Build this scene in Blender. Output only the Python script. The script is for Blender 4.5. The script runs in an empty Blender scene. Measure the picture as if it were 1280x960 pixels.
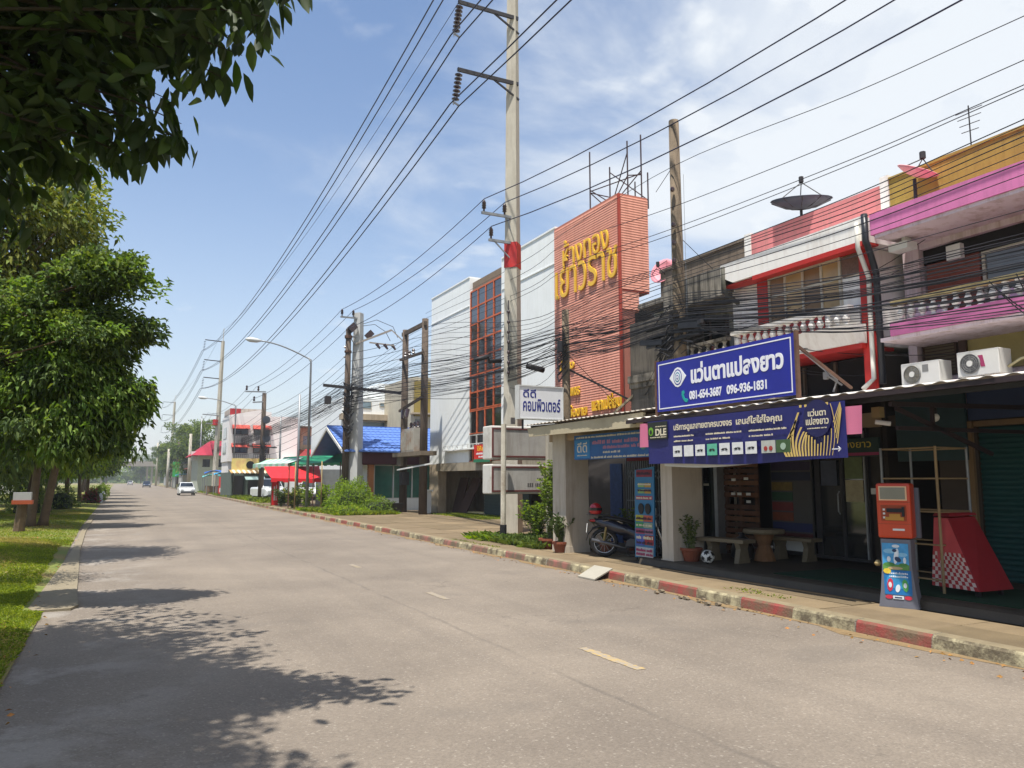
import bpy, math, random
import numpy as np
from mathutils import Vector, Matrix
sc = bpy.context.scene
COL = sc.collection
rnd = random.Random(7)

# ------------------------------------------------------------------ camera
# world: x to the right of the street, y along it, z up; z = 0 is the top of the
# pavement, the road lies 0.15 below. The camera stands in the road, eyes at 1.6.
ROAD_Z = -0.15
F_PX = 970.0
PITCH = math.atan(120 / F_PX)
YAW = math.radians(26.626)
CAM = Vector((0, 0, 1.6))
FW = Vector((math.sin(YAW) * math.cos(PITCH), math.cos(YAW) * math.cos(PITCH), math.sin(PITCH)))
RT = Vector((math.cos(YAW), -math.sin(YAW), 0))
UP = RT.cross(FW)
cd = bpy.data.cameras.new('camera'); cam = bpy.data.objects.new('camera', cd); COL.objects.link(cam)
cd.sensor_width = 36; cd.lens = 36 * F_PX / 1280; cd.clip_end = 4000; cd.clip_start = .05
cam.location = CAM
cam.rotation_euler = Matrix((RT, UP, -FW)).transposed().to_euler()
sc.camera = cam

# ------------------------------------------------------------------ sky and sun
SUN = Vector((-0.24, -0.20, 1)).normalized()
EL = math.asin(SUN.z); AZ = math.atan2(SUN.x, SUN.y)
w = bpy.data.worlds.new('World'); sc.world = w; w.use_nodes = True
nt = w.node_tree; N = nt.nodes; L = nt.links; N.clear()
def wn(t, **k):
    n = N.new(t)
    for a, b in k.items(): setattr(n, a, b)
    return n
sky = wn('ShaderNodeTexSky', sky_type='NISHITA', sun_disc=False)
sky.sun_elevation = EL; sky.sun_rotation = AZ; sky.air_density = 1.0; sky.dust_density = .6; sky.ozone_density = 2.2
tc = wn('ShaderNodeTexCoord'); sep = wn('ShaderNodeSeparateXYZ'); L.new(tc.outputs['Generated'], sep.inputs[0])
def wm(op, a, b=None, clamp=False):
    n = wn('ShaderNodeMath', operation=op, use_clamp=clamp)
    for i, v in enumerate((a, b)):
        if v is None: continue
        if isinstance(v, (int, float)): n.inputs[i].default_value = v
        else: L.new(v, n.inputs[i])
    return n.outputs[0]
zc = wm('MAXIMUM', sep.outputs[2], 0.0)
den = wm('ADD', zc, 0.18)
px_ = wm('DIVIDE', sep.outputs[0], den); py_ = wm('DIVIDE', sep.outputs[1], den)
cv = wn('ShaderNodeCombineXYZ'); L.new(px_, cv.inputs[0]); L.new(py_, cv.inputs[1])
def noise(sc_, det, rough, vec, dist=0.0, rot=0, scale=(1, 1, 1), loc=(0, 0, 0)):
    mp = wn('ShaderNodeMapping'); mp.inputs['Rotation'].default_value[2] = rot; mp.inputs['Scale'].default_value = scale
    mp.inputs['Location'].default_value = loc
    L.new(vec, mp.inputs[0]); n = wn('ShaderNodeTexNoise'); L.new(mp.outputs[0], n.inputs['Vector'])
    n.inputs['Scale'].default_value = sc_; n.inputs['Detail'].default_value = det; n.inputs['Roughness'].default_value = rough
    n.inputs['Distortion'].default_value = dist
    return n.outputs['Fac']
def ramp(fac, pts):
    r = wn('ShaderNodeValToRGB'); L.new(fac, r.inputs[0]); e = r.color_ramp.elements
    r.color_ramp.interpolation = 'EASE'
    e[0].position, e[0].color = pts[0][0], (pts[0][1],) * 3 + (1,)
    e[1].position, e[1].color = pts[-1][0], (pts[-1][1],) * 3 + (1,)
    return r.outputs[0]
WLOC = (.4, .9, 0)
big = noise(.55, 2, .5, cv.outputs[0], loc=(3.1, 1.2, 0))
wisp = noise(1.3, 9, .58, cv.outputs[0], dist=.35, rot=.9, scale=(1, 1.5, 1), loc=WLOC)
puff = noise(4.2, 6, .5, cv.outputs[0], dist=.1, loc=(1.7, 4, 0))
side = wm('MULTIPLY', wm('ADD', wm('MULTIPLY', sep.outputs[0], .75), wm('MULTIPLY', sep.outputs[1], -.42)), .66)   # cloud bank over the shops
c1 = ramp(wm('ADD', wm('ADD', wm('MULTIPLY', wisp, .80), wm('MULTIPLY', big, .35)), side), [(.49, 0), (.84, 1)])
c2 = ramp(wm('ADD', puff, wm('MULTIPLY', side, .5)), [(.53, 0), (.70, .8)])
haze = wm('POWER', wm('SUBTRACT', 1.0, zc, True), 5.2)
cov = wm('MINIMUM', wm('ADD', wm('MULTIPLY', c1, .90), wm('MULTIPLY', c2, .55)), .93)
mx = wn('ShaderNodeMix', data_type='RGBA'); L.new(haze, mx.inputs[0]); L.new(sky.outputs[0], mx.inputs[6]); mx.inputs[7].default_value = (4.15, 4.25, 4.3, 1)
mc = wn('ShaderNodeMix', data_type='RGBA'); L.new(cov, mc.inputs[0]); L.new(mx.outputs[2], mc.inputs[6]); mc.inputs[7].default_value = (5.0, 5.25, 5.5, 1)
bg = wn('ShaderNodeBackground'); L.new(mc.outputs[2], bg.inputs[0]); bg.inputs[1].default_value = .092
wo = wn('ShaderNodeOutputWorld'); L.new(bg.outputs[0], wo.inputs[0])
sd = bpy.data.lights.new('sun', 'SUN'); sd.energy = 3.9; sd.angle = math.radians(.55); sd.color = (1, .955, .88)
so = bpy.data.objects.new('sun', sd); COL.objects.link(so); so.rotation_euler = SUN.to_track_quat('Z', 'Y').to_euler(); so.location = (-20, -20, 60)
sc.view_settings.view_transform = 'Standard'; sc.view_settings.look = 'None'; sc.view_settings.gamma = 1
sc.view_settings.exposure = 1.0
sc.cycles.max_bounces = 7; sc.cycles.diffuse_bounces = 3; sc.cycles.glossy_bounces = 3; sc.cycles.transparent_max_bounces = 6; sc.cycles.transmission_bounces = 4

# ------------------------------------------------------------------ survey helpers
# a sight line through photo pixel (x, y), met with a known plane: gives metres
def ray(x, y): return FW * F_PX + RT * (x - 640) + UP * (480 - y)
def at_x(x, y, X): d = ray(x, y); return CAM + d * (X / d.x)
def at_y(x, y, Y): d = ray(x, y); return CAM + d * (Y / d.y)
def at_z(x, y, Z=0.0): d = ray(x, y); return CAM + d * ((Z - CAM.z) / d.z)

# ------------------------------------------------------------------ mesh builder
class B:
    def __init__(s): s.v = []; s.f = []; s.m = []
    def quad(s, pts, m=0):
        o = len(s.v); s.v += [tuple(p) for p in pts]; s.f.append(tuple(range(o, o + len(pts)))); s.m.append(m)
    def hexa(s, p, m=0):   # 8 points: bottom loop 0-3, top loop 4-7
        o = len(s.v); s.v += [tuple(q) for q in p]
        for f in ((0, 3, 2, 1), (4, 5, 6, 7), (0, 1, 5, 4), (1, 2, 6, 5), (2, 3, 7, 6), (3, 0, 4, 7)):
            s.f.append(tuple(o + i for i in f)); s.m.append(m)
    def box(s, x0, x1, y0, y1, z0, z1, m=0):
        s.hexa([(x0, y0, z0), (x1, y0, z0), (x1, y1, z0), (x0, y1, z0), (x0, y0, z1), (x1, y0, z1), (x1, y1, z1), (x0, y1, z1)], m)
    def beam(s, a, b, w, h, m=0):
        a = Vector(a); b = Vector(b); d = (b - a).normalized()
        u = d.cross(Vector((0, 0, 1)))
        if u.length < 1e-3: u = Vector((1, 0, 0))
        u.normalize(); t = u.cross(d).normalized(); u = u * w / 2; t = t * h / 2
        s.hexa([a - u - t, a + u - t, a + u + t, a - u + t, b - u - t, b + u - t, b + u + t, b - u + t], m)
    def tube(s, pts, r, n=6, m=0, cap=True):
        pts = [Vector(p) for p in pts]; k = len(pts)
        if not isinstance(r, (list, tuple)): r = [r] * k
        base = len(s.v); pu = None
        for i, p in enumerate(pts):
            d = (pts[min(i + 1, k - 1)] - pts[max(i - 1, 0)]).normalized()
            ref = pu if pu is not None else (Vector((0, 0, 1)) if abs(d.z) < .9 else Vector((1, 0, 0)))
            u = (ref - d * ref.dot(d)); u = u.normalized() if u.length > 1e-4 else d.orthogonal().normalized(); pu = u
            t = d.cross(u)
            for j in range(n):
                a = 2 * math.pi * j / n
                s.v.append(tuple(p + (u * math.cos(a) + t * math.sin(a)) * r[i]))
        for i in range(k - 1):
            for j in range(n):
                a = base + i * n + j; b = base + i * n + (j + 1) % n
                s.f.append((a, b, b + n, a + n)); s.m.append(m)
        if cap:
            s.f.append(tuple(base + j for j in range(n))[::-1]); s.m.append(m)
            s.f.append(tuple(base + (k - 1) * n + j for j in range(n))); s.m.append(m)
    def cyl(s, c, r, h, n=12, m=0, r2=None):
        c = Vector(c); s.tube([c, c + Vector((0, 0, h))], [r, r if r2 is None else r2], n, m)
    def lathe(s, prof, c=(0, 0, 0), n=12, m=0, axis='z', cap=True):
        base = len(s.v); c = Vector(c)
        for r, z in prof:
            for j in range(n):
                a = 2 * math.pi * j / n; x, y = r * math.cos(a), r * math.sin(a)
                p = (x, y, z) if axis == 'z' else ((z, x, y) if axis == 'x' else (y, z, x))
                s.v.append(tuple(c + Vector(p)))
        for i in range(len(prof) - 1):
            for j in range(n):
                a = base + i * n + j; b = base + i * n + (j + 1) % n
                s.f.append((a, b, b + n, a + n)); s.m.append(m)
        if cap:
            s.f.append(tuple(base + j for j in range(n))[::-1]); s.m.append(m)
            s.f.append(tuple(base + (len(prof) - 1) * n + j for j in range(n))); s.m.append(m)
    def ball(s, c, r, n=10, m=0, sz=1):
        prof = [(max(r * math.sin(math.pi * i / (n // 2 + 1)), 1e-3), -r * sz * math.cos(math.pi * i / (n // 2 + 1))) for i in range(n // 2 + 2)]
        s.lathe(prof, c, n, m)
    def prism(s, poly, a0, a1, axis='x', m=0):   # poly in the two other axes
        def P(p, a): return (a, p[0], p[1]) if axis == 'x' else ((p[0], a, p[1]) if axis == 'y' else (p[0], p[1], a))
        o = len(s.v); n = len(poly)
        s.v += [P(p, a0) for p in poly] + [P(p, a1) for p in poly]
        s.f.append(tuple(range(o, o + n))[::-1]); s.m.append(m)
        s.f.append(tuple(range(o + n, o + 2 * n))); s.m.append(m)
        for i in range(n):
            j = (i + 1) % n; s.f.append((o + i, o + j, o + n + j, o + n + i)); s.m.append(m)
    def grid(s, fn, nu, nv, m=0):
        o = len(s.v)
        for i in range(nu + 1):
            for j in range(nv + 1): s.v.append(tuple(fn(i / nu, j / nv)))
        for i in range(nu):
            for j in range(nv):
                a = o + i * (nv + 1) + j; s.f.append((a, a + nv + 1, a + nv + 2, a + 1)); s.m.append(m)
    def torus(s, c, R, r, n=20, k=6, m=0, axis='x'):
        pts = []
        o = len(s.v); c = Vector(c)
        for i in range(n):
            a = 2 * math.pi * i / n
            for j in range(k):
                b = 2 * math.pi * j / k; q = R + r * math.cos(b)
                p = {'x': (r * math.sin(b), q * math.cos(a), q * math.sin(a)), 'y': (q * math.cos(a), r * math.sin(b), q * math.sin(a)), 'z': (q * math.cos(a), q * math.sin(a), r * math.sin(b))}[axis]
                s.v.append(tuple(c + Vector(p)))
        for i in range(n):
            for j in range(k):
                a = o + i * k + j; b = o + i * k + (j + 1) % k; d = ((i + 1) % n)
                s.f.append((a, b, o + d * k + (j + 1) % k, o + d * k + j)); s.m.append(m)

def wloc(o):
    p = Vector((0, 0, 0))
    while o is not None: p += o.location; o = o.parent
    return p
def link(o, parent=None):
    COL.objects.link(o)
    if parent is not None: o.parent = parent
    return o
def obj(name, b, mat, parent=None, smooth=False, kind=None, label=None, cat=None, group=None, thick=0, bevel=0):
    me = bpy.data.meshes.new(name); off = wloc(parent)
    if parent is None:
        n = len(b.v); xs = [p[0] for p in b.v]; ys = [p[1] for p in b.v]; zs = [p[2] for p in b.v]
        if kind != 'structure': off = Vector(((min(xs) + max(xs)) / 2, (min(ys) + max(ys)) / 2, min(zs)))
    me.from_pydata([(p[0] - off.x, p[1] - off.y, p[2] - off.z) for p in b.v], [], b.f)
    for m in (mat if isinstance(mat, (list, tuple)) else [mat]): me.materials.append(m)
    if any(b.m): me.polygons.foreach_set('material_index', b.m)
    if smooth: me.polygons.foreach_set('use_smooth', [True] * len(b.f))
    me.validate(); me.update()
    o = bpy.data.objects.new(name, me)
    if parent is None: o.location = off
    link(o, parent)
    if thick:
        md = o.modifiers.new('solid', 'SOLIDIFY'); md.thickness = thick; md.offset = 0
    if bevel:
        md = o.modifiers.new('bevel', 'BEVEL'); md.width = bevel; md.segments = 2; md.limit_method = 'ANGLE'
    tag(o, label, cat, group, kind)
    return o
def tag(o, label=None, cat=None, group=None, kind=None):
    if label: o['label'] = label
    if cat: o['category'] = cat
    if group: o['group'] = group
    if kind: o['kind'] = kind
    return o
def thing(name, label, cat, loc=(0, 0, 0), group=None):
    o = bpy.data.objects.new(name, None); o.empty_display_size = .2; o.location = loc; link(o)
    return tag(o, label, cat, group)
def kids(o): return [c for c in bpy.data.objects if c.parent == o]
def dup(o, loc=None, rotz=None, label=None, scale=None, parent=None, tree=None):
    if tree is None:
        tree = {}
        for c in bpy.data.objects:
            if c.parent is not None: tree.setdefault(c.parent.name, []).append(c)
    r = o.copy(); COL.objects.link(r); r.parent = parent
    if loc is not None: r.location = loc
    if rotz is not None: r.rotation_euler = (0, 0, rotz)
    if scale is not None: r.scale = scale if hasattr(scale, '__len__') else (scale,) * 3
    if label: r['label'] = label
    for c in tree.get(o.name, []): dup(c, parent=r, tree=tree)
    return r
def inst(src, loc, parent, name=None, rot=None, scale=None):   # a part that shares src's mesh
    o = bpy.data.objects.new(name or src.name.split('.')[0], src.data); link(o, parent)
    o.location = Vector(loc) - wloc(parent)
    if rot: o.rotation_euler = rot
    if scale: o.scale = scale
    return o

# ------------------------------------------------------------------ materials
def lin(c): return tuple(((v / 255) / 12.92 if v <= 10 else (((v / 255) + .055) / 1.055) ** 2.4) for v in c) + (1,)
_mats = {}
def mat(name, rgb, rough=.75, var=.12, scale=2.5, bump=0.0, bscale=60, metal=0.0, dirt=None, damt=.5, streak=False, dpos=.55, spec=.4, alpha=None, trans=0, emit=0, coat=0, island=0, dscale=1.3):
    if name in _mats: return _mats[name]
    m = bpy.data.materials.new(name); m.use_nodes = True; t = m.node_tree; n = t.nodes; l = t.links
    p = n['Principled BSDF']; p.inputs['Roughness'].default_value = rough; p.inputs['Metallic'].default_value = metal
    p.inputs['Specular IOR Level'].default_value = spec
    if coat: p.inputs['Coat Weight'].default_value = coat; p.inputs['Coat Roughness'].default_value = .08
    base = lin(rgb)
    g = n.new('ShaderNodeNewGeometry'); pos = g.outputs['Position']
    col = None
    if var:
        a = n.new('ShaderNodeTexNoise'); l.new(pos, a.inputs['Vector']); a.inputs['Scale'].default_value = scale; a.inputs['Detail'].default_value = 6; a.inputs['Roughness'].default_value = .65
        r = n.new('ShaderNodeMapRange'); l.new(a.outputs['Fac'], r.inputs[0]); r.inputs[1].default_value = .3; r.inputs[2].default_value = .7
        r.inputs[3].default_value = 1 - var; r.inputs[4].default_value = 1 + var
        hs = n.new('ShaderNodeHueSaturation'); hs.inputs['Color'].default_value = base; l.new(r.outputs[0], hs.inputs['Value'])
        col = hs.outputs[0]
        if island:
            r2 = n.new('ShaderNodeMapRange'); l.new(g.outputs['Random Per Island'], r2.inputs[0]); r2.inputs[3].default_value = 1 - island; r2.inputs[4].default_value = 1 + island
            h2 = n.new('ShaderNodeHueSaturation'); l.new(col, h2.inputs['Color']); l.new(r2.outputs[0], h2.inputs['Value'])
            r3 = n.new('ShaderNodeMapRange'); l.new(g.outputs['Random Per Island'], r3.inputs[0]); r3.inputs[3].default_value = .5 + island * .06; r3.inputs[4].default_value = .5 - island * .06
            l.new(r3.outputs[0], h2.inputs['Hue']); col = h2.outputs[0]
    if dirt:
        mp = n.new('ShaderNodeMapping'); l.new(pos, mp.inputs[0]); mp.inputs['Scale'].default_value = (4, 4, .45) if streak else (1, 1, 1)
        d = n.new('ShaderNodeTexNoise'); l.new(mp.outputs[0], d.inputs['Vector']); d.inputs['Scale'].default_value = dscale; d.inputs['Detail'].default_value = 8; d.inputs['Roughness'].default_value = .7
        r = n.new('ShaderNodeMapRange'); l.new(d.outputs['Fac'], r.inputs[0]); r.inputs[1].default_value = dpos - .08; r.inputs[2].default_value = dpos + .12; r.inputs[3].default_value = 0; r.inputs[4].default_value = damt
        mm = n.new('ShaderNodeMix'); mm.data_type = 'RGBA'; l.new(r.outputs[0], mm.inputs[0])
        if col: l.new(col, mm.inputs[6])
        else: mm.inputs[6].default_value = base
        mm.inputs[7].default_value = lin(dirt); col = mm.outputs[2]
    if col: l.new(col, p.inputs['Base Color'])
    else: p.inputs['Base Color'].default_value = base
    if bump:
        bn = n.new('ShaderNodeTexNoise'); l.new(pos, bn.inputs['Vector']); bn.inputs['Scale'].default_value = bscale; bn.inputs['Detail'].default_value = 4
        bb = n.new('ShaderNodeBump'); bb.inputs['Strength'].default_value = bump; bb.inputs['Distance'].default_value = .02; l.new(bn.outputs['Fac'], bb.inputs['Height']); l.new(bb.outputs[0], p.inputs['Normal'])
    if trans:
        tr = n.new('ShaderNodeBsdfTranslucent'); mixs = n.new('ShaderNodeMixShader'); mixs.inputs[0].default_value = trans
        if col:
            h3 = n.new('ShaderNodeHueSaturation'); l.new(col, h3.inputs['Color']); h3.inputs['Value'].default_value = 1.5; h3.inputs['Saturation'].default_value = 1.15; h3.inputs['Hue'].default_value = .49; l.new(h3.outputs[0], tr.inputs[0])
        else: tr.inputs[0].default_value = base
        l.new(p.outputs[0], mixs.inputs[1]); l.new(tr.outputs[0], mixs.inputs[2]); l.new(mixs.outputs[0], n['Material Output'].inputs[0])
    if emit: p.inputs['Emission Color'].default_value = base; p.inputs['Emission Strength'].default_value = emit
    _mats[name] = m; return m
def glass(name, rgb, rough=.08):
    if name in _mats: return _mats[name]
    return mat(name, rgb, rough=rough, var=.25, scale=1.2, spec=.8, coat=.6)

CONC = mat('old_concrete', (168, 160, 146), .9, .13, 2, .5, 40, dirt=(96, 90, 80), damt=.5, dpos=.56)
POLE_C = mat('pole_concrete', (176, 170, 156), .85, .08, 3, .3, 50, dirt=(120, 110, 95), damt=.4, streak=True)
WOOD_P = mat('pole_wood', (112, 98, 80), .9, .22, 3, .6, 30, dirt=(62, 52, 42), damt=.7, streak=True)
WOOD_D = mat('dark_pole_wood', (84, 72, 62), .9, .2, 3, .5, 30, dirt=(50, 42, 36), damt=.7, streak=True)
WHITE_W = mat('white_render', (228, 231, 230), .85, .03, 1.2, .1, 40, dirt=(206, 208, 203), damt=.3, streak=True, dpos=.55)
BEIGE = mat('beige_render', (172, 156, 132), .85, .1, 1.5, .2, 40, dirt=(120, 105, 86), damt=.5, streak=True)
STEEL = mat('galvanised_steel', (138, 140, 142), .5, .12, 8, metal=.5)
DSTEEL = mat('dark_steel', (52, 50, 52), .6, .15, 5, metal=.3)
RUST = mat('rusty_steel', (96, 70, 56), .8, .25, 10, dirt=(60, 40, 32), damt=.6)
BLACK = mat('black_rubber', (22, 22, 25), .6, .1)
WIRE = mat('black_cable', (27, 27, 32), .55, 0)
WIRE_B = mat('blue_black_conductor', (36, 38, 62), .5, 0)
PORC = mat('brown_porcelain', (52, 34, 36), .25, .1, spec=.6)
WHITE = mat('white_paint', (214, 214, 210), .6, .05)
RED = mat('red_paint', (176, 36, 34), .55, .1, dirt=(120, 40, 36), damt=.4)
ORANGE_F = mat('orange_frame', (190, 98, 62), .6, .1)
DGLASS = glass('dark_glass', (30, 33, 36)); TGLASS = glass('brown_glass', (92, 76, 56), .15); GGLASS = glass('green_glass', (58, 110, 96), .12)
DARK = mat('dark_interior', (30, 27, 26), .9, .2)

# ------------------------------------------------------------------ lettering
PRINT_N = [0]
def text(s, m, parent, c, width, height, face='-x', extrude=.004, bold=0.0, label=None, name='lettering', slant=0.0, spacing=1.0, lines=None, rot=0.0, align='CENTER'):
    cu = bpy.data.curves.new('t', 'FONT'); cu.body = s; cu.align_x = align; cu.extrude = .5 ; cu.offset = bold; cu.space_character = spacing; cu.resolution_u = 4
    cu.extrude = 0
    to = bpy.data.objects.new('t', cu); COL.objects.link(to)
    dg = bpy.context.evaluated_depsgraph_get(); dg.update()
    me = bpy.data.meshes.new_from_object(to.evaluated_get(dg)); bpy.data.objects.remove(to); bpy.data.curves.remove(cu)
    co = np.array([v.co for v in me.vertices]); mn = co.min(0); mxx = co.max(0)
    u = (co[:, 0] - (mn[0] + mxx[0]) / 2) / (mxx[0] - mn[0]) * width; v = (co[:, 1] - (mn[1] + mxx[1]) / 2) / (mxx[1] - mn[1]) * height
    u = u + slant * v
    cr, sr = math.cos(rot), math.sin(rot); u, v = u * cr - v * sr, u * sr + v * cr
    off = wloc(parent); c = Vector(c) - off
    b = B()
    def W(a, h, d):
        return (c.x - d, c.y - a, c.z + h) if face == '-x' else ((c.x + a, c.y - d, c.z + h) if face == '-y' else (c.x + d, c.y + a, c.z + h))
    n = len(co)
    b.v = [W(u[i], v[i], extrude) for i in range(n)] + [W(u[i], v[i], 0) for i in range(n)]
    cnt = {}
    for p in me.polygons:
        vs = list(p.vertices); b.f.append(tuple(vs)); b.m.append(0)
        for i in range(len(vs)):
            e = (vs[i], vs[(i + 1) % len(vs)]); cnt[e] = cnt.get(e, 0) + 1
    for (a, d) in list(cnt):
        if (d, a) not in cnt: b.f.append((d, a, a + n, d + n)); b.m.append(0)
    bpy.data.meshes.remove(me)
    m2 = bpy.data.meshes.new(name); m2.from_pydata(b.v, [], b.f); m2.materials.append(m)
    o = bpy.data.objects.new(name, m2); link(o, parent)
    if label: o['label'] = label
    return o
# ================================================================== THE SETTING
KP = [(-30, 7.55), (4, 7.6), (8, 7.72), (14, 7.92), (20, 7.95), (31, 8.1), (51, 8.3), (90, 8.9), (140, 9.4), (400, 11)]
LP = [(-30, -.55), (4, -.6), (12.5, -.62), (22, -.84), (33, -1.0), (80, -1.0), (150, -1.4), (400, -2)]
def interp(P, y): return float(np.interp(y, [p[0] for p in P], [p[1] for p in P]))
def kx(y): return interp(KP, y)
def lx(y): return interp(LP, y)

# asphalt
def asphalt():
    m = bpy.data.materials.new('worn_asphalt'); m.use_nodes = True; t = m.node_tree; n = t.nodes; l = t.links; p = n['Principled BSDF']
    g = n.new('ShaderNodeNewGeometry'); pos = g.outputs['Position']
    def nz(s, d, r=.6, vec=pos):
        a = n.new('ShaderNodeTexNoise'); l.new(vec, a.inputs['Vector']); a.inputs['Scale'].default_value = s; a.inputs['Detail'].default_value = d; a.inputs['Roughness'].default_value = r; return a.outputs['Fac']
    def mr(v, a, b, c, d):
        r = n.new('ShaderNodeMapRange'); l.new(v, r.inputs[0])
        for i, q in enumerate((a, b, c, d)): r.inputs[i + 1].default_value = q
        return r.outputs[0]
    def mx(f, a, b):
        x = n.new('ShaderNodeMix'); x.data_type = 'RGBA'
        l.new(f, x.inputs[0])
        for i, q in ((6, a), (7, b)):
            if isinstance(q, tuple): x.inputs[i].default_value = q
            else: l.new(q, x.inputs[i])
        return x.outputs[2]
    base = mx(mr(nz(.35, 5), .35, .65, 0, 1), lin((108, 99, 89)), lin((125, 115, 103)))
    mp = n.new('ShaderNodeMapping'); l.new(pos, mp.inputs[0]); mp.inputs['Scale'].default_value = (1.6, .06, 1)
    base = mx(mr(nz(1, 4, .5, mp.outputs[0]), .5, .72, 0, .30), base, lin((98, 90, 82)))         # worn wheel tracks
    base = mx(mr(nz(5, 6, .7), .55, .75, 0, .35), base, lin((104, 95, 86)))
    v = n.new('ShaderNodeTexVoronoi'); l.new(pos, v.inputs['Vector']); v.inputs['Scale'].default_value = 70
    h = n.new('ShaderNodeHueSaturation'); l.new(base, h.inputs['Color'])
    sepc = n.new('ShaderNodeSeparateColor'); l.new(v.outputs['Color'], sepc.inputs[0])
    l.new(mr(sepc.outputs[0], 0, 1, .87, 1.13), h.inputs['Value']); base = h.outputs[0]
    v2 = n.new('ShaderNodeTexVoronoi'); l.new(pos, v2.inputs['Vector']); v2.inputs['Scale'].default_value = 62
    s2 = n.new('ShaderNodeSeparateColor'); l.new(v2.outputs['Color'], s2.inputs[0])
    base = mx(mr(s2.outputs[1], .955, .975, 0, .35), base, lin((160, 152, 140)))                  # pale aggregate stones
    ck = n.new('ShaderNodeTexVoronoi'); ck.feature = 'DISTANCE_TO_EDGE'; ck.inputs['Scale'].default_value = .42
    ds = n.new('ShaderNodeVectorMath'); ds.operation = 'ADD'; nn = n.new('ShaderNodeTexNoise'); l.new(pos, nn.inputs['Vector']); nn.inputs['Scale'].default_value = 1.5; nn.inputs['Detail'].default_value = 5
    l.new(pos, ds.inputs[0]); l.new(nn.outputs['Color'], ds.inputs[1]); l.new(ds.outputs[0], ck.inputs['Vector'])
    cm = n.new('ShaderNodeMath'); cm.operation = 'MULTIPLY'; l.new(mr(ck.outputs['Distance'], 0, .008, .35, 0), cm.inputs[0]); l.new(mr(nz(.25, 2), .5, .6, 0, 1), cm.inputs[1])
    base = mx(cm.outputs[0], base, lin((60, 56, 52)))
    sx = n.new('ShaderNodeSeparateXYZ'); l.new(pos, sx.inputs[0])
    def mth(op, a, b_): q = n.new('ShaderNodeMath'); q.operation = op; [l.new(v_, q.inputs[i_]) if not isinstance(v_, (int, float)) else setattr(q.inputs[i_], 'default_value', v_) for i_, v_ in enumerate((a, b_))]; return q.outputs[0]
    jit = mth('MULTIPLY', mth('SUBTRACT', nz(2.2, 4), .5), .14)
    seam = mth('ABSOLUTE', mth('ADD', mth('SUBTRACT', sx.outputs[0], 3.68), jit), 0)
    sm = mth('MULTIPLY', mr(seam, .010, .04, .38, 0), mr(nz(.8, 3), .40, .6, .25, 1))
    base = mx(sm, base, lin((70, 66, 62)))                                    # longitudinal paving joint
    base = mx(mr(nz(.55, 3, .5), .60, .66, 0, .28), base, lin((92, 86, 80)))        # dark repair patches
    base = mx(mr(nz(1.9, 6, .75), .66, .72, 0, .55), base, lin((74, 70, 67)))       # small oil and tar spots
    left = mth('MULTIPLY', mr(sx.outputs[0], -.6, 1.2, 1, 0), mr(nz(1.1, 6, .7), .50, .62, 0, .6))
    base = mx(left, base, lin((148, 142, 134)))                                # silt washed along the left edge
    l.new(base, p.inputs['Base Color']); p.inputs['Roughness'].default_value = .82; p.inputs['Specular IOR Level'].default_value = .3
    b = n.new('ShaderNodeBump'); b.inputs['Strength'].default_value = .5; b.inputs['Distance'].default_value = .01; l.new(v.outputs['Distance'], b.inputs['Height']); l.new(b.outputs[0], p.inputs['Normal'])
    return m
ys = [-30, 0, 4, 8, 12.5, 14, 20, 22, 31, 33, 51, 80, 90, 140, 150, 220, 300, 400]
b = B()
for a, c in zip(ys, ys[1:]):
    b.quad([(lx(a) - .25, a, ROAD_Z), (kx(a) + .02, a, ROAD_Z), (kx(c) + .02, c, ROAD_Z), (lx(c) - .25, c, ROAD_Z)])
obj('road', b, asphalt(), kind='structure')
# wide ground sheet: packed earth and far grass
GROUND = mat('dry_earth', (132, 116, 88), .95, .15, .8, .5, 20, dirt=(88, 104, 48), damt=.8, dpos=.5)
b = B(); b.box(-600, 600, -300, 900, -1.4, ROAD_Z - .02)
obj('ground', b, GROUND, kind='structure')
# grass verge on the left, a little uneven
TURF = mat('turf', (100, 110, 46), .95, .25, 1.4, .8, 25, dirt=(128, 108, 66), damt=.9, dpos=.53, dscale=.8)
def verge_z(x, y):
    d = max(0, lx(y) - .25 - x)
    return ROAD_Z + .015 + .10 * (1 - math.exp(-d * 1.2)) + .05 * math.sin(y * .42 + x * .6) * min(1, d * .6) + .04 * math.sin(x * 1.3 + y * .17) * min(1, d * .5)
b = B()
vy = list(np.arange(-10, 60, 1.0)) + list(np.arange(60, 300, 8.0)) + [300]
def vfn(u, v):
    y = vy[round(u * (len(vy) - 1))]; x = lx(y) - .2 - 45 * v ** 2
    return (x, y, verge_z(x, y))
b.grid(vfn, len(vy) - 1, 24)
obj('grass_verge', b, TURF, kind='structure', smooth=True)
# concrete edging strip beside the asphalt, broken off at its near end
b = B(); st = [(12.3, -.93, -.50), (12.6, -1.02, -.42), (14, -1.0, -.5), (17, -.98, -.60), (22, -.97, -.78), (30, -1.08, -.93), (45, -1.2, -1.0)]
for (y0, a0, c0), (y1, a1, c1) in zip(st, st[1:]):
    b.hexa([(a0, y0, ROAD_Z - .02), (c0, y0, ROAD_Z - .02), (c1, y1, ROAD_Z - .02), (a1, y1, ROAD_Z - .02), (a0, y0, ROAD_Z + .03), (c0, y0, ROAD_Z + .035), (c1, y1, ROAD_Z + .035), (a1, y1, ROAD_Z + .03)])
obj('edging_strip', b, mat('edging_concrete', (124, 114, 94), .9, .1, 4, .4), kind='structure')
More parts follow.
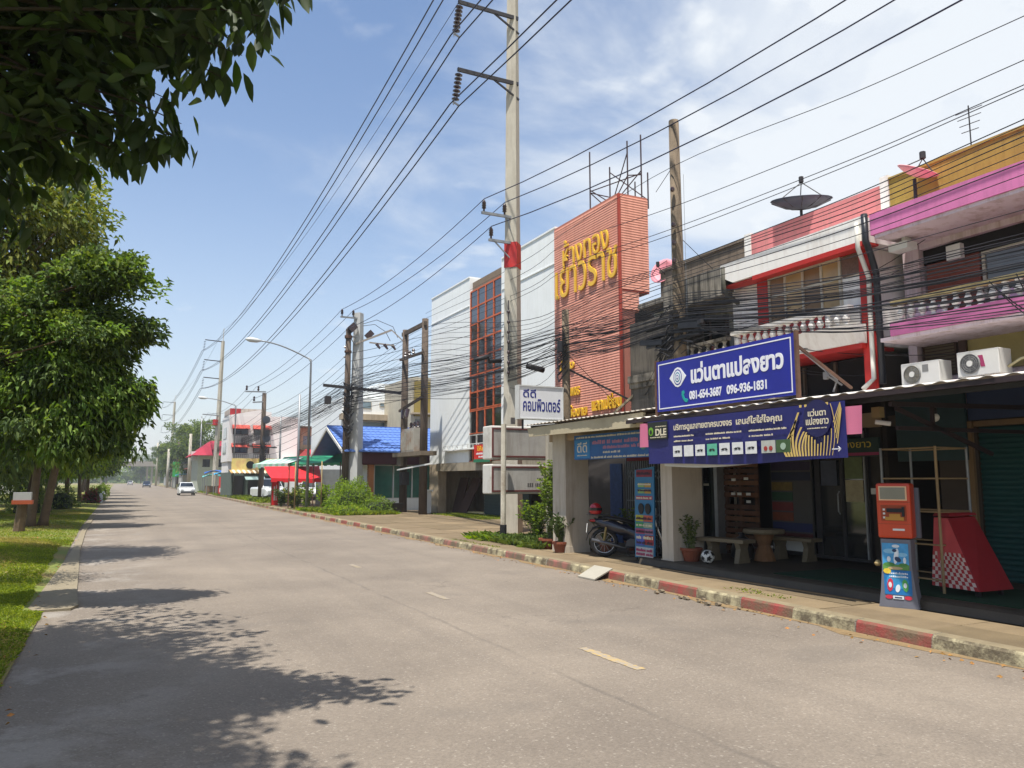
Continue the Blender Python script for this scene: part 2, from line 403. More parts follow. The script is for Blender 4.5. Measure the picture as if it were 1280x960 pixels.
# yellow centre dashes, thinly worn
YEL = mat('worn_yellow_paint', (172, 142, 72), .8, .1, 8, dirt=(140, 130, 116), damt=1, dpos=.43, dscale=13)
YEL2 = mat('ghost_yellow_paint', (134, 121, 96), .8, .1, 8, dirt=(136, 127, 117), damt=1, dpos=.46, dscale=7)
for i, (y0, y1, x0) in enumerate([(6.15, 7.2, 4.43), (10.95, 11.75, 4.42), (15.6, 16.3, 4.4)]):
    b = B(); nseg = 12
    for k in range(nseg):
        ya = y0 + (y1 - y0) * k / nseg; yb = y0 + (y1 - y0) * (k + 1) / nseg
        e = [rnd.uniform(-.02, .02) for _ in range(2)] if k else [0, 0]
        b.quad([(x0 - .05 + e[0], ya, ROAD_Z + .004), (x0 + .055 + e[1], ya, ROAD_Z + .004), (x0 + .055, yb, ROAD_Z + .004), (x0 - .055, yb, ROAD_Z + .004)])
    obj('road_marking', b, YEL if i == 0 else YEL2, kind='structure')
# dust and sand drifted along the kerb foot
b = B()
for a, c in zip(np.arange(3, 60, .5), np.arange(3.5, 60.5, .5)):
    wa = .12 + .08 * math.sin(a * 2.3) + .05 * math.sin(a * 5.1); wc = .12 + .08 * math.sin(c * 2.3) + .05 * math.sin(c * 5.1)
    b.quad([(kx(a) - wa, a, ROAD_Z + .003), (kx(a) - .005, a, ROAD_Z + .012), (kx(c) - .005, c, ROAD_Z + .012), (kx(c) - wc, c, ROAD_Z + .003)])
obj('kerb_dust', b, mat('kerb_dust', (120, 100, 70), .95, .2, 9, .5), kind='structure')

# kerb: cast blocks painted red and white in turn
K_RED = mat('kerb_red_paint', (136, 62, 56), .85, .2, 5, .4, 40, dirt=(100, 86, 66), damt=.95, dpos=.50, dscale=3.2)
K_WHT = mat('kerb_white_paint', (166, 156, 124), .85, .1, 5, .4, 40, dirt=(84, 74, 58), damt=.95, dpos=.46, dscale=4)
K_RED2 = mat('kerb_faded_red_paint', (146, 92, 82), .85, .12, 5, .4, 40, dirt=(98, 88, 70), damt=1, dpos=.45, dscale=4)
K_TOP = mat('kerb_top_concrete', (124, 112, 88), .9, .12, 5, .4, 40, dirt=(98, 88, 68), damt=.7)
kerb = tag(bpy.data.objects.new('kerb', None), kind='structure'); link(kerb)
def kerb_block(b, y0, y1, j=0):
    x0, x1 = kx(y0) + j, kx(y1) + j
    g = .006
    b.quad([(x0, y0 + g, ROAD_Z), (x1, y1 - g, ROAD_Z), (x1 + .02, y1 - g, -.03), (x0 + .02, y0 + g, -.03)][::-1], 0)
    b.quad([(x0 + .02, y0 + g, -.03), (x1 + .02, y1 - g, -.03), (x1 + .045, y1 - g, -.002), (x0 + .045, y0 + g, -.002)][::-1], 0)
    b.quad([(x0 + .045, y0 + g, -.002), (x1 + .045, y1 - g, -.002), (x1 + .19, y1 - g, .006), (x0 + .19, y0 + g, .006)][::-1], 1)
    b.quad([(x0, y0 + g, ROAD_Z), (x0 + .02, y0 + g, -.03), (x0 + .045, y0 + g, -.002), (x0 + .19, y0 + g, .006), (x0 + .19, y0 + g, ROAD_Z)], 2)
    b.quad([(x1, y1 - g, ROAD_Z), (x1 + .02, y1 - g, -.03), (x1 + .045, y1 - g, -.002), (x1 + .19, y1 - g, .006), (x1 + .19, y1 - g, ROAD_Z)][::-1], 2)
yy = 2.6; i = 0
while yy < 62:
    if not (21.3 < yy < 21.9 or 11.9 < yy < 12.2):
        b = B(); kerb_block(b, yy, yy + .97, rnd.uniform(-.012, .012))
        mt = (K_RED if (yy < 12 or 24 < yy < 40) else K_RED2) if i % 2 else K_WHT
        obj('kerb_block', b, [mt, K_TOP, CONC], kerb)
    yy += .97; i += 1
b = B(); b2 = B()
while yy < 300:
    kerb_block(b if i % 2 else b2, yy, yy + .97); yy += .97; i += 1
obj('far_kerb_red', b, [K_RED2, K_TOP, CONC], kerb, kind='stuff'); obj('far_kerb_white', b2, [K_WHT, K_TOP, CONC], kerb, kind='stuff')

# pavement slabs (grid seen from nearby), then one cast strip farther on
PAVE = [mat('paving_a', (112, 97, 74), .9, .1, 3, .4, 50, dirt=(92, 78, 58), damt=.6), mat('paving_b', (104, 90, 67), .9, .12, 2.5, .4, 50, dirt=(84, 72, 54), damt=.55), mat('paving_c', (120, 104, 79), .9, .1, 3.5, .4, 50, dirt=(98, 84, 62), damt=.5)]
pave = tag(bpy.data.objects.new('pavement', None), kind='structure'); link(pave)
b = B()
for a, c in zip(np.arange(0, 100, 2.), np.arange(2, 102, 2.)):
    b.hexa([(kx(a) + .15, a, ROAD_Z), (15, a, ROAD_Z), (15, c, ROAD_Z), (kx(c) + .15, c, ROAD_Z), (kx(a) + .15, a, -.016), (15, a, -.016), (15, c, -.016), (kx(c) + .15, c, -.016)])
obj('pavement_bed', b, mat('bed', (92, 82, 66), .95, .2), pave)
y = 1.2
while y < 40:
    y2 = y + 1.5
    xa = 7.95
    cuts = [0, .62, 1.3] if y < 18 else [0, 1.2, 2.5, 3.8, 5.2]
    xe = 8.95 if y < 12.4 else (9.7 if y < 18 else 14.6)
    xs = [None] + [kx(y) + .19 + q for q in cuts[1:] if kx(y) + .19 + q < xe - .2] + [xe]
    for k in range(len(xs) - 1):
        b = B(); g = .006; z = rnd.uniform(-.004, .004)
        xl0 = (kx(y) + .195) if xs[k] is None else xs[k] + g; xl1 = (kx(y2) + .195) if xs[k] is None else xs[k] + g; xr = xs[k + 1] - g
        b.hexa([(xl0, y + g, -.05), (xr, y + g, -.05), (xr, y2 - g, -.05), (xl1, y2 - g, -.05), (xl0, y + g, z), (xr, y + g, z + rnd.uniform(-.003, .003)), (xr, y2 - g, z), (xl1, y2 - g, z + rnd.uniform(-.003, .003))])
        obj('paving_slab', b, PAVE[rnd.randrange(3)], pave)
    y = y2
b = B()
for a, c in zip(np.arange(40.2, 100, 2.), np.arange(42.2, 102, 2.)):
    b.hexa([(kx(a) + .19, a, -.1), (13, a, -.1), (13, c, -.1), (kx(c) + .19, c, -.1), (kx(a) + .19, a, 0), (13, a, 0), (13, c, 0), (kx(c) + .19, c, 0)])
obj('far_pavement', b, PAVE[1], pave)
# raised shop floors with worn kerb edge
FLOOR = mat('shop_floor', (70, 62, 50), .6, .15, 3, .3, 40, dirt=(44, 38, 32), damt=.6)
b = B(); b.prism([(9.02, 0), (9.06, .10), (9.12, .125), (14, .125), (14, 0)], 0, 12.55, axis='y')
obj('shop_floor', b, [FLOOR], kind='structure')
b = B(); b.box(9.72, 14, 12.56, 17.4, -.02, .05); obj('shop_floor', b, FLOOR, kind='structure')
b = B(); b.box(9.35, 10.9, 5.6, 9.4, .1255, .137); obj('green_mat', b, mat('green_turf_mat', (16, 58, 32), .95, .15, 20, .8, 200), label='green artificial turf mat on the shop floor behind the orange machine', cat='mat')

# ------------------------------------------------------------------ leaves, grass
def leaf_mesh(name, P, Nrm, size, mats, droop=0.0, mi=None, aspect=.42, detail=False, rs=1):
    """P (n,3) leaf bases, Nrm (n,3) axis directions; every leaf its own folded blade"""
    rng = np.random.default_rng(rs); n = len(P)
    ax = Nrm / np.linalg.norm(Nrm, axis=1, keepdims=True)
    rv = rng.normal(size=(n, 3)); rv[:, 2] = np.abs(rv[:, 2]) + .6
    sd_ = np.cross(ax, rv); sd_ /= np.linalg.norm(sd_, axis=1, keepdims=True) + 1e-9
    nr = np.cross(sd_, ax)
    s = size * rng.uniform(.65, 1.25, size=(n, 1))
    if detail:
        prof = [(0, 0, 0), (.22, .7, .10), (.5, 1, .14), (.78, .62, .05), (1, 0, -.10)]
        V = []; idx = []
        for t, wd, up in prof:
            c = P + ax * s * t - nr * s * (.0) + np.array([0, 0, -1]) * s * droop * t * t
            if wd == 0: idx.append((len(V),)); V.append(c)
            else:
                e = nr * s * up * .5
                idx.append((len(V), len(V) + 1, len(V) + 2)); V += [c - sd_ * s * aspect * .5 * wd + e, c - nr * s * .04, c + sd_ * s * aspect * .5 * wd + e]
        k = len(V); verts = np.stack(V, 1).reshape(-1, 3)
        tri = [(0, 2, 1), (0, 3, 2), (1, 2, 5, 4), (2, 3, 6, 5), (4, 5, 8, 7), (5, 6, 9, 8), (7, 8, 10), (8, 9, 10)]
    else:
        c = P + ax * s * .45
        e = nr * s * .12
        tip = P + ax * s + np.array([0, 0, -1]) * s * (droop + .05)
        verts = np.stack([P, c - sd_ * s * aspect * .5 + e, tip, c + sd_ * s * aspect * .5 + e], 1).reshape(-1, 3); k = 4
        tri = [(0, 1, 2), (0, 2, 3)]
    me = bpy.data.meshes.new(name)
    loops = []; starts = []; tot = 0; mis = []
    base = (np.arange(n) * k)[:, None]
    arrs = [np.array(t)[None, :] + base for t in tri]
    ls = []; st = []
    # faces grouped per leaf so islands stay together
    sizes = np.tile(np.array([len(t) for t in tri]), n)
    flat = np.concatenate(arrs, axis=1).reshape(-1)
    me.vertices.add(len(verts)); me.vertices.foreach_set('co', verts.astype(np.float32).ravel())
    me.loops.add(len(flat)); me.loops.foreach_set('vertex_index', flat.astype(np.int32))
    me.polygons.add(len(sizes)); me.polygons.foreach_set('loop_start', np.concatenate([[0], np.cumsum(sizes)[:-1]]).astype(np.int32))
    me.polygons.foreach_set('loop_total', sizes.astype(np.int32))
    if mi is not None: me.polygons.foreach_set('material_index', np.repeat(mi, len(tri)).astype(np.int32))
    for m in mats: me.materials.append(m)
    me.update(calc_edges=True)
    return me
def mesh_obj(name, me, parent=None, loc=(0, 0, 0), **kw):
    o = bpy.data.objects.new(name, me); link(o, parent); o.location = loc; tag(o, **kw); return o

# grass blades on the verge and in weedy corners
GR1 = mat('grass_blade', (124, 140, 52), .9, .2, 1.2, trans=.35, island=.35)
GR2 = mat('dry_grass_blade', (160, 150, 84), .9, .2, 1.2, trans=.3, island=.3)
def grass(name, boxes, h, seed, zf, label, kind='stuff', mats=None):
    rng = np.random.default_rng(seed); Ps = []
    for (x0, x1, y0, y1, n) in boxes:
        Ps.append(np.stack([rng.uniform(x0, x1, n), rng.uniform(y0, y1, n), np.zeros(n)], 1))
    P = np.concatenate(Ps); P = P[[zf(p[0], p[1]) is not None for p in P]]
    P[:, 2] = [zf(p[0], p[1]) for p in P]
    D = rng.normal(size=P.shape) * .5; D[:, 2] = 1
    pn = np.sin(P[:, 0] * 1.7 + 1.3 * np.sin(P[:, 1] * .5)) + np.sin(P[:, 1] * .9 + P[:, 0])
    mi = ((pn + rng.normal(size=len(P)) * .6) > .9).astype(int)
    me = leaf_mesh(name, P, D, h, mats or [GR1, GR2], .3, mi, aspect=.14, rs=seed)
    return mesh_obj(name, me, label=label, kind=kind, cat='grass')
def zv(x, y):
    if x > lx(y) - .23 - .05 * (math.sin(y * 3.1) * .5 + .5) - (.18 if 12.2 < y < 24 else -.04): return None
    return verge_z(x, y)
grass('grass', [(-1.8, -.7, 5.5, 15, 34000), (-3.4, -.8, 12, 26, 52000), (-6, -.9, 26, 50, 40000), (-12, -1, 50, 110, 16000)], .06, 3, zv, 'short mown grass with dry yellow patches on the verge left of the road')
# ================================================================== SHOPHOUSES
PINK = mat('orchid_pink_paint', (208, 118, 168), .7, .06, 1.5, .1, 40, dirt=(176, 104, 142), damt=.6, streak=True)
LILAC = mat('lilac_render', (216, 200, 206), .85, .06, 1.5, .15, 40, dirt=(150, 116, 96), damt=.6, streak=True, dpos=.56)
GOLD_W = mat('mustard_render', (160, 134, 62), .85, .08, 1.5, .15, 40, dirt=(120, 96, 50), damt=.5, streak=True)
SALMON = mat('faded_pink_render', (206, 124, 124), .85, .1, 1.2, .15, 40, dirt=(170, 120, 114), damt=.7, streak=True)
WHT_S = mat('shop_white_render', (234, 230, 224), .85, .04, 1.5, .1, 40, dirt=(200, 188, 176), damt=.5, streak=True)
REDTRIM = mat('red_trim_paint', (178, 40, 34), .6, .08, 3, dirt=(150, 60, 50), damt=.4)
GREYCONC = mat('mouldy_concrete', (140, 132, 120), .9, .15, 1.5, .3, 30, dirt=(42, 40, 36), damt=.9, streak=True, dpos=.5)
GREYWALL = mat('weathered_grey_render', (184, 180, 170), .9, .1, 1.2, .3, 30, dirt=(84, 80, 72), damt=.7, streak=True, dpos=.53)
BROWNW = mat('brown_window_wood', (70, 50, 40), .7, .15, 4)
ALU = mat('pale_window_frame', (186, 178, 160), .5, .08, 4)
CREAMF = mat('cream_blind', (164, 150, 96), .7, .1, 3)
SHUT = mat('teal_shutter', (24, 70, 70), .55, .12, 2, metal=.1)
def window(root, X, y0, y1, z0, z1, cols, rows=(1.0,), frame=ALU, pane=TGLASS, fw=.05, depth=.06, name='window', extra=None):
    """window in a wall whose face is at X and looks to -X; y0 is the far end"""
    fr = B(); ya, yb = min(y0, y1), max(y0, y1)
    fr.box(X - .03, X + depth, ya, yb, z0, z0 + fw); fr.box(X - .03, X + depth, ya, yb, z1 - fw, z1)
    yc = [ya + (yb - ya) * i / cols for i in range(cols + 1)]
    for y in yc:
        a = min(max(y - fw / 2, ya), yb - fw); fr.box(X - .028, X + depth - .002, a, a + fw, z0 + fw, z1 - fw)
    zs = [z0]; tot = sum(rows)
    for r in rows: zs.append(zs[-1] + (z1 - z0) * r / tot)
    for z in zs[1:-1]:
        for a, c in zip(yc, yc[1:]): fr.box(X - .024, X + depth - .004, a + fw / 2, c - fw / 2, z - fw / 2, z + fw / 2)
    f = obj(name, fr, frame, root)
    for j in range(len(rows)):
        for i in range(cols):
            p = B(); p.box(X + .0, X + .014, yc[i] + fw * .4, yc[i + 1] - fw * .4, zs[j] + fw * .3, zs[j + 1] - fw * .3)
            obj('pane', p, pane[(i + j * cols) % len(pane)] if isinstance(pane, list) else pane, f)
    return f
BALPROF = [(.05, 0), (.055, .02), (.03, .05), (.035, .09), (.062, .17), (.066, .22), (.045, .30), (.03, .36), (.035, .40), (.055, .43), (.055, .46)]
bmesh_ = B(); bmesh_.lathe([(r, z) for r, z in BALPROF], n=10)
_bal = None
def balustrade(root, X, ya, yb, z, rail, step=.19, h=.46, base=True, m=None, wid=.14):
    global _bal
    g = B(); g.box(X, X + wid, ya, yb, z + h, z + h + .07); obj('handrail', g, rail, root)
    y = ya + step / 2
    while y < yb:
        if _bal is None or m is not None and _bal.get(m.name) is None:
            if _bal is None: _bal = {}
            b = B(); b.v = list(bmesh_.v); b.f = list(bmesh_.f); b.m = list(bmesh_.m)
            me = obj('baluster', b, m, None, smooth=True); md = me.data; bpy.data.objects.remove(me); _bal[m.name] = md
        o = bpy.data.objects.new('baluster', _bal[m.name]); link(o, root); o.location = Vector((X + wid / 2, y, z)) - wloc(root) ; o.scale = (1, 1, h / .46)
        # the shared mesh was centred on its own base, so the offset is the base point
        y += step
def vent_pipe(root, name, pts, r, m): b = B(); b.tube(pts, r, 8); return obj(name, b, m, root, smooth=True)

# ---- pink shophouse (nearest, cut by the right edge of the picture)
R1 = thing('shophouse', 'pink and lilac shophouse with mustard parapet and teal roller shutter at the right edge', 'shophouse', (12, 5.0, 0))
y0, y1 = 1.2, 8.72
b = B()
b.box(12, 16, y0, 8.40, 5.50, 5.64)          # lintel over the open loggia
b.box(12, 16, 8.42, y1, 3.9, 5.64)            # pier
b.box(12, 12.14, 3.6, 8.42, 2.75, 3.28); b.box(12, 12.14, 8.56, y1, 3.28, 3.88)
b.box(13.2, 16, y0, 8.42, 3.9, 5.5)           # inner wall of the loggia
b.box(12, 16, y0, 1.4, 2.7, 5.5)
b.box(12.15, 16, y0, y1, 2.7, 3.87)
obj('wall', b, LILAC, R1)
b = B(); b.box(11.0, 16, y0, 8.56, 5.66, 6.02); obj('roof_fascia', b, PINK, R1)
b = B(); b.box(11.03, 12, y0, 8.5, 5.60, 5.657); obj('soffit', b, LILAC, R1)
b = B(); b.box(12.3, 12.5, y0, 9.12, 6.02, 7.05); b.box(12.28, 12.52, y0, 9.12, 7.05, 7.10); obj('parapet', b, GOLD_W, R1)
b = B(); b.box(12.28, 12.55, 9.13, 9.30, 6.3, 7.16); obj('parapet_post', b, WHT_S, R1)
b = B(); b.box(11.0, 11.15, y0, 8.3, 3.905, 4.13); b.box(11.15, 13.2, y0, 8.3, 3.905, 3.96); obj('balcony_band', b, PINK, R1)
b = B(); b.box(11.02, 12.14, y0, 8.5, 3.84, 3.90); obj('balcony_slab', b, LILAC, R1)
b = B(); b.box(11.6, 11.66, y0, 6.9, 3.962, 4.42); b.box(11.6, 11.66, 7.75, 8.3, 3.962, 4.42); obj('balcony_backing', b, mat('pale_lilac_panel', (206, 186, 198), .8, .08, 3), R1)
balustrade(R1, 11.01, y0, 8.28, 4.13, mat('stained_rail', (176, 158, 108), .8, .15, 3, dirt=(110, 86, 56), damt=.7), step=.185, h=.27, m=WHT_S)
b = B(); b.box(12.1, 12.18, 7.45, 8.36, 3.98, 5.3); obj('door', b, mat('red_brown_door', (122, 58, 42), .6, .2, 4), R1)
window(R1, 12.14, 3.4, 7.42, 4.45, 5.22, 4, (1,), ALU, glass('grey_brown_glass', (84, 78, 70), .2), .05)
b = B(); b.box(12.12, 12.2, 2.0, 7.4, 3.98, 4.43); obj('window_apron', b, mat('apron_panel', (132, 130, 124), .7, .1, 3), R1)
b = B(); b.box(12.1, 12.16, y0, 8.4, 5.23, 5.5); obj('transom', b, DARK, R1)
window(R1, 12.1, 7.92, 8.52, 3.32, 3.86, 1, (1,), BROWNW, mat('louvre_glass', (96, 86, 62), .4, .1), .03)
b = B()
for k in range(9): b.box(12.085, 12.1, 7.95, 8.49, 3.36 + k * .053, 3.364 + k * .053 + .012)
obj('louvre_edges', b, BROWNW, R1, kind='stuff')
b = B(); b.box(12.1, 12.16, 4.0, 7.88, 3.32, 3.86); obj('window_blind', b, CREAMF, R1)
for y in (7.8, 6.75, 5.5): b = B(); b.box(12.04, 12.1, y - .06, y + .06, 3.3, 3.84); obj('window_post', b, BROWNW, R1)
# roller shutter of slats, first slats as parts
b = B(); b.box(11.48, 11.62, 3.2, 7.35, 2.40, 2.48); b.box(11.44, 11.5, 7.36, 7.44, .13, 2.48); obj('shutter_frame', b, mat('shutter_frame_wood', (120, 96, 66), .7, .15), R1)
slat = B(); n = 5
for k in range(n):
    a0 = math.pi * k / n; a1 = math.pi * (k + 1) / n
    slat.quad([(11.6 - .025 * math.sin(a0), 3.3, .0 + .078 * k / n), (11.6 - .025 * math.sin(a1), 3.3, .078 * (k + 1) / n), (11.6 - .025 * math.sin(a1), 7.34, .078 * (k + 1) / n), (11.6 - .025 * math.sin(a0), 7.34, .078 * k / n)][::-1])
s0 = None
for k in range(29):
    if s0 is None:
        s0 = obj('shutter_slat', slat, SHUT, R1); zz0 = s0.location.z; s0.location.z += .13
    else:
        o = s0.copy(); COL.objects.link(o); o.location.z += .078 * k
b = B(); b.box(11.6, 16, y0, 8.98, 2.5, 2.68); b.box(11.5, 16, 7.46, 7.95, .1, 2.5); b.box(11.64, 11.7, 2.8, 7.4, .1, 2.6)
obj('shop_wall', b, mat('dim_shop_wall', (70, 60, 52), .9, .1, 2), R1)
b = B(); b.box(11.45, 11.5, 2.6, 7.4, 2.5, 2.98); obj('shop_sign_board', b, mat('faded_blue_board', (42, 56, 92), .6, .15), R1)
b = B(); b.box(11.40, 11.46, 7.42, 8.6, 1.9, 2.95); obj('shop_banner_dark', b, mat('dark_teal_banner', (30, 56, 60), .6, .25, 3), R1)
# small bracket lamp under the fascia
b = B(); b.box(11.35, 11.6, 8.15, 8.5, 5.40, 5.52); b.box(11.4, 11.55, 8.22, 8.28, 5.52, 5.6); obj('wall_lamp', b, WHITE, R1)
b = B(); b.box(11.9, 12.0, 7.62, 7.86, 5.16, 5.40); obj('meter_box', b, WHITE, R1)

# ---- downpipes in the joint
def pipe(name, label, pts, r, m): b = B(); b.tube(pts, r, 8); return obj(name, b, m, smooth=True, label=label, cat='pipe')
pipe('downpipe', 'black downpipe bending down the joint between the pink and the red trimmed shophouse', [(11.0, 8.66, 6.06), (11.0, 8.66, 5.6), (11.06, 8.64, 5.42), (11.32, 8.74, 5.1), (11.34, 8.75, 4.4), (11.34, 8.75, 3.2)], .055, mat('black_pipe', (38, 40, 46), .4, .1))
pipe('downpipe', 'white downpipe directly beside the black one between the two shophouses', [(10.98, 8.80, 5.95), (10.98, 8.80, 5.5), (11.04, 8.80, 5.38), (11.28, 8.86, 5.05), (11.28, 8.87, 4.2), (11.28, 8.87, 3.3), (11.1, 8.95, 3.12)], .04, mat('white_pipe', (204, 200, 190), .5, .05))
# ---- red and white shophouse
R2 = thing('shophouse', 'white shophouse with bright red trim, faded pink parapet and bulging white balcony', 'shophouse', (12, 10.8, 0))
ya, yb = 8.98, 12.30
b = B(); b.box(11.4, 16, ya - .06, 9.50, 3.9, 5.6); b.box(11.4, 11.42, 9.50, 11.24, 3.9, 4.64); b.box(11.4, 16, 11.26, yb, 3.9, 5.61)
b.box(11.75, 16, 9.50, 11.25, 3.9, 5.6); b.box(11.421, 11.74, 9.51, 11.24, 3.9, 4.62)
obj('wall', b, WHT_S, R2)
b = B(); b.box(11.0, 16, 8.72, 11.86, 5.62, 6.05)
b.prism([(11.86, 5.62), (12.2, 5.80), (12.2, 6.05), (11.86, 6.05)], 11.0, 16, axis='x'); obj('roof_fascia', b, WHT_S, R2)
b = B(); b.box(10.995, 11.06, 8.72, 11.3, 5.53, 5.617); b.box(11.06, 11.4, 8.72, 12.2, 5.58, 5.615); b.box(11.33, 11.39, 11.25, 11.52, 4.1, 5.58); b.box(11.3, 11.39, 8.86, 9.06, 3.0, 5.58); obj('red_trim', b, REDTRIM, R2)
b = B(); b.box(12.3, 12.5, 9.31, 12.62, 6.05, 7.02); obj('parapet', b, SALMON, R2)
b = B(); b.box(12.28, 12.55, 12.63, 12.82, 6.0, 7.08); obj('parapet_post', b, WHT_S, R2)
window(R2, 11.38, 9.50, 11.25, 4.66, 5.6, 4, (1.35, 1), ALU, [mat('amber_pane', (170, 142, 98), .3, .25, 1.2, spec=.6), mat('umber_pane', (126, 98, 66), .3, .25, 1.2, spec=.6)], .045)
b = B(); b.box(11.36, 11.399, 9.08, 9.47, 5.2, 5.56); obj('vent_blocks', b, mat('vent_block_clay', (108, 84, 74), .8, .3, 25), R2)
b = B()
prof = [(11.10, 8.98), (11.02, 9.06), (11.0, 9.2), (11.0, 11.9), (11.15, 12.1)]
bot = [(11.3, 8.98), (11.2, 9.08), (11.17, 9.2), (11.17, 11.9), (11.3, 12.1)]
for (p0, p1, q0, q1) in zip(prof, prof[1:], bot, bot[1:]):
    b.hexa([(q0[0], q0[1], 3.93), (11.4, q0[1], 3.93), (11.4, q1[1], 3.93), (q1[0], q1[1], 3.93), (p0[0], p0[1], 4.26), (11.4, p0[1], 4.26), (11.4, p1[1], 4.26), (p1[0], p1[1], 4.26)])
b.prism([(8.96, 3.93), (8.96, 4.30), (8.978, 4.30), (8.978, 3.93)], 11.3, 11.39)
obj('balcony_apron', b, WHT_S, R2)
balustrade(R2, 11.02, 9.1, 12.0, 4.26, WHT_S, step=.19, h=.27, m=WHT_S)
b = B(); b.box(11.30, 11.33, 9.85, 12.0, 4.262, 4.6); b.box(11.30, 11.33, 9.1, 9.84, 4.262, 4.6, 1); obj('backboard', b, [mat('red_board', (178, 66, 66), .7, .1), WHT_S], R2)
b = B(); b.box(11.2, 12, 9.0, 12.1, 3.84, 3.925); obj('balcony_underside', b, REDTRIM, R2)
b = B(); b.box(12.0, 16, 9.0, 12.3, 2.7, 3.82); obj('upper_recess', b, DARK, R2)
for y in (10.2, 10.95, 11.6): b = B(); b.box(11.93, 11.99, y, y + .05, 2.9, 3.8); obj('recess_mullion', b, mat('old_wood', (88, 76, 62), .8, .2), R2)
# ---- weathered grey shophouse
R3 = thing('shophouse', 'grey mould streaked shophouse with unpainted parapet, beside the brick red tower', 'shophouse', (12, 14.6, 0))
b = B(); b.box(12.1, 16, 12.32, 15.95, 2.9, 5.9); obj('wall', b, GREYWALL, R3)
b = B(); b.box(11.05, 16, 12.24, 14.2, 5.92, 6.06); b.box(11.05, 11.2, 12.24, 14.2, 5.45, 5.92); b.box(11.2, 12.1, 12.26, 14.2, 5.55, 5.62); b.box(11.6, 16, 14.21, 15.95, 5.92, 6.05); obj('roof_fascia', b, GREYCONC, R3)
b = B(); b.box(12.3, 12.5, 12.84, 15.9, 6.06, 6.95); b.box(12.26, 12.54, 12.84, 15.9, 6.95, 7.02); obj('parapet', b, mat('brown_grey_concrete', (118, 104, 90), .9, .15, 2, .3, 30, dirt=(70, 62, 54), damt=.7, streak=True), R3)
b = B(); b.box(11.25, 12.1, 12.3, 15.9, 3.85, 3.98); b.box(11.2, 11.34, 12.3, 15.9, 3.98, 4.16); obj('balcony_slab', b, GREYCONC, R3)
b = B(); b.box(11.3, 12.09, 14.0, 15.9, 2.9, 5.5); obj('enclosed_bay', b, mat('sooty_shaded_render', (96, 90, 82), .9, .15, 1.5, dirt=(40, 38, 36), damt=.8, streak=True), R3)
balustrade(R3, 11.2, 12.32, 13.95, 4.16, GREYCONC, step=.26, h=.36, m=mat('stained_baluster', (176, 170, 160), .9, .15, 6, dirt=(90, 84, 76), damt=.8))
window(R3, 12.06, 13.2, 14.9, 4.4, 5.3, 3, (1,), BROWNW, DGLASS, .05)
b = B(); b.box(15.3, 16, 15.96, 20.15, 0, 7.0); obj('shadowed_flank', b, mat('sooty_shaded_render', (96, 90, 82), .9, .15, 1.5, dirt=(40, 38, 36), damt=.8, streak=True), R3)  # dark wall colour also holds the shade of the recess beside the tower
b = B(); b.box(15.2, 15.3, 16.5, 19.9, 4.4, 5.6); b.box(15.2, 15.3, 16.5, 19.9, 3.1, 4.1); obj('old_window', b, DARK, R3)
pipe('downpipe', 'rust brown downpipe on the grey shophouse beside its neighbour with red trim', [(11.0, 12.12, 6.0), (11.0, 12.12, 5.5), (11.1, 12.1, 5.4), (11.85, 12.2, 5.1), (11.88, 12.22, 4.6), (11.88, 12.22, 3.2)], .05, mat('patinated_pipe', (70, 68, 58), .7, .25, 8))
# party wall blocks down to the ground and the pillars
def pillar(x0, x1, ya, yb, z1, label):
    t = thing('pillar', label, 'pillar', ((x0 + x1) / 2, (ya + yb) / 2, 0), 'square pillars along the shop fronts')
    b = B(); b.box(x0, x1, ya, yb, 0, z1); b.box(x0 - .015, x1 + .015, ya - .015, yb + .015, 0, .14)
    obj('shaft', b, mat('cream_pillar_render', (186, 176, 160), .85, .08, 1.5, .2, dirt=(136, 120, 100), damt=.5, streak=True), t)
    return t
pillar(9.14, 9.85, 11.62, 11.96, 2.72, 'cream square pillar behind the tall blue standee and the potted shrub with the football')
pillar(8.9, 9.5, 15.08, 15.66, 2.72, 'cream square pillar left of the motorcycle, behind the leafy green bush')
# ---- optician's glazed front
R4 = thing('optician_shop', 'dark glazed optician shop under the long blue banner', 'shop', (11.5, 10.6, 0))
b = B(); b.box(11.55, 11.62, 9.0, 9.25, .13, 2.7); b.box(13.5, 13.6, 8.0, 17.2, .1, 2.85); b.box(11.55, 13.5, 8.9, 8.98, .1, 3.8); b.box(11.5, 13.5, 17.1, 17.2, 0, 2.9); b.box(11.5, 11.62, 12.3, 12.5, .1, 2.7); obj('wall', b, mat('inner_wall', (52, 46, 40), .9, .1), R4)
window(R4, 11.5, 9.25, 10.35, .2, 2.5, 2, (1,), DSTEEL, DGLASS, .05, name='glass_door')
window(R4, 11.5, 10.35, 11.5, .2, 2.5, 1, (1,), DSTEEL, DGLASS, .06, name='display_window')
window(R4, 11.5, 12.5, 13.9, .3, 2.5, 2, (1.2, 1), ALU, glass('dim_green_glass', (38, 56, 46)), .045, name='display_window')
b = B(); b.box(11.5, 11.6, 8.98, 17, 2.5, 2.75); obj('lintel', b, mat('lintel_beige', (150, 132, 108), .8, .1), R4)
b = B(); b.box(11.4, 11.44, 8.95, 10.1, 2.0, 2.32); obj('inner_sign', b, mat('green_black_sign', (26, 52, 46), .5, .2), R4)
text('แปลงยาว', mat('yellow_print', (206, 180, 60), .6, 0), R4, (11.4, 9.5, 2.22), .8, .13, extrude=.003)
b = B(); b.box(11.395, 11.399, 8.95, 10.1, 2.02, 2.07); obj('sign_stripe', b, mat('magenta_print', (150, 50, 90), .6, 0), R4)
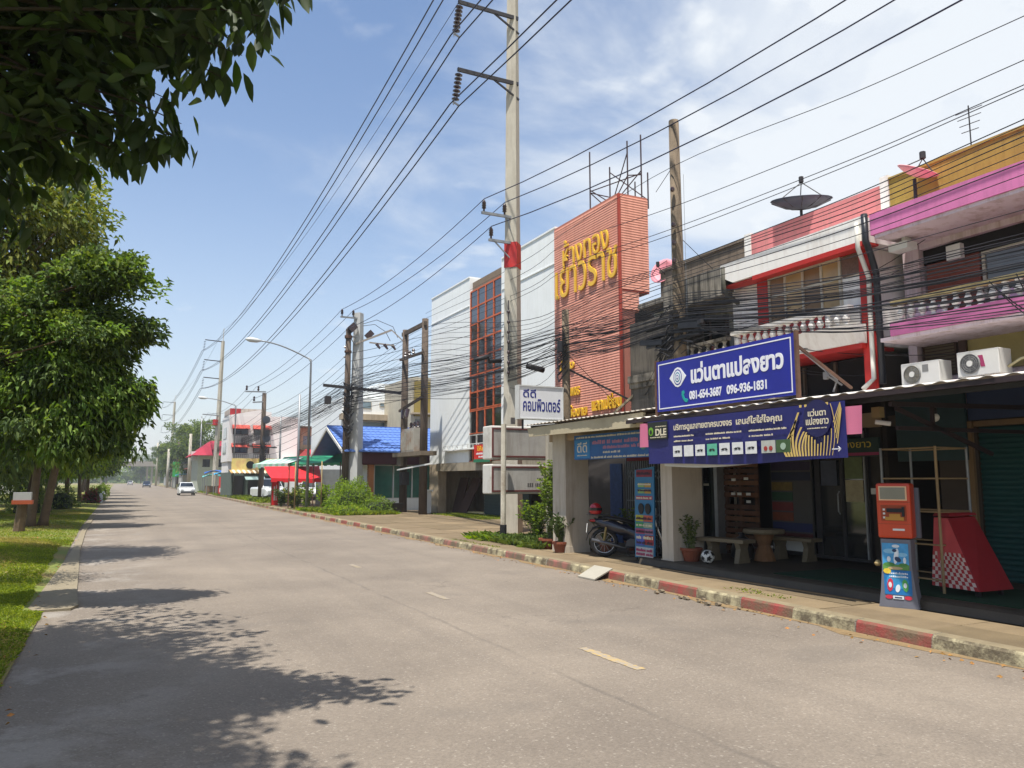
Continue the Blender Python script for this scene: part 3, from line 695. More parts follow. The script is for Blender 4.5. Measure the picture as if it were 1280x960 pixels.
# poster of coloured price bars behind the glass
for (ya_, yb_, za_, zb_, c_, nm) in ((9.35, 9.72, 1.62, 2.0, 'door_green', 'notice'), (9.35, 9.72, 1.22, 1.6, 'door_cream', 'notice'), (9.06, 9.2, 1.36, 1.46, 'door_white', 'notice'), (9.9, 10.25, 1.5, 1.95, 'door_blue', 'notice')):
    b = B(); b.box(11.462, 11.468, ya_, yb_, za_, zb_); obj(nm, b, mat(c_, {'door_green': (92, 104, 62), 'door_cream': (150, 140, 108), 'door_white': (200, 200, 196), 'door_blue': (60, 66, 84)}[c_], .5, .2, 9), R4)
b = B(); b.beam((11.455, 9.30, .25), (11.455, 9.30, 2.45), .03, .03); obj('door_stile', b, STEEL, R4)
b = B(); b.tube([(11.44, 9.84, 1.0), (11.40, 9.84, 1.05), (11.40, 9.84, 1.35), (11.44, 9.84, 1.4)], .012, 6); obj('door_handle', b, STEEL, R4)
po = thing('price_poster', 'tall poster of coloured bars standing behind the optician glass', 'poster', (11.42, 10.95, .125))
b = B(); b.box(11.40, 11.43, 10.42, 11.42, .25, 2.0); obj('board', b, mat('grey_poster', (66, 64, 62), .6, .1), po)
cols = [(70, 48, 92), (40, 48, 84), (168, 140, 50), (52, 108, 74), (168, 54, 52), (176, 84, 44), (50, 60, 130), (120, 30, 34)]
for k, c in enumerate(cols):
    z = 1.86 - k * .19; b = B(); b.box(11.39, 11.399, 10.88 if k in (2, 3, 4, 5) else 10.44, 11.4, z - .08, z + .08); obj('price_bar', b, mat('bar_%d' % k, tuple(int(q * .62) for q in c), .6, .25, 9), po)
b = B(); b.box(11.385, 11.398, 10.44, 11.4, .28, .46); obj('white_bar', b, WHITE, po)
# wooden pallet leaning by the window
pl = thing('wooden_pallet', 'brown wooden pallet panel standing upright beside the optician window', 'pallet', (11.1, 11.9, .125))
PW = [mat('pallet_wood_a', (96, 60, 38), .8, .2, 6), mat('pallet_wood_b', (80, 52, 34), .8, .2, 6), mat('pallet_wood_c', (108, 72, 44), .8, .2, 6)]
for k in range(17):
    if k in (8,): continue
    b = B(); z = .2 + k * .118; b.box(11.08, 11.10, 11.45, 12.42, z, z + .088); obj('plank', b, PW[k % 3], pl)
for y in (11.5, 11.93, 12.34): b = B(); b.box(11.101, 11.16, y, y + .06, .13, 2.2); obj('stringer', b, PW[1], pl)
for (y, z) in ((12.1, 1.58), (11.95, 1.30), (12.12, 1.30), (11.7, 1.3), (11.7, 1.15), (11.75, 1.6)):
    b = B(); b.box(11.065, 11.079, y - .05, y + .06, z, z + .05); obj('card', b, WHITE, pl)

# ================================================================== CANOPIES
def canopy(label, X0, X1, ya, yb, z0, z1, pitch, m_top, m_under, amp=.022, sheet=.81, edge_z=None):
    t = thing('canopy', label, 'canopy', ((X0 + X1) / 2, (ya + yb) / 2, 0))
    def zf(x, y): return z0 + (z1 - z0) * (x - X0) / (X1 - X0) + (edge_z(y) if edge_z else 0)
    y = ya; k = 0
    while y < yb - .01:
        ye = min(y + sheet, yb); b = B(); nn = max(2, int((ye - y) / pitch * 6))
        for i in range(nn):
            a = y + (ye - y) * i / nn; c = y + (ye - y) * (i + 1) / nn
            def cz(q): return amp * (max(0, math.cos(2 * math.pi * q / pitch)) ** .6)
            j = .012 * math.sin(k * 2.1)
            b.quad([(X0 + j, a, zf(X0, a) + cz(a)), (X0 + j, c, zf(X0, c) + cz(c)), (X1, c, zf(X1, c) + cz(c)), (X1, a, zf(X1, a) + cz(a))][::-1])
        obj('roof_sheet', b, m_top, t, thick=.006); y = ye; k += 1
    n = int((yb - ya) / 1.3) + 1
    for i in range(n):
        y = ya + .15 + (yb - ya - .3) * i / (n - 1)
        b = B(); b.beam((X0 + .1, y, zf(X0 + .1, y) - .05), (X1 - .05, y, zf(X1 - .05, y) - .05), .04, .07); obj('rafter', b, m_under, t)
    for x in (X0 + .18, (X0 + X1) / 2, X1 - .2):
        b = B(); b.beam((x, ya, zf(x, ya) - .11), (x, yb, zf(x, yb) - .11), .05, .06); obj('purlin', b, m_under, t)
    return t
CORR_W = mat('white_corrugated_sheet', (206, 200, 192), .6, .06, 2, dirt=(160, 140, 120), damt=.6, dpos=.57)
C1 = canopy('long white corrugated canopy above the blue banner and the orange machine', 8.32, 11.9, 1.0, 11.95, 2.70, 3.12, .27, CORR_W, DSTEEL)
b = B(); b.beam((8.34, 1.0, 2.66), (8.34, 11.9, 2.66), .03, .06); obj('edge_angle', b, mat('dark_brown_steel', (46, 34, 36), .6, .1), C1)
for y in (6.55, 3.6):
    b = B(); b.beam((8.6, y, 2.55), (11.4, y, 2.62), .05, .06); b.beam((8.7, y, 2.5), (10.6, y, 1.95), .04, .05); b.beam((9.4, y, 2.58), (9.4, y, 2.25), .04, .04); b.beam((8.7, y, 2.25), (11.4, y, 2.27), .04, .05); obj('truss', b, mat('dark_brown_steel', (46, 34, 36), .6, .1), C1)
C2 = canopy('grey corrugated canopy with a deep cream fascia, over the motorcycle', 8.42, 11.9, 10.9, 16.15, 2.86, 3.22, .17, mat('grey_corrugated_sheet', (168, 160, 148), .7, .1, 2, dirt=(110, 98, 84), damt=.6), mat('brown_steel', (90, 74, 60), .7, .1), amp=.02)
b = B(); b.prism([(11.56, 2.57), (16.0, 2.60), (16.1, 2.80), (11.56, 2.83)], 8.47, 8.53); obj('fascia_board', b, mat('cream_fascia', (178, 166, 138), .8, .08, 2, dirt=(150, 132, 104), damt=.5), C2)
b = B(); b.box(8.95, 9.1, 11.97, 15.9, 2.48, 2.72); obj('beam', b, mat('beam_beige', (160, 138, 110), .8, .1), C2)
# ---- shop behind the motorcycle
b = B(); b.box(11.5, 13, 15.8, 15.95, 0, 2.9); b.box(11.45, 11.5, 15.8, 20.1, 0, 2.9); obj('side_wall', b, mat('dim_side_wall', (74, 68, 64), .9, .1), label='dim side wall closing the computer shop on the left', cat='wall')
R5 = thing('computer_shop', 'computer shop with a folding steel grille, behind the motorcycle', 'shop', (11.4, 14.6, 0))
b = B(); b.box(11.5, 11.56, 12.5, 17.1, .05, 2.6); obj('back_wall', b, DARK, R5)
b = B()
for z in (.1, 1.1, 2.3): b.box(11.0, 11.02, 13.55, 15.75, z, z + .03)
obj('grille_rails', b, STEEL, R5)
bar = None
for k in range(26):
    y = 13.6 + k * .085; b = B(); b.box(10.99, 11.01, y, y + .022, .06, 2.36); obj('grille_bar', b, STEEL, R5)
b = B()
for k in range(12):
    y = 13.6 + k * .17
    for z in (.6, 1.6): b.beam((10.985, y, z), (10.985, y + .17, z + .25), .008, .014); b.beam((10.98, y, z + .25), (10.98, y + .17, z), .008, .014)
obj('grille_lattice', b, STEEL, R5, kind='stuff')
b = B(); b.box(10.95, 11.1, 13.3, 13.42, .05, 2.5); b.box(10.95, 11.1, 13.05, 13.15, .05, 2.5); b.box(10.9, 11.1, 12.4, 12.5, .05, 2.5); obj('door_posts', b, STEEL, R5)
b = B(); b.box(10.92, 10.96, 13.5, 15.6, 2.05, 2.3); obj('red_valance', b, mat('dark_red_cloth', (116, 26, 30), .8, .1), R5)
b = B(); b.box(11.2, 11.24, 12.5, 13.0, .2, 2.4); obj('green_glass_door', b, glass('dim_green_glass', (38, 56, 46)), R5)
b = B(); b.box(10.9, 10.94, 15.8, 16.3, .1, 2.0); obj('blue_panel', b, mat('blue_panel', (36, 62, 110), .5, .3, 9), R5)
# ================================================================== SIGNS
def greek(parent, m, X, ya, yb, z, h, words, seed, Xoff=.003, face='-x', name='small_print'):
    """a line of print too small to read in the photograph: short word-like strokes"""
    r = random.Random(seed); b = B(); y = ya; L_ = ya - yb
    while y > yb + .01:
        wd = r.uniform(.25, .6) * h * 4
        yy = y
        while yy > max(y - wd, yb):
            a = r.uniform(.25, .55) * h; t = r.uniform(.6, 1) * h
            if face == '-x': b.box(X - Xoff, X, yy - a, yy, z - h / 2, z - h / 2 + t)
            yy -= a + .16 * h
        y -= wd + h * r.choice([.3, .3, .9])
    return obj(name, b, m, parent, kind='stuff')
NAVY = mat('royal_blue_vinyl', (30, 36, 138), .42, .12, 1.4, .35, 3.5, spec=.5)
PRW = mat('white_print', (222, 222, 226), .6, .0)
# big blue sign on the canopy edge, facing the road, slightly tipped
S = thing('shop_sign', 'large royal blue sign with white Thai lettering and phone numbers on the canopy edge', 'sign', (8.42, 9.35, 2.86))
Xs = 8.36; ya, yb = 10.98, 7.84; z0, z1 = 2.78, 3.66
def sheet(name, X0, X1, yl, yr, zb, zt, m, parent, sag=0, nu=14, waves=.0, thick=.0):
    b = B()
    def fn(u, v):
        y = yl + (yr - yl) * u; s = sag * 4 * u * (1 - u)
        return (X0 + (X1 - X0) * v + waves * math.sin(u * 17 + v * 3) * (.3 + .7 * abs(v - .5) * 2), y, (zb + (zt - zb) * v) + s * (1 - v))
    b.grid(fn, nu, 6); return obj(name, b, m, parent, smooth=True, thick=thick)
b = B(); b.box(Xs, Xs + .04, yb, ya, z0, z1); obj('panel', b, NAVY, S)
b = B(); f = .03
b.box(Xs - .004, Xs, yb + .05, ya - .05, z1 - .05 - .018, z1 - .05); b.box(Xs - .004, Xs, yb + .05, ya - .05, z0 + .04, z0 + .058)
b.box(Xs - .004, Xs, yb + .05, yb + .068, z0 + .058, z1 - .068); b.box(Xs - .004, Xs, ya - .068, ya - .05, z0 + .058, z1 - .068); obj('white_border', b, PRW, S)
for y in (ya + .01, yb - .05): b = B(); b.box(Xs - .01, Xs + .05, y, y + .04, z0 - .08, z1 + .03); obj('side_post', b, RUST, S)
for y in (ya - .1, (ya + yb) / 2, yb + .1): b = B(); b.beam((Xs + .06, y, z1 - .1), (9.6, y, 2.95), .035, .035); obj('stay', b, RUST, S)
text('แว่นตาแปลงยาว', PRW, S, (Xs, 9.05, 3.35), 2.02, .34, bold=.035, extrude=.006)
text('081-654-3687', PRW, S, (Xs, 9.72, 2.99), .78, .145, bold=.03, extrude=.006)
text('096-936-1831', PRW, S, (Xs, 8.80, 2.99), .84, .145, bold=.03, extrude=.006)
# eye logo
b = B(); b.prism([(10.62, 3.33), (10.47, 3.48), (10.40, 3.50), (10.33, 3.48), (10.18, 3.33), (10.33, 3.18), (10.40, 3.16), (10.47, 3.18)], Xs - .005, Xs); lg = obj('eye_logo', b, PRW, S)
for r, c, q in ((.135, NAVY, .002), (.115, PRW, .004), (.085, mat('teal_print', (40, 120, 150), .5, 0), .006), (.065, PRW, .008), (.04, NAVY, .010), (.025, PRW, .012)):
    b = B(); b.lathe([(r, -Xs + 0), (r, 0)], n=4) if False else None
    pts = [(10.40 + r * math.cos(a) * .8, 3.33 + r * math.sin(a)) for a in np.linspace(0, 2 * math.pi, 21)[:-1]]
    b = B(); b.prism(pts, Xs - .005 - q, Xs - .0045); obj('logo_ring', b, c, lg)
b = B(); TEAL = mat('phone_teal', (30, 150, 140), .5, 0)
b.prism([(10.30, 3.08), (10.25, 3.09), (10.235, 3.04), (10.255, 3.02), (10.235, 2.965), (10.20, 2.935), (10.18, 2.95), (10.145, 2.92), (10.17, 2.885), (10.22, 2.89), (10.28, 2.95), (10.31, 3.02)], Xs - .006, Xs); obj('phone_logo', b, TEAL, S)
# long banner hanging from the edge
BN = thing('banner', 'long dark blue optician banner with a gold striped wave, hanging under the canopy edge', 'banner', (8.3, 9.05, 1.86))
Xb = 8.30; yl, yr = 11.2, 6.98; zb, zt = 1.88, 2.62
b = B()
def bfn(u, v):
    y = yl + (yr - yl) * u; dip = .035 * math.sin(u * math.pi) * (1 - v)
    return (Xb + .012 * math.sin(u * 23) * (1 - v) + .02 * (1 - v), y, zb + (zt - zb) * v - dip + .012 * math.sin(u * 9) * (1 - v))
b.grid(bfn, 40, 6); obj('cloth', b, mat('navy_banner', (36, 36, 100), .45, .15, 1.6, .35, 4), BN, smooth=True)
Xp = Xb - .018
PRC = mat('cream_print', (206, 196, 170), .6, 0)
b = B(); b.box(Xp, Xp + .004, 10.62, 11.17, 2.30, 2.60); obj('logo_ground', b, mat('dark_green_print', (34, 38, 34), .6, .1), BN)
text('DLE', PRC, BN, (Xp, 10.80, 2.42), .30, .12, bold=.03, extrude=.003)
greek(BN, PRC, Xp, 10.95, 10.66, 2.52, .02, 3, 4); greek(BN, PRC, Xp, 11.1, 10.66, 2.335, .018, 3, 5)
LG = mat('leaf_green_print', (100, 150, 40), .6, 0)
b = B(); b.prism([(11.08 + .065 * math.cos(a), 2.44 + .075 * math.sin(a)) for a in np.linspace(0, 6.28, 15)[:-1]], Xp - .003, Xp); obj('round_logo', b, LG, BN)
b = B(); b.prism([(11.08 + .032 * math.cos(a), 2.43 + .04 * math.sin(a)) for a in np.linspace(0, 6.28, 13)[:-1]], Xp - .006, Xp - .003); obj('round_logo', b, mat('dark_green_print', (34, 38, 34), .6, .1), BN)
text('บริการดูแลสายตาครบวงจร', PRC, BN, (Xp, 9.75, 2.46), 1.40, .135, bold=.025, extrude=.003)
text('เลนส์ใสใส่ใจคุณ', PRC, BN, (Xp, 8.50, 2.47), .92, .15, bold=.025, extrude=.003)
for i, (a, c) in enumerate([(10.45, 9.95), (9.65, 8.85), (8.7, 7.98)]):
    greek(BN, PRC, Xp, a, c, 2.325, .028, 5, 20 + i); greek(BN, PRC, Xp, a, c + (.0 if i == 0 else .25), 2.245, .028, 5, 30 + i)
pc = [(206, 206, 204)] * 3 + [(90, 170, 140)] + [(206, 206, 204)] * 3 + [(170, 172, 164), (60, 84, 50)]
for i in range(9):
    yc = 10.36 - i * .283 - (.06 if i > 6 else 0); s = .115 if i < 7 else .135
    b = B(); b.box(Xp - .004, Xp, yc - s, yc + s, 1.985, 2.165); p = obj('photo_square', b, mat('sq_%d' % (pc[i][0] * 3 + pc[i][1]), pc[i], .6, .12, 14), BN)
    if i < 7 and i != 1:
        b = B(); r_ = random.Random(i); b.tube([(Xp - .007, yc - s * .6, 2.06 + r_.uniform(0, .02)), (Xp - .007, yc - .02, 2.085), (Xp - .007, yc + s * .6, 2.07)], .006, 4); b.lathe([(.02, -.003), (.02, 0)], (Xp - .005, yc - .04, 2.07), 8, axis='x'); b.lathe([(.02, -.003), (.02, 0)], (Xp - .005, yc + .03, 2.07), 8, axis='x'); obj('spectacles_print', b, DSTEEL, p)
    elif i == 7:
        for dy in (-.05, .05): b = B(); b.lathe([(.035, -.004), (.035, 0)], (Xp - .005, yc + dy, 2.05), 10, axis='x'); obj('red_disc', b, mat('red_disc', (150, 50, 44), .5, 0), p)
    elif i == 8:
        b = B(); b.lathe([(.05, -.004), (.05, 0)], (Xp - .005, yc, 2.07), 10, axis='x'); obj('green_disc', b, mat('pale_disc', (150, 170, 150), .5, 0), p)
# gold stripes swelling round the roundel
GST = mat('gold_print', (198, 170, 98), .6, 0)
cy, cz, R = 7.42, 2.42, .25
for k in range(17):
    b = B(); t = k / 16; ybot = 7.98 - .78 * t; ytop = 7.86 - .66 * t
    pts = []
    for s_ in range(9):
        v = s_ / 8; y = ybot + (ytop - ybot) * v + .10 * math.sin(v * 3.1) * (1 - 1.6 * t); z = 1.92 + (2.0 + .62 * min(1, .35 + abs(t - .35) * 1.6) - 1.92) * v
        if t < .25: z = 1.92 + (.30 + t * 1.6) * v
        if (y - cy) ** 2 / (R * .95) ** 2 + (z - cz) ** 2 / (R * 1.06) ** 2 < 1: break
        pts.append((Xp - .003, y, min(z, 2.6)))
    wd = .017 * (1.15 - .9 * t)
    for p, q in zip(pts, pts[1:]): b.hexa([(p[0], p[1] - wd, p[2]), (p[0] + .003, p[1] - wd, p[2]), (p[0] + .003, p[1] + wd, p[2]), (p[0], p[1] + wd, p[2]), (q[0], q[1] - wd, q[2]), (q[0] + .003, q[1] - wd, q[2]), (q[0] + .003, q[1] + wd, q[2]), (q[0], q[1] + wd, q[2])])
    if b.v: obj('gold_stripe', b, GST, BN)
for k in range(6):
    b = B()
    y = 7.70 - k * .09; b.box(Xp - .003, Xp, y - .02, y + .02, 2.585, 2.62); obj('gold_stripe', b, GST, BN)
for k in range(5):
    b = B(); b.beam((Xp - .002, 7.16 - k * .012, 2.35 - k * .07), (Xp - .002, 7.04 - k * .004, 2.6 - k * .02), .003, .012); obj('gold_stripe', b, GST, BN)
b = B(); b.prism([(cy + R * .95 * math.cos(a), cz + R * 1.0 * math.sin(a)) for a in np.linspace(0, 6.28, 25)[:-1]], Xp - .006, Xp - .0035); obj('roundel', b, mat('dark_navy_print', (30, 28, 74), .5, 0), BN)
text('แว่นตา', PRC, BN, (Xp - .006, cy, 2.50), .30, .10, bold=.02, extrude=.003); text('แปลงยาว', PRC, BN, (Xp - .006, cy, 2.385), .38, .10, bold=.02, extrude=.003)
greek(BN, PRC, Xp - .006, cy + .17, cy - .16, 2.29, .018, 3, 8)
b = B(); b.beam((Xp - .004, 7.20, 2.0), (Xp - .004, 7.06, 2.0), .004, .012); b.beam((Xp - .004, 7.06, 2.0), (Xp - .004, 7.10, 2.03), .004, .012); b.beam((Xp - .004, 7.06, 2.0), (Xp - .004, 7.10, 1.97), .004, .012); obj('arrow', b, PRW, BN)
PFL = mat('pink_cloth', (226, 128, 160), .8, .05, trans=.3)
for y, lab in ((11.33, 'left'), (6.92, 'right')):
    b = B(); b.grid(lambda u, v: (8.33 + .01 * math.sin(u * 6), y - .15 + .3 * u - .02 * v, 2.18 + (.42 if y > 9 else .36) * v), 6, 3)
    obj('pink_flag', b, PFL, label='pink cloth square hanging at the %s end of the blue banner' % lab, cat='flag', smooth=True)
# pale underside roll of the torn banner behind
b = B(); b.grid(lambda u, v: (8.42, 10.9 - 2.1 * u, 1.84 - .04 * math.sin(u * 3.1) + .08 * v), 10, 2); obj('banner_backing', b, WHITE, BN)
# DD computer board under the grey canopy
S = thing('shop_sign', 'blue board with faded red and white Thai print under the grey canopy', 'sign', (8.8, 13.3, 2.0))
b = B(); b.box(8.8, 8.84, 11.5, 14.53, 2.03, 2.55); obj('board', b, mat('deep_blue_board', (26, 84, 140), .5, .15, 4), S)
b = B(); b.box(8.794, 8.8, 13.9, 14.5, 2.06, 2.45); obj('logo_panel', b, mat('cyan_blue_print', (36, 116, 168), .5, .1), S)
text('ดีดี', PRC, S, (8.794, 14.2, 2.29), .4, .22, bold=.01, extrude=.003); greek(S, PRC, 8.794, 14.4, 14.0, 2.12, .025, 3, 3)
greek(S, mat('pale_pink_print', (170, 110, 130), .6, 0), 8.8, 13.8, 12.2, 2.38, .085, 6, 41); greek(S, mat('pale_pink_print', (190, 120, 140), .6, 0), 8.8, 13.4, 12.0, 2.27, .07, 6, 42)
greek(S, PRC, 8.8, 13.4, 12.8, 2.17, .05, 5, 43); greek(S, PRC, 8.8, 13.85, 11.6, 2.07, .045, 9, 44); greek(S, PRC, 8.8, 14.45, 11.6, 2.50, .04, 9, 45)
b = B(); b.prism([(12.02 + .12 * math.cos(a), 2.30 + .13 * math.sin(a)) for a in np.linspace(0, 6.28, 17)[:-1]], 8.794, 8.8); obj('green_disc', b, mat('green_disc2', (60, 130, 110), .5, 0), S)
# standee
S = thing('standee', 'tall blue eyewear standee with a black sunglasses picture, right of the motorcycle', 'standee', (9.2, 12.35, 0))
b = B(); b.hexa([(9.12, 12.18, .16), (9.15, 12.18, .16), (9.15, 12.80, .10), (9.12, 12.80, .10), (9.18, 12.22, 1.86), (9.21, 12.22, 1.86), (9.21, 12.84, 1.80), (9.18, 12.84, 1.80)]); obj('board', b, mat('sky_blue_print', (44, 108, 146), .5, .1), S)
def sp(ya_, yb_, za, zb_, c, nm, q=.006):
    b = B(); f = lambda z: 9.12 + .06 * (z - .13) / 1.7 - q
    b.hexa([(f(za) - .002, ya_, za), (f(za) + .004, ya_, za), (f(za) + .004, yb_, za), (f(za) - .002, yb_, za), (f(zb_) - .002, ya_ + .0, zb_), (f(zb_) + .004, ya_, zb_), (f(zb_) + .004, yb_, zb_), (f(zb_) - .002, yb_, zb_)]); return obj(nm, b, mat('st_%d%d%d' % c, tuple(int(q * .78 + 10) for q in c), .55, .2, 14), S)
sp(12.27, 12.78, 1.66, 1.80, (150, 34, 60), 'crimson_heading')
for k, z in enumerate((1.5, 1.38)): sp(12.3, 12.5, z - .04, z + .04, (206, 160, 60), 'gold_line'); sp(12.52, 12.72, z - .04, z + .04, (150, 190, 110), 'green_line')
sp(12.25, 12.78, 1.22, 1.29, (186, 60, 90), 'pink_strip')
for y in (12.38, 12.60):
    b = B(); b.prism([(y + .085 * math.cos(a), 1.06 + (.09 if math.sin(a) > 0 else .12) * math.sin(a)) for a in np.linspace(0, 6.28, 17)[:-1]], 9.13, 9.142); obj('sunglass_lens', b, BLACK, S)
sp(12.54, 12.78, .80, .92, (200, 190, 50), 'yellow_box'); sp(12.24, 12.52, .80, .92, (206, 90, 60), 'orange_box'); sp(12.54, 12.78, .68, .78, (60, 160, 90), 'green_box'); sp(12.24, 12.52, .68, .78, (160, 180, 150), 'pale_box')
sp(12.50, 12.78, .56, .66, (180, 70, 110), 'magenta_box'); sp(12.22, 12.48, .56, .66, (180, 120, 150), 'rose_box'); sp(12.2, 12.48, .36, .54, (170, 40, 50), 'red_box'); sp(12.5, 12.76, .34, .54, (70, 90, 190), 'blue_box')
sp(12.21, 12.76, .13, .31, (206, 206, 206), 'white_box')
b = B(); b.tube([(9.2, 12.18, 0), (9.22, 12.2, 1.9)], .012, 6); b.tube([(9.2, 12.84, 0), (9.22, 12.86, 1.85)], .012, 6); b.beam((9.35, 12.2, .02), (9.35, 12.86, .02), .25, .03); obj('frame', b, BLACK, S)
for i, (a, c, z, h) in enumerate([(12.76, 12.28, 1.73, .06), (12.72, 12.3, 1.52, .04), (12.72, 12.3, 1.40, .04), (12.76, 12.27, 1.255, .04), (12.76, 12.26, .86, .05), (12.76, 12.26, .73, .04), (12.76, 12.24, .61, .05), (12.74, 12.24, .50, .07), (12.74, 12.24, .40, .06)]):
    greek(S, PRC if i % 2 else mat('dark_print', (60, 40, 60), .6, 0), 9.12 + .06 * (z - .13) / 1.7 - .012, a, c, z, h, 4, 70 + i)
greek(S, mat('magenta_print', (150, 50, 90), .6, 0), 9.108, 12.74, 12.23, .26, .06, 4, 90); greek(S, mat('magenta_print', (150, 50, 90), .6, 0), 9.108, 12.74, 12.23, .18, .05, 4, 91)
# computer sign: light box on the pole side, facing along the street
S = thing('shop_sign', 'white light box sign with blue Thai lettering beside the tall concrete pole', 'sign', (9.9, 17.6, 3.1))
p0 = at_y(649, 484, 17.6); p1 = at_y(703, 486, 17.6); zt = 4.0; zb = 3.18
x0, x1 = p0.x, p1.x
b = B(); b.box(x0, x1, 17.6, 17.78, zb, zt); obj('light_box', b, mat('sign_white_acrylic', (216, 216, 218), .4, .04, 3), S)
b = B()
for (a, c, d, e) in ((x0 - .02, x1 + .02, zt, zt + .03), (x0 - .02, x1 + .02, zb - .03, zb), (x0 - .02, x0, zb, zt), (x1, x1 + .02, zb, zt)): b.box(a, c, 17.58, 17.8, d, e)
obj('frame', b, mat('pale_frame', (190, 190, 186), .6, .08), S)
BLP = mat('blue_lettering', (36, 44, 120), .5, 0)
text('ดีดี', BLP, S, (x0 + .30, 17.6, 3.82), .38, .22, face='-y', bold=.02); text('คอมพิวเตอร์', BLP, S, ((x0 + x1) / 2 + .02, 17.6, 3.53), (x1 - x0) * .86, .34, face='-y', bold=.02)
for x in (x0 + .15, x1 - .15): b = B(); b.beam((x, 17.7, 2.9), (x, 17.7, zb - .03), .04, .04); obj('bracket', b, DSTEEL, S)
# two blank sign boxes on a white-painted post
S = thing('sign_board', 'pair of weathered blank white sign boxes with red brown rims left of the leafy bush', 'sign', (9.9, 19.2, 0))
FRM = mat('sign_box_white', (196, 194, 186), .7, .08, 3, dirt=(140, 130, 118), damt=.6); FACE = mat('sign_face_grey', (164, 160, 154), .7, .1, 3, dirt=(128, 120, 110), damt=.6, streak=True); RIM = mat('maroon_rim', (96, 46, 44), .7, .15)
for (za, zb_, lab) in ((2.16, 3.08, 0), (1.22, 2.03, 1)):
    xa, xb = 8.98, 11.1
    b = B(); b.box(xa, xb, 19.2, 19.75, za, zb_); bx = obj('sign_box', b, FRM, S, bevel=.03)
    b = B(); b.box(xa + .03, xb, 19.17, 19.199, zb_ - .10, zb_ - .06); b.box(xa + .03, xb, 19.17, 19.199, za + .06, za + .10); b.box(xa + .03, xa + .07, 19.17, 19.199, za + .10, zb_ - .10); obj('rim', b, RIM, bx)
    b = B(); b.box(xa + .075, xb - .02, 19.185, 19.198, za + .105, zb_ - .105); obj('face', b, FACE, bx)
b = B(); greekx = random.Random(5)
x = 10.1
text('000-000 4108', DSTEEL, S, (10.45, 19.185, 1.47), .62, .10, face='-y', name='faded_number') if False else None
for k in range(9):
    wq = greekx.uniform(.03, .05); b.box(x, x + wq, 19.18, 19.186, 1.42, 1.42 + greekx.uniform(.08, .1)); x += wq + .02 + (.05 if k in (2, 5) else 0)
for k in range(3): b.box(10.4 + k * .05, 10.43 + k * .05, 19.18, 19.186, 1.62, 1.66)
obj('faded_print', b, mat('faded_black', (84, 80, 78), .7, .1), S)
b = B(); b.tube([(9.17, 18.82, 0), (9.20, 18.85, 3.1)], .075, 8); obj('post', b, mat('flaking_white_post', (190, 184, 168), .85, .1, 8, .3, dirt=(128, 110, 90), damt=.7), S)
b = B(); b.tube([(9.165, 18.8, 0), (9.17, 18.81, .42)], .095, 8); obj('post_sleeve', b, BLACK, S)
b = B(); b.box(10.66, 10.9, 19.0, 19.16, 0, 3.0); obj('rear_post', b, POLE_C, S)

# ================================================================== YAOWARAT BUILDING
BR = mat('terracotta_siding', (212, 148, 128), .8, .08, 1.2, .1, dirt=(184, 116, 98), damt=.6, streak=True)
Y_ = thing('commercial_building', 'four storey white building with a terracotta sign tower and gold Thai letters', 'building', (14, 29, 0))
def slats(b, X, ya, yb, za, zb, h=.085, face='-x'):
    z = za
    while z < zb - .01:
        z2 = min(z + h, zb)
        if face == '-x': b.hexa([(X - .016, ya, z + .010), (X + .02, ya, z + .010), (X + .02, yb, z + .010), (X - .016, yb, z + .010), (X - .006, ya, z2), (X + .02, ya, z2), (X + .02, yb, z2), (X - .006, yb, z2)])
        else: b.hexa([(ya, X - .016, z + .010), (yb, X - .016, z + .010), (yb, X + .02, z + .010), (ya, X + .02, z + .010), (ya, X - .006, z2), (yb, X - .006, z2), (yb, X + .02, z2), (ya, X + .02, z2)])
        z = z2
b = B(); b.box(14.02, 15.14, 20.25, 24.4, 7.64, 10.82); b.box(14.0, 15.16, 20.22, 24.4, 10.82, 10.9); b.box(14.02, 14.75, 20.25, 24.4, 7.0, 7.64); b.box(14.02, 14.6, 20.25, 24.4, 0, 7.0)
obj('tower_core', b, mat('siding_shadow_joint', (172, 110, 94), .9, .1), Y_)
b = B(); slats(b, 14.0, 20.2, 24.4, 3.0, 10.82); slats(b, 20.2, 14.0, 15.16, 7.7, 10.82, face='-y'); slats(b, 20.22, 14.0, 14.75, 7.05, 7.7, face='-y')
obj('siding', b, BR, Y_, kind='stuff')
b = B(); b.box(14.1, 15.16, 20.205, 20.24, 7.64, 7.70); b.box(13.97, 14.05, 20.16, 20.24, 3.0, 10.86); obj('edge_trim', b, mat('red_edge_trim', (158, 60, 44), .7, .1), Y_)
b = B(); b.box(14.6, 17, 21.5, 24.4, 0, 7.6); obj('rear_wall', b, DARK, Y_)
b = B(); b.box(14.06, 17.4, 24.41, 29.05, 3.5, 10.95); b.box(14.06, 17.4, 32.42, 37.4, 2.4, 10.95); b.box(14.03, 17.4, 24.41, 29.0, 10.951, 11.02); b.box(14.03, 17.4, 32.45, 37.42, 10.951, 11.02)
b.box(14.06, 17.4, 35.3, 37.4, 2.38, 2.40); b.box(14.5, 17.4, 29.05, 32.42, 10.3, 10.7); b.box(14.03, 14.06, 32.45, 37.4, 9.6, 9.64); b.box(14.03, 14.06, 24.45, 29, 9.6, 9.64)
obj('wall', b, WHITE_W, Y_)
b = B(); b.box(14.2, 17.4, 29.06, 32.41, 10.25, 10.72); obj('window_head', b, mat('brown_grey_head', (124, 108, 90), .8, .1), Y_)
b = B(); b.box(14.3, 17.4, 24.41, 36.0, 2.3, 10.2); obj('inner_core', b, DARK, Y_)
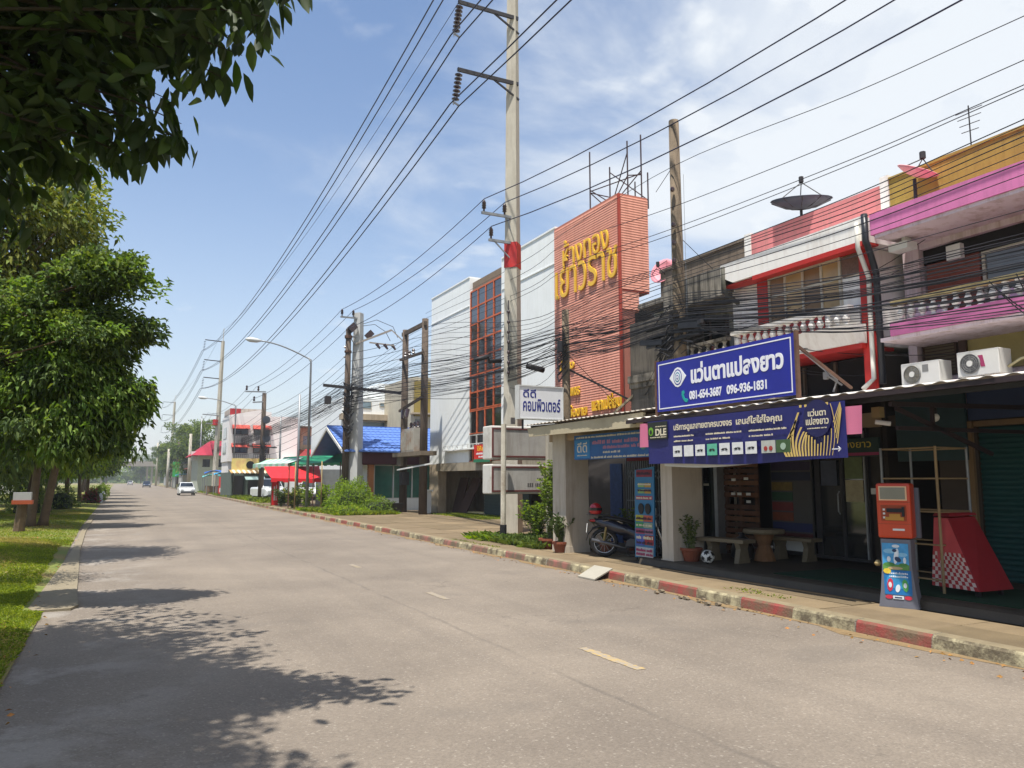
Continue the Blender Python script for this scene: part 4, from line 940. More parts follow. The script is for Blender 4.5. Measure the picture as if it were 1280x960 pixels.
# big orange-framed window: 4 columns, panes of their own, stepping wider at the foot
def owin(ya, yb, za, zb, cols, rows, m, nm):
    f = B()
    for i in range(cols + 1): y = ya + (yb - ya) * i / cols; f.box(14.08, 14.16, y - .035, y + .035, za, zb)
    for j in range(rows + 1): z = za + (zb - za) * j / rows; f.box(14.09, 14.15, ya, yb, z - .035, z + .035)
    fr = obj(nm, f, m, Y_)
    for i in range(cols):
        for j in range(rows):
            b = B(); y = ya + (yb - ya) * i / cols; z = za + (zb - za) * j / rows; t = rnd.uniform(-.006, .006)
            b.hexa([(14.12 + t, y + .03, z + .03), (14.14 + t, y + .03, z + .03), (14.14 - t, y + (yb - ya) / cols - .03, z + .03), (14.12 - t, y + (yb - ya) / cols - .03, z + .03), (14.12 + t, y + .03, z + (zb - za) / rows - .03), (14.14 + t, y + .03, z + (zb - za) / rows - .03), (14.14 - t, y + (yb - ya) / cols - .03, z + (zb - za) / rows - .03), (14.12 - t, y + (yb - ya) / cols - .03, z + (zb - za) / rows - .03)])
            obj('pane', b, DGLASS if rnd.random() > .25 else glass('smoke_glass', (48, 50, 54)), fr)
owin(29.06, 32.41, 4.75, 10.25, 4, 7, ORANGE_F, 'tall_window')
owin(29.06, 34.2, 3.66, 4.7, 6, 1, ORANGE_F, 'lower_window')
owin(28.0, 35.3, 3.0, 3.62, 8, 1, mat('white_frame', (186, 182, 176), .6, .06), 'ribbon_window')
owin(27.0, 36.1, 2.42, 2.98, 9, 1, ORANGE_F, 'foot_window')
b = B()
for z in (3.0, 3.18): b.box(13.9, 13.93, 28.0, 35.3, z, z + .03)
for k in range(13): b.box(13.9, 13.93, 28.0 + k * .6, 28.03 + k * .6, 3.03, 3.18)
b.box(13.88, 14.08, 28.0, 35.3, 2.96, 3.0); obj('railing', b, WHITE, Y_)
# remove of wall behind lower windows: stepped white cheeks
b = B(); b.box(14.061, 14.3, 34.25, 35.35, 3.68, 4.78); b.box(14.062, 14.3, 32.5, 34.2, 4.78, 4.8); b.box(14.06, 14.3, 24.41, 28.0, 2.99, 3.5); obj('wall_step', b, WHITE_W, Y_)
b = B(); b.box(13.95, 14.4, 24.41, 36.2, 2.02, 2.40); obj('sill_band', b, mat('stained_band', (150, 140, 122), .9, .12, 2, dirt=(104, 94, 80), damt=.7, streak=True), Y_)
b = B(); b.box(14.06, 14.5, 36.2, 37.4, 0, 2.38); b.box(16.5, 16.7, 24, 37.4, 0, 2.3); b.box(14.0, 17.4, 24.4, 24.7, 0, 2.3); b.box(14.4, 17.4, 37.1, 37.4, 0, 2.4); b.box(14.1, 14.5, 28.6, 29.05, 0, 2.02); b.box(14.1, 16.5, 24.7, 37.1, 2.28, 2.30); obj('ground_floor_wall', b, BEIGE, Y_)
b = B(); b.box(15.4, 15.5, 29.1, 33.6, 0, 2.0); obj('garage_shutter', b, mat('grey_green_shutter', (72, 84, 80), .7, .12, 2), Y_)
for k in range(14): b = B(); b.box(15.37, 15.4, 29.1, 33.6, .05 + k * .14, .12 + k * .14); obj('shutter_slat', b, mat('grey_green_shutter', (72, 84, 80), .7, .12, 2), Y_)
for (y, l, lab) in ((35.4, .1, 'left'), (34.1, .35, 'right')):
    b = B(); b.hexa([(15.0 - l, y, 0), (15.06 - l, y, 0), (15.06 - l, y + 1.05, 0), (15.0 - l, y + 1.05, 0), (15.3, y - l, 1.72), (15.36, y - l, 1.72), (15.36, y + 1.0 - l, 1.72), (15.3, y + 1.0 - l, 1.72)])
    obj('door_panel', b, mat('dark_brown_board', (74, 52, 44), .7, .15), label='brown board leaning in the open ground floor of the white building, %s one of the two' % lab, cat='board', group='boards leaning in the garage')
for z in (0,):
    t = thing('notice_banner', 'red and green banner with yellow print hung on the white building railing', 'banner', (13.8, 30, 2.3))
    b = B(); b.box(13.82, 13.85, 29.6, 31.3, 2.40, 3.12); obj('cloth', b, mat('red_cloth', (196, 44, 36), .7, .06), t)
    b = B(); b.box(13.80, 13.819, 29.6, 31.3, 2.36, 2.50); obj('green_strip', b, mat('green_cloth', (40, 110, 80), .7, .1), t)
    text('ให้เช่า', mat('yellow_print2', (236, 190, 40), .6, 0), t, (13.82, 30.4, 2.96), 1.1, .22, bold=.02)
    greek(t, PRW, 13.82, 31.05, 29.8, 2.74, .09, 4, 51); greek(t, PRW, 13.82, 30.8, 30.1, 2.6, .07, 4, 52)
GL = mat('gold_letters', (228, 180, 48), .45, .06, 6, spec=.5)
text('ห้างทอง', GL, Y_, (13.965, 22.22, 9.70), 2.95, 1.02, bold=.0, extrude=.05, slant=-.05)
text('เยาวราช', GL, Y_, (13.965, 22.25, 8.66), 3.95, 1.05, bold=.0, extrude=.05)
text('ห้าง', GL, Y_, (13.965, 23.45, 5.66), .95, .36, bold=.02, extrude=.05); text('เพชร', GL, Y_, (13.965, 22.95, 4.66), .65, .3, bold=.02, extrude=.05)
text('ซื้อขาย', GL, Y_, (13.965, 22.75, 3.98), 1.15, .42, bold=.02, extrude=.05); text('แลกเปลี่ยน', GL, Y_, (13.965, 21.0, 4.12), 1.7, .5, bold=.02, extrude=.05)
# billboard skeleton on the roof
t = thing('roof_scaffold', 'bare rusty steel billboard frame on top of the terracotta tower', 'scaffold', (15, 21, 10.9))
SK = mat('scaffold_steel', (62, 48, 52), .7, .15)
pts = [(14.2, 22.2, 10.9, 13.1), (14.9, 22.0, 10.9, 12.6), (14.6, 20.5, 10.9, 12.9), (15.1, 20.3, 10.3, 12.9), (16.2, 22.3, 10.9, 12.4), (15.8, 21.0, 10.9, 12.2)]
pts[3] = (15.05, 20.35, 10.86, 13.15)
for x, y, a, c in pts: b = B(); b.tube([(x, y, a), (x, y, c)], .028, 5); obj('upright', b, SK, t)
for a, c in (((14.2, 22.2, 11.6), (14.9, 22.0, 11.0)), ((14.2, 22.2, 11.6), (15.8, 21, 11.0)), ((14.2, 22.2, 11.7), (16.2, 22.3, 11.0)), ((14.6, 20.5, 12.5), (14.9, 22.0, 11.0)), ((14.9, 22, 11.1), (15.05, 20.35, 11.9)), ((14.6, 20.5, 11.7), (15.05, 20.35, 11.75)), ((14.2, 22.2, 11.65), (15.05, 20.35, 11.8)), ((14.9, 22, 12.4), (15.8, 21, 11.2)), ((14.9, 22, 11.05), (14.6, 20.5, 11.7))):
    b = B(); b.tube([a, c], .02, 5); obj('brace', b, SK, t)
# ================================================================== POLES
def box_pole(b, x, y, z1, w0, w1, m=0, n=4):
    b.tube([(x, y, -.1), (x, y, z1)], [w0 * .707, w1 * .707], 4, m)
def disc_string(b, a, c, n, r=.12):
    a = Vector(a); c = Vector(c); d = (c - a)
    for k in range(n):
        p = a + d * ((k + .5) / n); q = a + d * ((k + .85) / n)
        b.tube([p, a + d * ((k + .62) / n), q], [r * .45, r, r * .35], 8)
def mv_arm(t, x, y, z, xs, zdrop, m=STEEL):
    b = B(); b.beam((xs[0] - .08, y - .12, z), (x, y - .12, z), .07, .08); b.beam((xs[-1] + .1, y - .12, z), (x - .1, y - .12, z - .55), .03, .04); obj('cross_arm', b, m, t)
    for q in xs:
        b = B(); b.lathe([(.03, 0), (.03, .10), (.075, .11), (.05, .17), (.078, .19), (.05, .25), (.075, .27), (.045, .34), (.03, .38)], (q, y - .12, z + .04), 10); obj('insulator', b, PORC, t, smooth=True)
P1 = thing('transmission_pole', 'very tall square concrete pole with a red painted band in the middle of the picture', 'utility pole', (10.85, 21.6, 0))
b = B(); box_pole(b, 10.85, 21.6, 20.5, .50, .26); sh = obj('shaft', b, POLE_C, P1); sh.rotation_euler = (0, 0, 0)
b = B(); b.tube([(10.85, 21.6, 8.3), (10.85, 21.6, 9.12)], [.41 * .707 * 1.06, .40 * .707 * 1.06], 4); obj('red_band', b, RED, P1)
for z, n in ((14.5, 7), (16.8, 7), (19.1, 7)):
    b = B(); b.beam((8.85, 21.5, z + .02), (10.98, 21.45, z), .07, .12); b.beam((10.1, 21.48, z - .02), (11.0, 21.42, z - .55), .05, .05); obj('cross_arm', b, DSTEEL, P1)
    b = B(); disc_string(b, (8.9, 21.5, z - .08), (8.78, 21.5, z - 1.05), n, .13); obj('insulator_string', b, PORC, P1, smooth=True)
    b = B(); b.tube([(8.9, 21.5, z), (8.9, 21.5, z - .12)], .015, 5); b.tube([(8.78, 21.5, z - .1), (8.78, 21.5, z - .11)], .004, 4) if False else None; obj('hanger', b, STEEL, P1); b = B(); b.beam((8.72, 21.5, z - 1.1), (8.9, 21.5, z - 1.18), .04, .05); b.beam((8.70, 21.5, z - 1.02), (8.72, 21.5, z - 1.2), .03, .03); obj('clamp', b, STEEL, P1)
mv_arm(P1, 10.85, 21.6, 9.95, (9.78, 10.5), 0); mv_arm(P1, 10.85, 21.6, 9.1, (10.03,), 0)
b = B()
for z in np.arange(4.9, 7.1, .32): b.lathe([(.03, -.05), (.05, -.02), (.05, .02), (.03, .05)], (10.58, 21.35, z), 8)
b.beam((10.6, 21.38, 4.8), (10.6, 21.38, 7.2), .03, .02); obj('spool_rack', b, PORC, P1)
b = B(); b.tube([(10.3, 21.3, 5.25), (9.9, 21.3, 5.2), (9.85, 21.3, 5.35), (9.4, 21.3, 5.2)], .07, 6); obj('cable_joint', b, BLACK, P1, smooth=True); b = B(); b.tube([(11.2, 21.3, 5.15), (11.8, 21.3, 5.05)], .09, 6); obj('cable_joint', b, BLACK, P1, smooth=True)
b = B(); b.box(10.62, 10.75, 21.22, 21.28, 3.3, 3.5); obj('number_plate', b, mat('faded_black', (84, 80, 78), .7, .1), P1)

def wood_pole(x, y, h, r, label, racks=(), m=WOOD_P, lean=(0, 0), cat='utility pole'):
    t = thing('utility_pole', label, cat, (x, y, 0))
    b = B(); b.tube([(x, y, -.1), (x + lean[0] * .5 + .012, y, h * .5), (x + lean[0], y + lean[1], h)], [r * 1.12, r, r * .82], 10); obj('shaft', b, m, t, smooth=True)
    for z in racks:
        b = B(); b.lathe([(.03, -.05), (.05, -.02), (.05, .02), (.03, .05)], (x - r - .03, y - .1, z), 8); obj('spool', b, PORC, t)
    return t
W1 = wood_pole(10.6, 13.1, 9.55, .135, 'bare weathered wooden pole behind the blue sign with a mass of black cables', (6.3, 6.7, 7.1, 7.9))
b = B()
r_ = random.Random(3)
for k in range(26):
    z = r_.uniform(4.3, 5.4); a = r_.uniform(-.35, .1); c = r_.uniform(.1, .5)
    pts = [(10.6 + a * .3, 13.1 + a, z), (10.5 + r_.uniform(-.15, .1), 13.2, z - r_.uniform(0, .4)), (10.45, 13.3 + c, z - r_.uniform(.1, .6)), (10.7 + r_.uniform(-.1, .3), 13.2 + c, z + r_.uniform(-.2, .3))]
    b.tube(pts, r_.uniform(.008, .014), 4)
for z in (4.62, 4.8, 5.0): b.tube([(10.5, 12.3, z), (10.5, 14.1, z - .05)], .05, 6)
b.beam((10.45, 12.15, 4.75), (10.45, 12.9, 4.85), .1, .12); b.beam((10.48, 13.5, 4.6), (10.48, 14.3, 4.7), .1, .12)
obj('cable_tangle', b, WIRE, W1)
b = B(); b.beam((10.9, 13.3, 4.9), (10.3, 12.0, 4.78), .05, .08); b.beam((10.3, 12.3, 4.4), (10.6, 13.1, 4.6), .03, .03); obj('bracket', b, DSTEEL, W1)
b = B(); b.tube([(10.74, 13.0, 3.0), (10.75, 13.0, 8.3)], .006, 4); obj('earth_wire', b, STEEL, W1)
W2 = wood_pole(10.6, 17.9, 6.2, .115, 'short wooden pole rising through the end of the grey canopy before the terracotta tower', (5.2, 4.6))
b = B()
for k in range(10):
    z = r_.uniform(4.5, 5.3); b.tube([(10.5, 17.6, z), (10.38, 17.9, z - .3), (10.5, 18.2, z - .1), (10.55, 17.8, z + .1)], .012, 4)
b.tube([(10.35, 17.75, 5.0), (10.35, 17.75, 5.3)], .09, 8); obj('cable_tangle', b, WIRE, W2)
b = B(); b.beam((10.6, 17.9, 4.6), (13.2, 16.0, 2.9), .05, .05); obj('guy_stay', b, DSTEEL, W2)
b = B(); b.beam((10.9, 16.3, 3.15), (12.2, 15.0, 4.75), .11, .05); b.beam((12.2, 15.0, 4.75), (12.25, 15.0, 3.2), .03, .03); obj('leaning_plank', b, mat('pale_plank', (150, 136, 112), .8, .12, 4), label='pale plank propped up on the grey canopy', cat='plank')
b = B(); b.prism([(13.6, 3.0), (12.7, 3.05), (12.85, 4.5), (13.0, 4.5)], 11.4, 11.44); obj('tarpaulin', b, mat('faded_red_tarp', (142, 62, 54), .8, .15), label='faded red triangular sheet standing on the canopy left of the blue sign', cat='tarpaulin')

# second pair: dark wooden pole and pale concrete pole in the bush
P2 = thing('utility_pole', 'pale square concrete pole standing in the green bush', 'utility pole', (10.75, 39.4, 0))
b = B(); box_pole(b, 10.75, 39.4, 10.3, .62, .36); obj('shaft', b, mat('pale_pole_concrete', (176, 176, 174), .8, .06, 2), P2)
mv_arm(P2, 10.75, 39.4, 10.0, (9.83, 10.42), 0); mv_arm(P2, 10.75, 39.4, 9.0, (10.15,), 0)
b = B(); b.beam((10.5, 39.2, 8.6), (12.3, 38.6, 9.4), .08, .09); b.beam((11.2, 38.9, 8.7), (12.4, 38.4, 8.55), .06, .07); b.beam((12.3, 38.6, 9.4), (12.9, 38.3, 8.75), .05, .06); obj('cross_arm', b, mat('arm_concrete', (140, 132, 124), .8, .1), P2)
for k in range(3): b = B(); b.tube([(11.5 + k * .42, 38.6, 8.6), (11.65 + k * .42, 38.5, 8.35)], [.09, .05], 7); obj('fuse_cutout', b, PORC, P2)
b = B(); b.tube([(10.9, 39.2, 9.7), (11.6, 39, 9.95), (12.4, 38.7, 9.6), (12.6, 38.5, 9.0)], .015, 4); b.tube([(10.9, 39.2, 9.6), (11.5, 39, 9.7), (12.0, 38.7, 9.3), (12.2, 38.5, 8.8)], .015, 4); obj('jumper', b, WIRE, P2)
b = B(); b.beam((10.2, 39.1, 9.3), (10.5, 39.1, 9.6), .18, .35); b.beam((11.1, 39.1, 9.0), (11.4, 39.1, 9.3), .18, .3); obj('arrester', b, PORC, P2)
P2b = wood_pole(10.2, 39.3, 9.4, .17, 'dark brown wooden pole wrapped in cable coils, beside the pale concrete pole in the bush', (8.4, 7.9), WOOD_D)
b = B()
for k in range(30):
    z = r_.uniform(4.0, 6.6); a = r_.uniform(.15, .32); b.tube([(10.2 - a, 39.0, z), (10.2, 38.95, z - r_.uniform(.1, .5)), (10.2 + a, 39.0, z + r_.uniform(-.2, .2))], .03, 4)
obj('cable_coils', b, WIRE, P2b)
b = B(); b.beam((8.9, 39.0, 6.35), (13.0, 39.0, 6.15), .12, .14); b.box(9.0, 9.3, 38.9, 39.1, 5.4, 5.8); obj('cross_arm', b, DSTEEL, P2b)
b = B(); b.tube([(10.2, 39.3, 8.9), (10.2, 39.3, 9.05)], .2, 8); b.tube([(10.2, 39.3, 8.15), (10.2, 39.3, 8.25)], .19, 8); obj('pole_strap', b, RUST, P2b)
# H-frame with the transformer platform
HF = thing('transformer_frame', 'two dark wooden poles joined by cross beams with a grey transformer on a platform', 'utility pole', (12.8, 36.3, 0))
for (x, y, h) in ((12.8, 37.8, 9.3), (12.8, 34.9, 9.35)): b = B(); b.tube([(x, y, -.1), (x, y, h)], [.21, .16], 10); obj('pole', b, WOOD_D, HF, smooth=True)
b = B(); b.beam((12.75, 38.1, 9.1), (12.75, 34.7, 9.1), .14, .2); b.beam((12.6, 38.0, 7.75), (12.6, 34.7, 7.65), .1, .12); b.beam((12.6, 38.0, 5.1), (12.6, 34.7, 5.5), .1, .12); obj('cross_beam', b, WOOD_D, HF)
for y in (37.2, 36.6, 36.0): b = B(); b.lathe([(.04, 0), (.1, .05), (.05, .12), (.1, .17), (.05, .26)], (12.6, y, 7.78), 8); obj('insulator', b, PORC, HF)
for y in (37.1, 36.4): b = B(); b.tube([(12.5, y, 5.05), (12.4, y - .15, 4.65)], [.11, .07], 7); obj('fuse_cutout', b, PORC, HF)
b = B(); b.box(12.4, 13.2, 34.2, 38.4, 1.75 + 1.0, 1.95 + 1.0); b.box(12.5, 12.62, 37.3, 38.0, 2.3, 2.75); obj('platform', b, mat('weathered_timber', (110, 98, 82), .9, .2, 4), HF)
b = B(); b.box(12.45, 13.15, 35.3, 37.2, 2.96, 4.1); obj('transformer_tank', b, mat('transformer_grey', (160, 156, 146), .6, .1, 3, dirt=(130, 92, 64), damt=.7), HF)
for k in range(7): b = B(); b.box(12.38, 12.449, 35.45 + k * .26, 35.50 + k * .26, 3.05, 3.95); obj('cooling_fin', b, mat('transformer_grey', (160, 156, 146), .6, .1, 3, dirt=(130, 92, 64), damt=.7), HF)
for y in (35.7, 36.2, 36.7): b = B(); b.lathe([(.05, 0), (.11, .06), (.06, .14), (.11, .2), (.05, .34)], (12.8, y, 4.1), 8); obj('bushing', b, PORC, HF)
b = B(); b.box(12.5, 12.9, 37.2, 37.55, 1.35, 2.0); obj('meter_box', b, DSTEEL, HF)
b = B(); b.beam((12.4, 37.6, 2.1), (12.7, 33.5, 2.35), .04, .07); obj('white_brace', b, WHITE, HF)
# street lamps
def lamp(x, y, h, reach, rise, label, r=.075):
    t = thing('street_lamp', label, 'street lamp', (x, y, 0))
    b = B(); b.tube([(x, y, -.1), (x, y, h * .97), (x - .15, y + .02, h)], [r * 1.15, r * .7, r * .6], 8); obj('post', b, STEEL, t, smooth=True)
    b = B(); n = 8; pts = [(x, y, h * .93)] + [(x - reach * (i / n), y, h * .985 + rise * math.sin(i / n * 1.5) ) for i in range(n + 1)]; b.tube(pts, r * .5, 6); obj('arm', b, STEEL, t, smooth=True)
    b = B(); e = Vector(pts[-1]); b.tube([e + Vector((.1, 0, 0)), e + Vector((-.15, 0, 0)), e + Vector((-.5, 0, .03)), e + Vector((-.72, 0, .04))], [.05, .12, .14, .05], 8); obj('lamp_head', b, mat('lamp_shell', (190, 192, 190), .4, .05), t, smooth=True)
    return t
lamp(9.0, 42.5, 8.25, 2.75, .85, 'curved arm street lamp nearest the camera, left of the green bush')
lamp(9.3, 76, 8.6, 2.6, .6, 'curved arm street lamp in front of the distant white three storey building')
# far tall pole with three arms and smaller ones behind
def tall_pole(x, y, h, arms, reach, label, top_rod=True, w=.5):
    t = thing('transmission_pole', label, 'utility pole', (x, y, 0))
    b = B(); b.tube([(x - .25, y, -.1), (x, y, h)], [w * .707, w * .4], 4)
    if top_rod: b.tube([(x, y, h), (x + .05, y, h + 1.6)], .04, 4)
    obj('shaft', b, POLE_C, t)
    for z in arms:
        b = B(); b.beam((x - reach, y, z + .1), (x, y, z), .1, .1); obj('cross_arm', b, DSTEEL, t)
        b = B(); disc_string(b, (x - reach, y, z), (x - reach - .1, y, z - 1.2), 6, .14); obj('insulator_string', b, PORC, t)
    return t
T3 = tall_pole(10.6, 102, 18.9, (18.8, 16.3, 14.1), 2.1, 'tall tapered transmission pole with three side arms before the white three storey building')
b = B(); b.tube([(10.1, 101.8, 8.3), (10.15, 101.8, 9.0)], .33, 4); obj('red_band', b, RED, T3)
b = B(); b.beam((8.6, 101.8, 9.6), (10.6, 101.8, 9.5), .12, .12); b.beam((9.0, 101.8, 8.5), (10.6, 101.8, 8.5), .12, .12); obj('cross_arm', b, STEEL, T3)
tall_pole(10.9, 205, 20.5, (20.3, 17.2, 14.4), 2.6, 'farthest three armed transmission pole, thin against the sky', w=.6)
P3b = wood_pole(11.0, 96, 9.3, .25, 'grey wooden pole close behind the tall three armed pole', (8.5,), POLE_C)
# pole with loudspeakers before the white building
P4 = wood_pole(10.1, 65, 8.6, .2, 'dark wooden pole with two horn loudspeakers in front of the distant white building', (), WOOD_D)
b = B(); b.beam((8.6, 64.9, 8.65), (10.2, 64.9, 8.7), .08, .1); b.beam((9.2, 64.9, 7.8), (10.2, 64.9, 7.9), .08, .1); obj('cross_arm', b, STEEL, P4)
for q, z in ((8.7, 8.75), (9.6, 8.75), (9.3, 7.9)): b = B(); b.lathe([(.05, 0), (.1, .1), (.06, .2), (.09, .32), (.04, .4)], (q, 64.9, z), 7); obj('insulator', b, PORC, P4)
for q, z in ((10.25, 6.4), (10.3, 4.9)): b = B(); b.lathe([(.08, .3), (.12, .1), (.32, -.25)], (q, 64.7, z), 10, axis='y'); obj('loudspeaker', b, mat('horn_grey', (70, 74, 84), .5, .1), P4)
b = B(); b.beam((8.9, 64.8, 4.3), (11.2, 64.8, 4.2), .1, .1)
for k in range(14): z = r_.uniform(2.8, 4.6); b.tube([(9.9, 64.7, z), (10.1, 64.6, z - .3), (10.35, 64.7, z)], .04, 4)
obj('cable_coils', b, WIRE, P4)
for (x, y, h, r, lab, m) in ((9.3, 128, 8.6, .24, 'pale concrete pole behind the white car on the road', POLE_C), (9.4, 190, 8.5, .28, 'distant pale pole left of the green sheet', POLE_C), (10.5, 175, 9.5, .24, 'distant brown pole with the white lamp bracket', WOOD_D), (9.0, 240, 12, .25, 'farthest pale pole beside the overpass', POLE_C), (9.9, 118, 10.6, .09, 'thin grey lamp post with a double head before the red roof', STEEL)):
    wood_pole(x, y, h, r, lab, (), m)
# slim grey posts by the green canopy
for (x, y, h, lab) in ((9.35, 47.0, 6.7, 'thin dark post tight against the nearest street lamp'), (10.6, 60.0, 6.4, 'thin grey post with a side bracket in front of the blank white wall')):
    wood_pole(x, y, h, .07, lab, (), STEEL)

# ================================================================== WIRES
wires = []
def wire(pts, r, label, group, m=WIRE, sub=6, name='overhead_wire', cat='wire'):
    P = [Vector(p) for p in pts]; out = []
    for i in range(len(P) - 1):
        p0 = P[max(i - 1, 0)]; p1 = P[i]; p2 = P[i + 1]; p3 = P[min(i + 2, len(P) - 1)]
        for k in range(sub):
            t = k / sub; out.append(.5 * ((2 * p1) + (p2 - p0) * t + (2 * p0 - 5 * p1 + 4 * p2 - p3) * t * t + (3 * p1 - p0 - 3 * p2 + p3) * t ** 3))
    out.append(P[-1]); b = B(); b.tube(out, r, 4, cap=False)
    return obj(name, b, m, smooth=True, label=label, cat=cat, group=group)
def sag(a, c, s, n=14):
    a = Vector(a); c = Vector(c); return [a + (c - a) * (i / n) - Vector((0, 0, s * 4 * (i / n) * (1 - i / n))) for i in range(n + 1)]
def chain(pts, sags, r, label, group, m=WIRE, n=14):
    out = []
    for (a, c, s) in zip(pts, pts[1:], sags): out += sag(a, c, s, n)[:-1]
    out.append(Vector(pts[-1])); b = B(); b.tube(out, r, 4, cap=False); return obj('overhead_wire', b, m, smooth=True, label=label, cat='wire', group=group)
# high voltage pairs along the tall poles
names = ['lowest', 'middle', 'topmost']
for i, z in enumerate((14.5, 16.8, 19.1)):
    for j, dx in enumerate((-.16, .14)):
        chain([(9.0 + dx, -60, z + 1), (8.76 + dx, 21.5, z - 1.2), (8.3 + dx * .6, 102, (14.1, 16.3, 18.8)[i] - 1.3), (8.1 + dx, 205, (14.4, 17.2, 20.3)[i] - 1.3)], (2.0, 2.2, 2.0), .026, '%s wire of the high voltage pair on the %s pole arm' % (('road side', 'building side')[j], names[i]), 'paired high voltage conductors, %s arm' % names[i], WIRE_B, 20)
chain([(10.9, -60, 22), (10.85, 21.5, 20.6), (10.6, 102, 20.3), (10.9, 205, 22)], (1.5, 1.8, 2), .014, 'thin earth wire on the very tops of the transmission poles', None, WIRE_B, 20)
# three medium voltage conductors
for i, (x1, z1, x2, z2, x0, lab) in enumerate(((9.78, 10.40, 9.83, 10.4, 9.9, 'outermost'), (10.5, 10.40, 10.42, 10.4, 10.5, 'inner upper'), (10.03, 9.54, 10.15, 9.4, 10.15, 'lower'))):
    chain([(x0, -15, z1 + .2), (x1, 21.45, z1), (x2, 39.3, z2), (x2 - 1.0, 65, z2 - 1.35), (x2 - .6, 101.8, z2 - .6), (x2, 205, 9.5)], (1.45, .35, .5, .8, 2), .016, '%s of the three thick conductors on upright brown insulators' % lab, None, WIRE_B)
# service wires and telecom cables, each followed across the poles at surveyed points
# (px, py, X): sight line met with the plane X the wire runs in
def wsurv(pts, r, label, group, m=WIRE, ext=True):
    P = [at_x(*p) for p in pts]
    if ext:   # carry the wire on beyond the right edge
        d = (P[0] - P[1]).normalized(); P = [P[0] + d * 7] + P
    return wire(P, r, label, group, m)
G1 = 'thin service wires fanning from the wooden pole above the parapets'
for k, (y0_, y1_, yp, yl_) in enumerate([(20, 207, 330, 392), (75, 258, 345, 398), (106, 285, 366, 410), (111, 292, 372, 418)]):
    wsurv([(1280, y0_, 10.55), (1060, y0_ + (y1_ - y0_) * .53, 10.5), (843, y1_, 10.45), (707, yp - 40 if k < 2 else yp - 34, 10.5), (648, yp, 10.6), (532, yl_, 12.4)], .0075, '%s of the four thin service wires rising rightward from the wooden pole' % ('topmost', 'second highest', 'third highest', 'lowest')[k], G1)
G2 = 'bundle of wires dipping across the pink and mustard parapets'
r_ = random.Random(11)
for k, (y0_, ym, y1_) in enumerate([(149, 243, 316), (156, 250, 318), (163, 255, 320), (170, 262, 322), (178, 268, 331), (190, 276, 336), (203, 284, 340), (218, 296, 347), (262, 322, 368)]):
    yl2 = 400 + k * 6
    wsurv([(1280, y0_, 10.6), (1080, ym - 5, 10.55), (960, (ym + y1_) / 2 + 6, 10.5), (843, y1_ + 14, 10.45), (760, y1_ + 40 + k, 10.5), (707, y1_ + 66 + k * 2, 10.5), (645, y1_ + 86 + k * 4, 10.6), (530, yl2 + 10, 12.5), (437, 470 + k * 4, 10.2), (330, 525 + k * 2, 10.1), (280, 548 + k, 10.6), (210, 578, 10.8)], .0065 if k % 3 else .009, 'thin wire crossing the pink and mustard parapets, %s from the top at the right edge' % ('first', 'second', 'third', 'fourth', 'fifth', 'sixth', 'seventh', 'eighth', 'ninth')[k], G2)
G3 = 'black telecom cables sweeping past the balconies to the wooden pole'
for k in range(38):
    t = k / 37; y0_ = 292 + 98 * t + r_.uniform(-4, 4); y1_ = 372 + 48 * t + r_.uniform(-5, 5); big_ = k in (15, 23, 27)
    ymid = (y0_ + y1_) / 2 + r_.uniform(1, 9) + 7
    y2_ = 408 + 42 * t + r_.uniform(-3, 3); y3_ = 424 + 50 * t + r_.uniform(-4, 4); y4_ = 455 + 42 * t + r_.uniform(-4, 4)
    wsurv([(1280, y0_, 10.45), (1170, y0_ * .75 + y1_ * .25 + 7, 10.4), (1060, ymid, 10.4), (940, y1_ - 3 + (ymid - y1_) * .25, 10.4), (843, y1_, 10.42), (770, (y1_ + y2_) / 2 + 5, 10.45), (707, y2_, 10.48), (645, y3_, 10.55), (575, (y3_ + y4_) / 2 + 4, 11.4), (515, y4_, 12.5), (437, 478 + 28 * t + r_.uniform(-3, 3), 10.2), (383, 510 + 20 * t + r_.uniform(-2, 2), 10.0), (329, 536 + 12 * t, 10.1), (280, 556 + 8 * t, 10.6), (222, 578 + 4 * t, 10.8)], .016 if big_ else r_.uniform(.0045, .0085), 'black telecom cable sweeping across the balconies past the wooden poles', G3)
G4 = 'slack drop wires hanging from the wooden pole to the shop fronts'
for k in range(16):
    a = Vector((10.5, 13.0, r_.uniform(4.5, 5.1))); y = r_.choice([12.2, 11.2, 10.4, 9.6, 9.1, 8.8, 7.6, 14.5, 15.5, 16.5]); c = Vector((11.7, y, r_.uniform(3.3, 4.3))) if k % 4 else Vector((12.0, y, r_.uniform(5, 6)))
    b = B(); b.tube(sag(a, c, r_.uniform(.1, .45), 10), .0065, 4, cap=False); obj('drop_wire', b, WIRE, smooth=True, label='slack thin drop wire from the wooden pole to a shophouse front', cat='wire', group=G4)
for k in range(7):
    a = Vector((10.45, 5.6 + k * .12, 4.1 + r_.uniform(0, .35))); c = Vector((10.9, 4.4 + r_.uniform(-.3, 1.2), 3.5 + r_.uniform(-.2, .6)))
    b = B(); b.tube(sag(a, c, r_.uniform(.15, .4), 10), .008, 4, cap=False); obj('drop_wire', b, WIRE, smooth=True, label='loose looped wire in front of the pink balcony at the right edge', cat='wire', group='loose loops before the pink balcony')
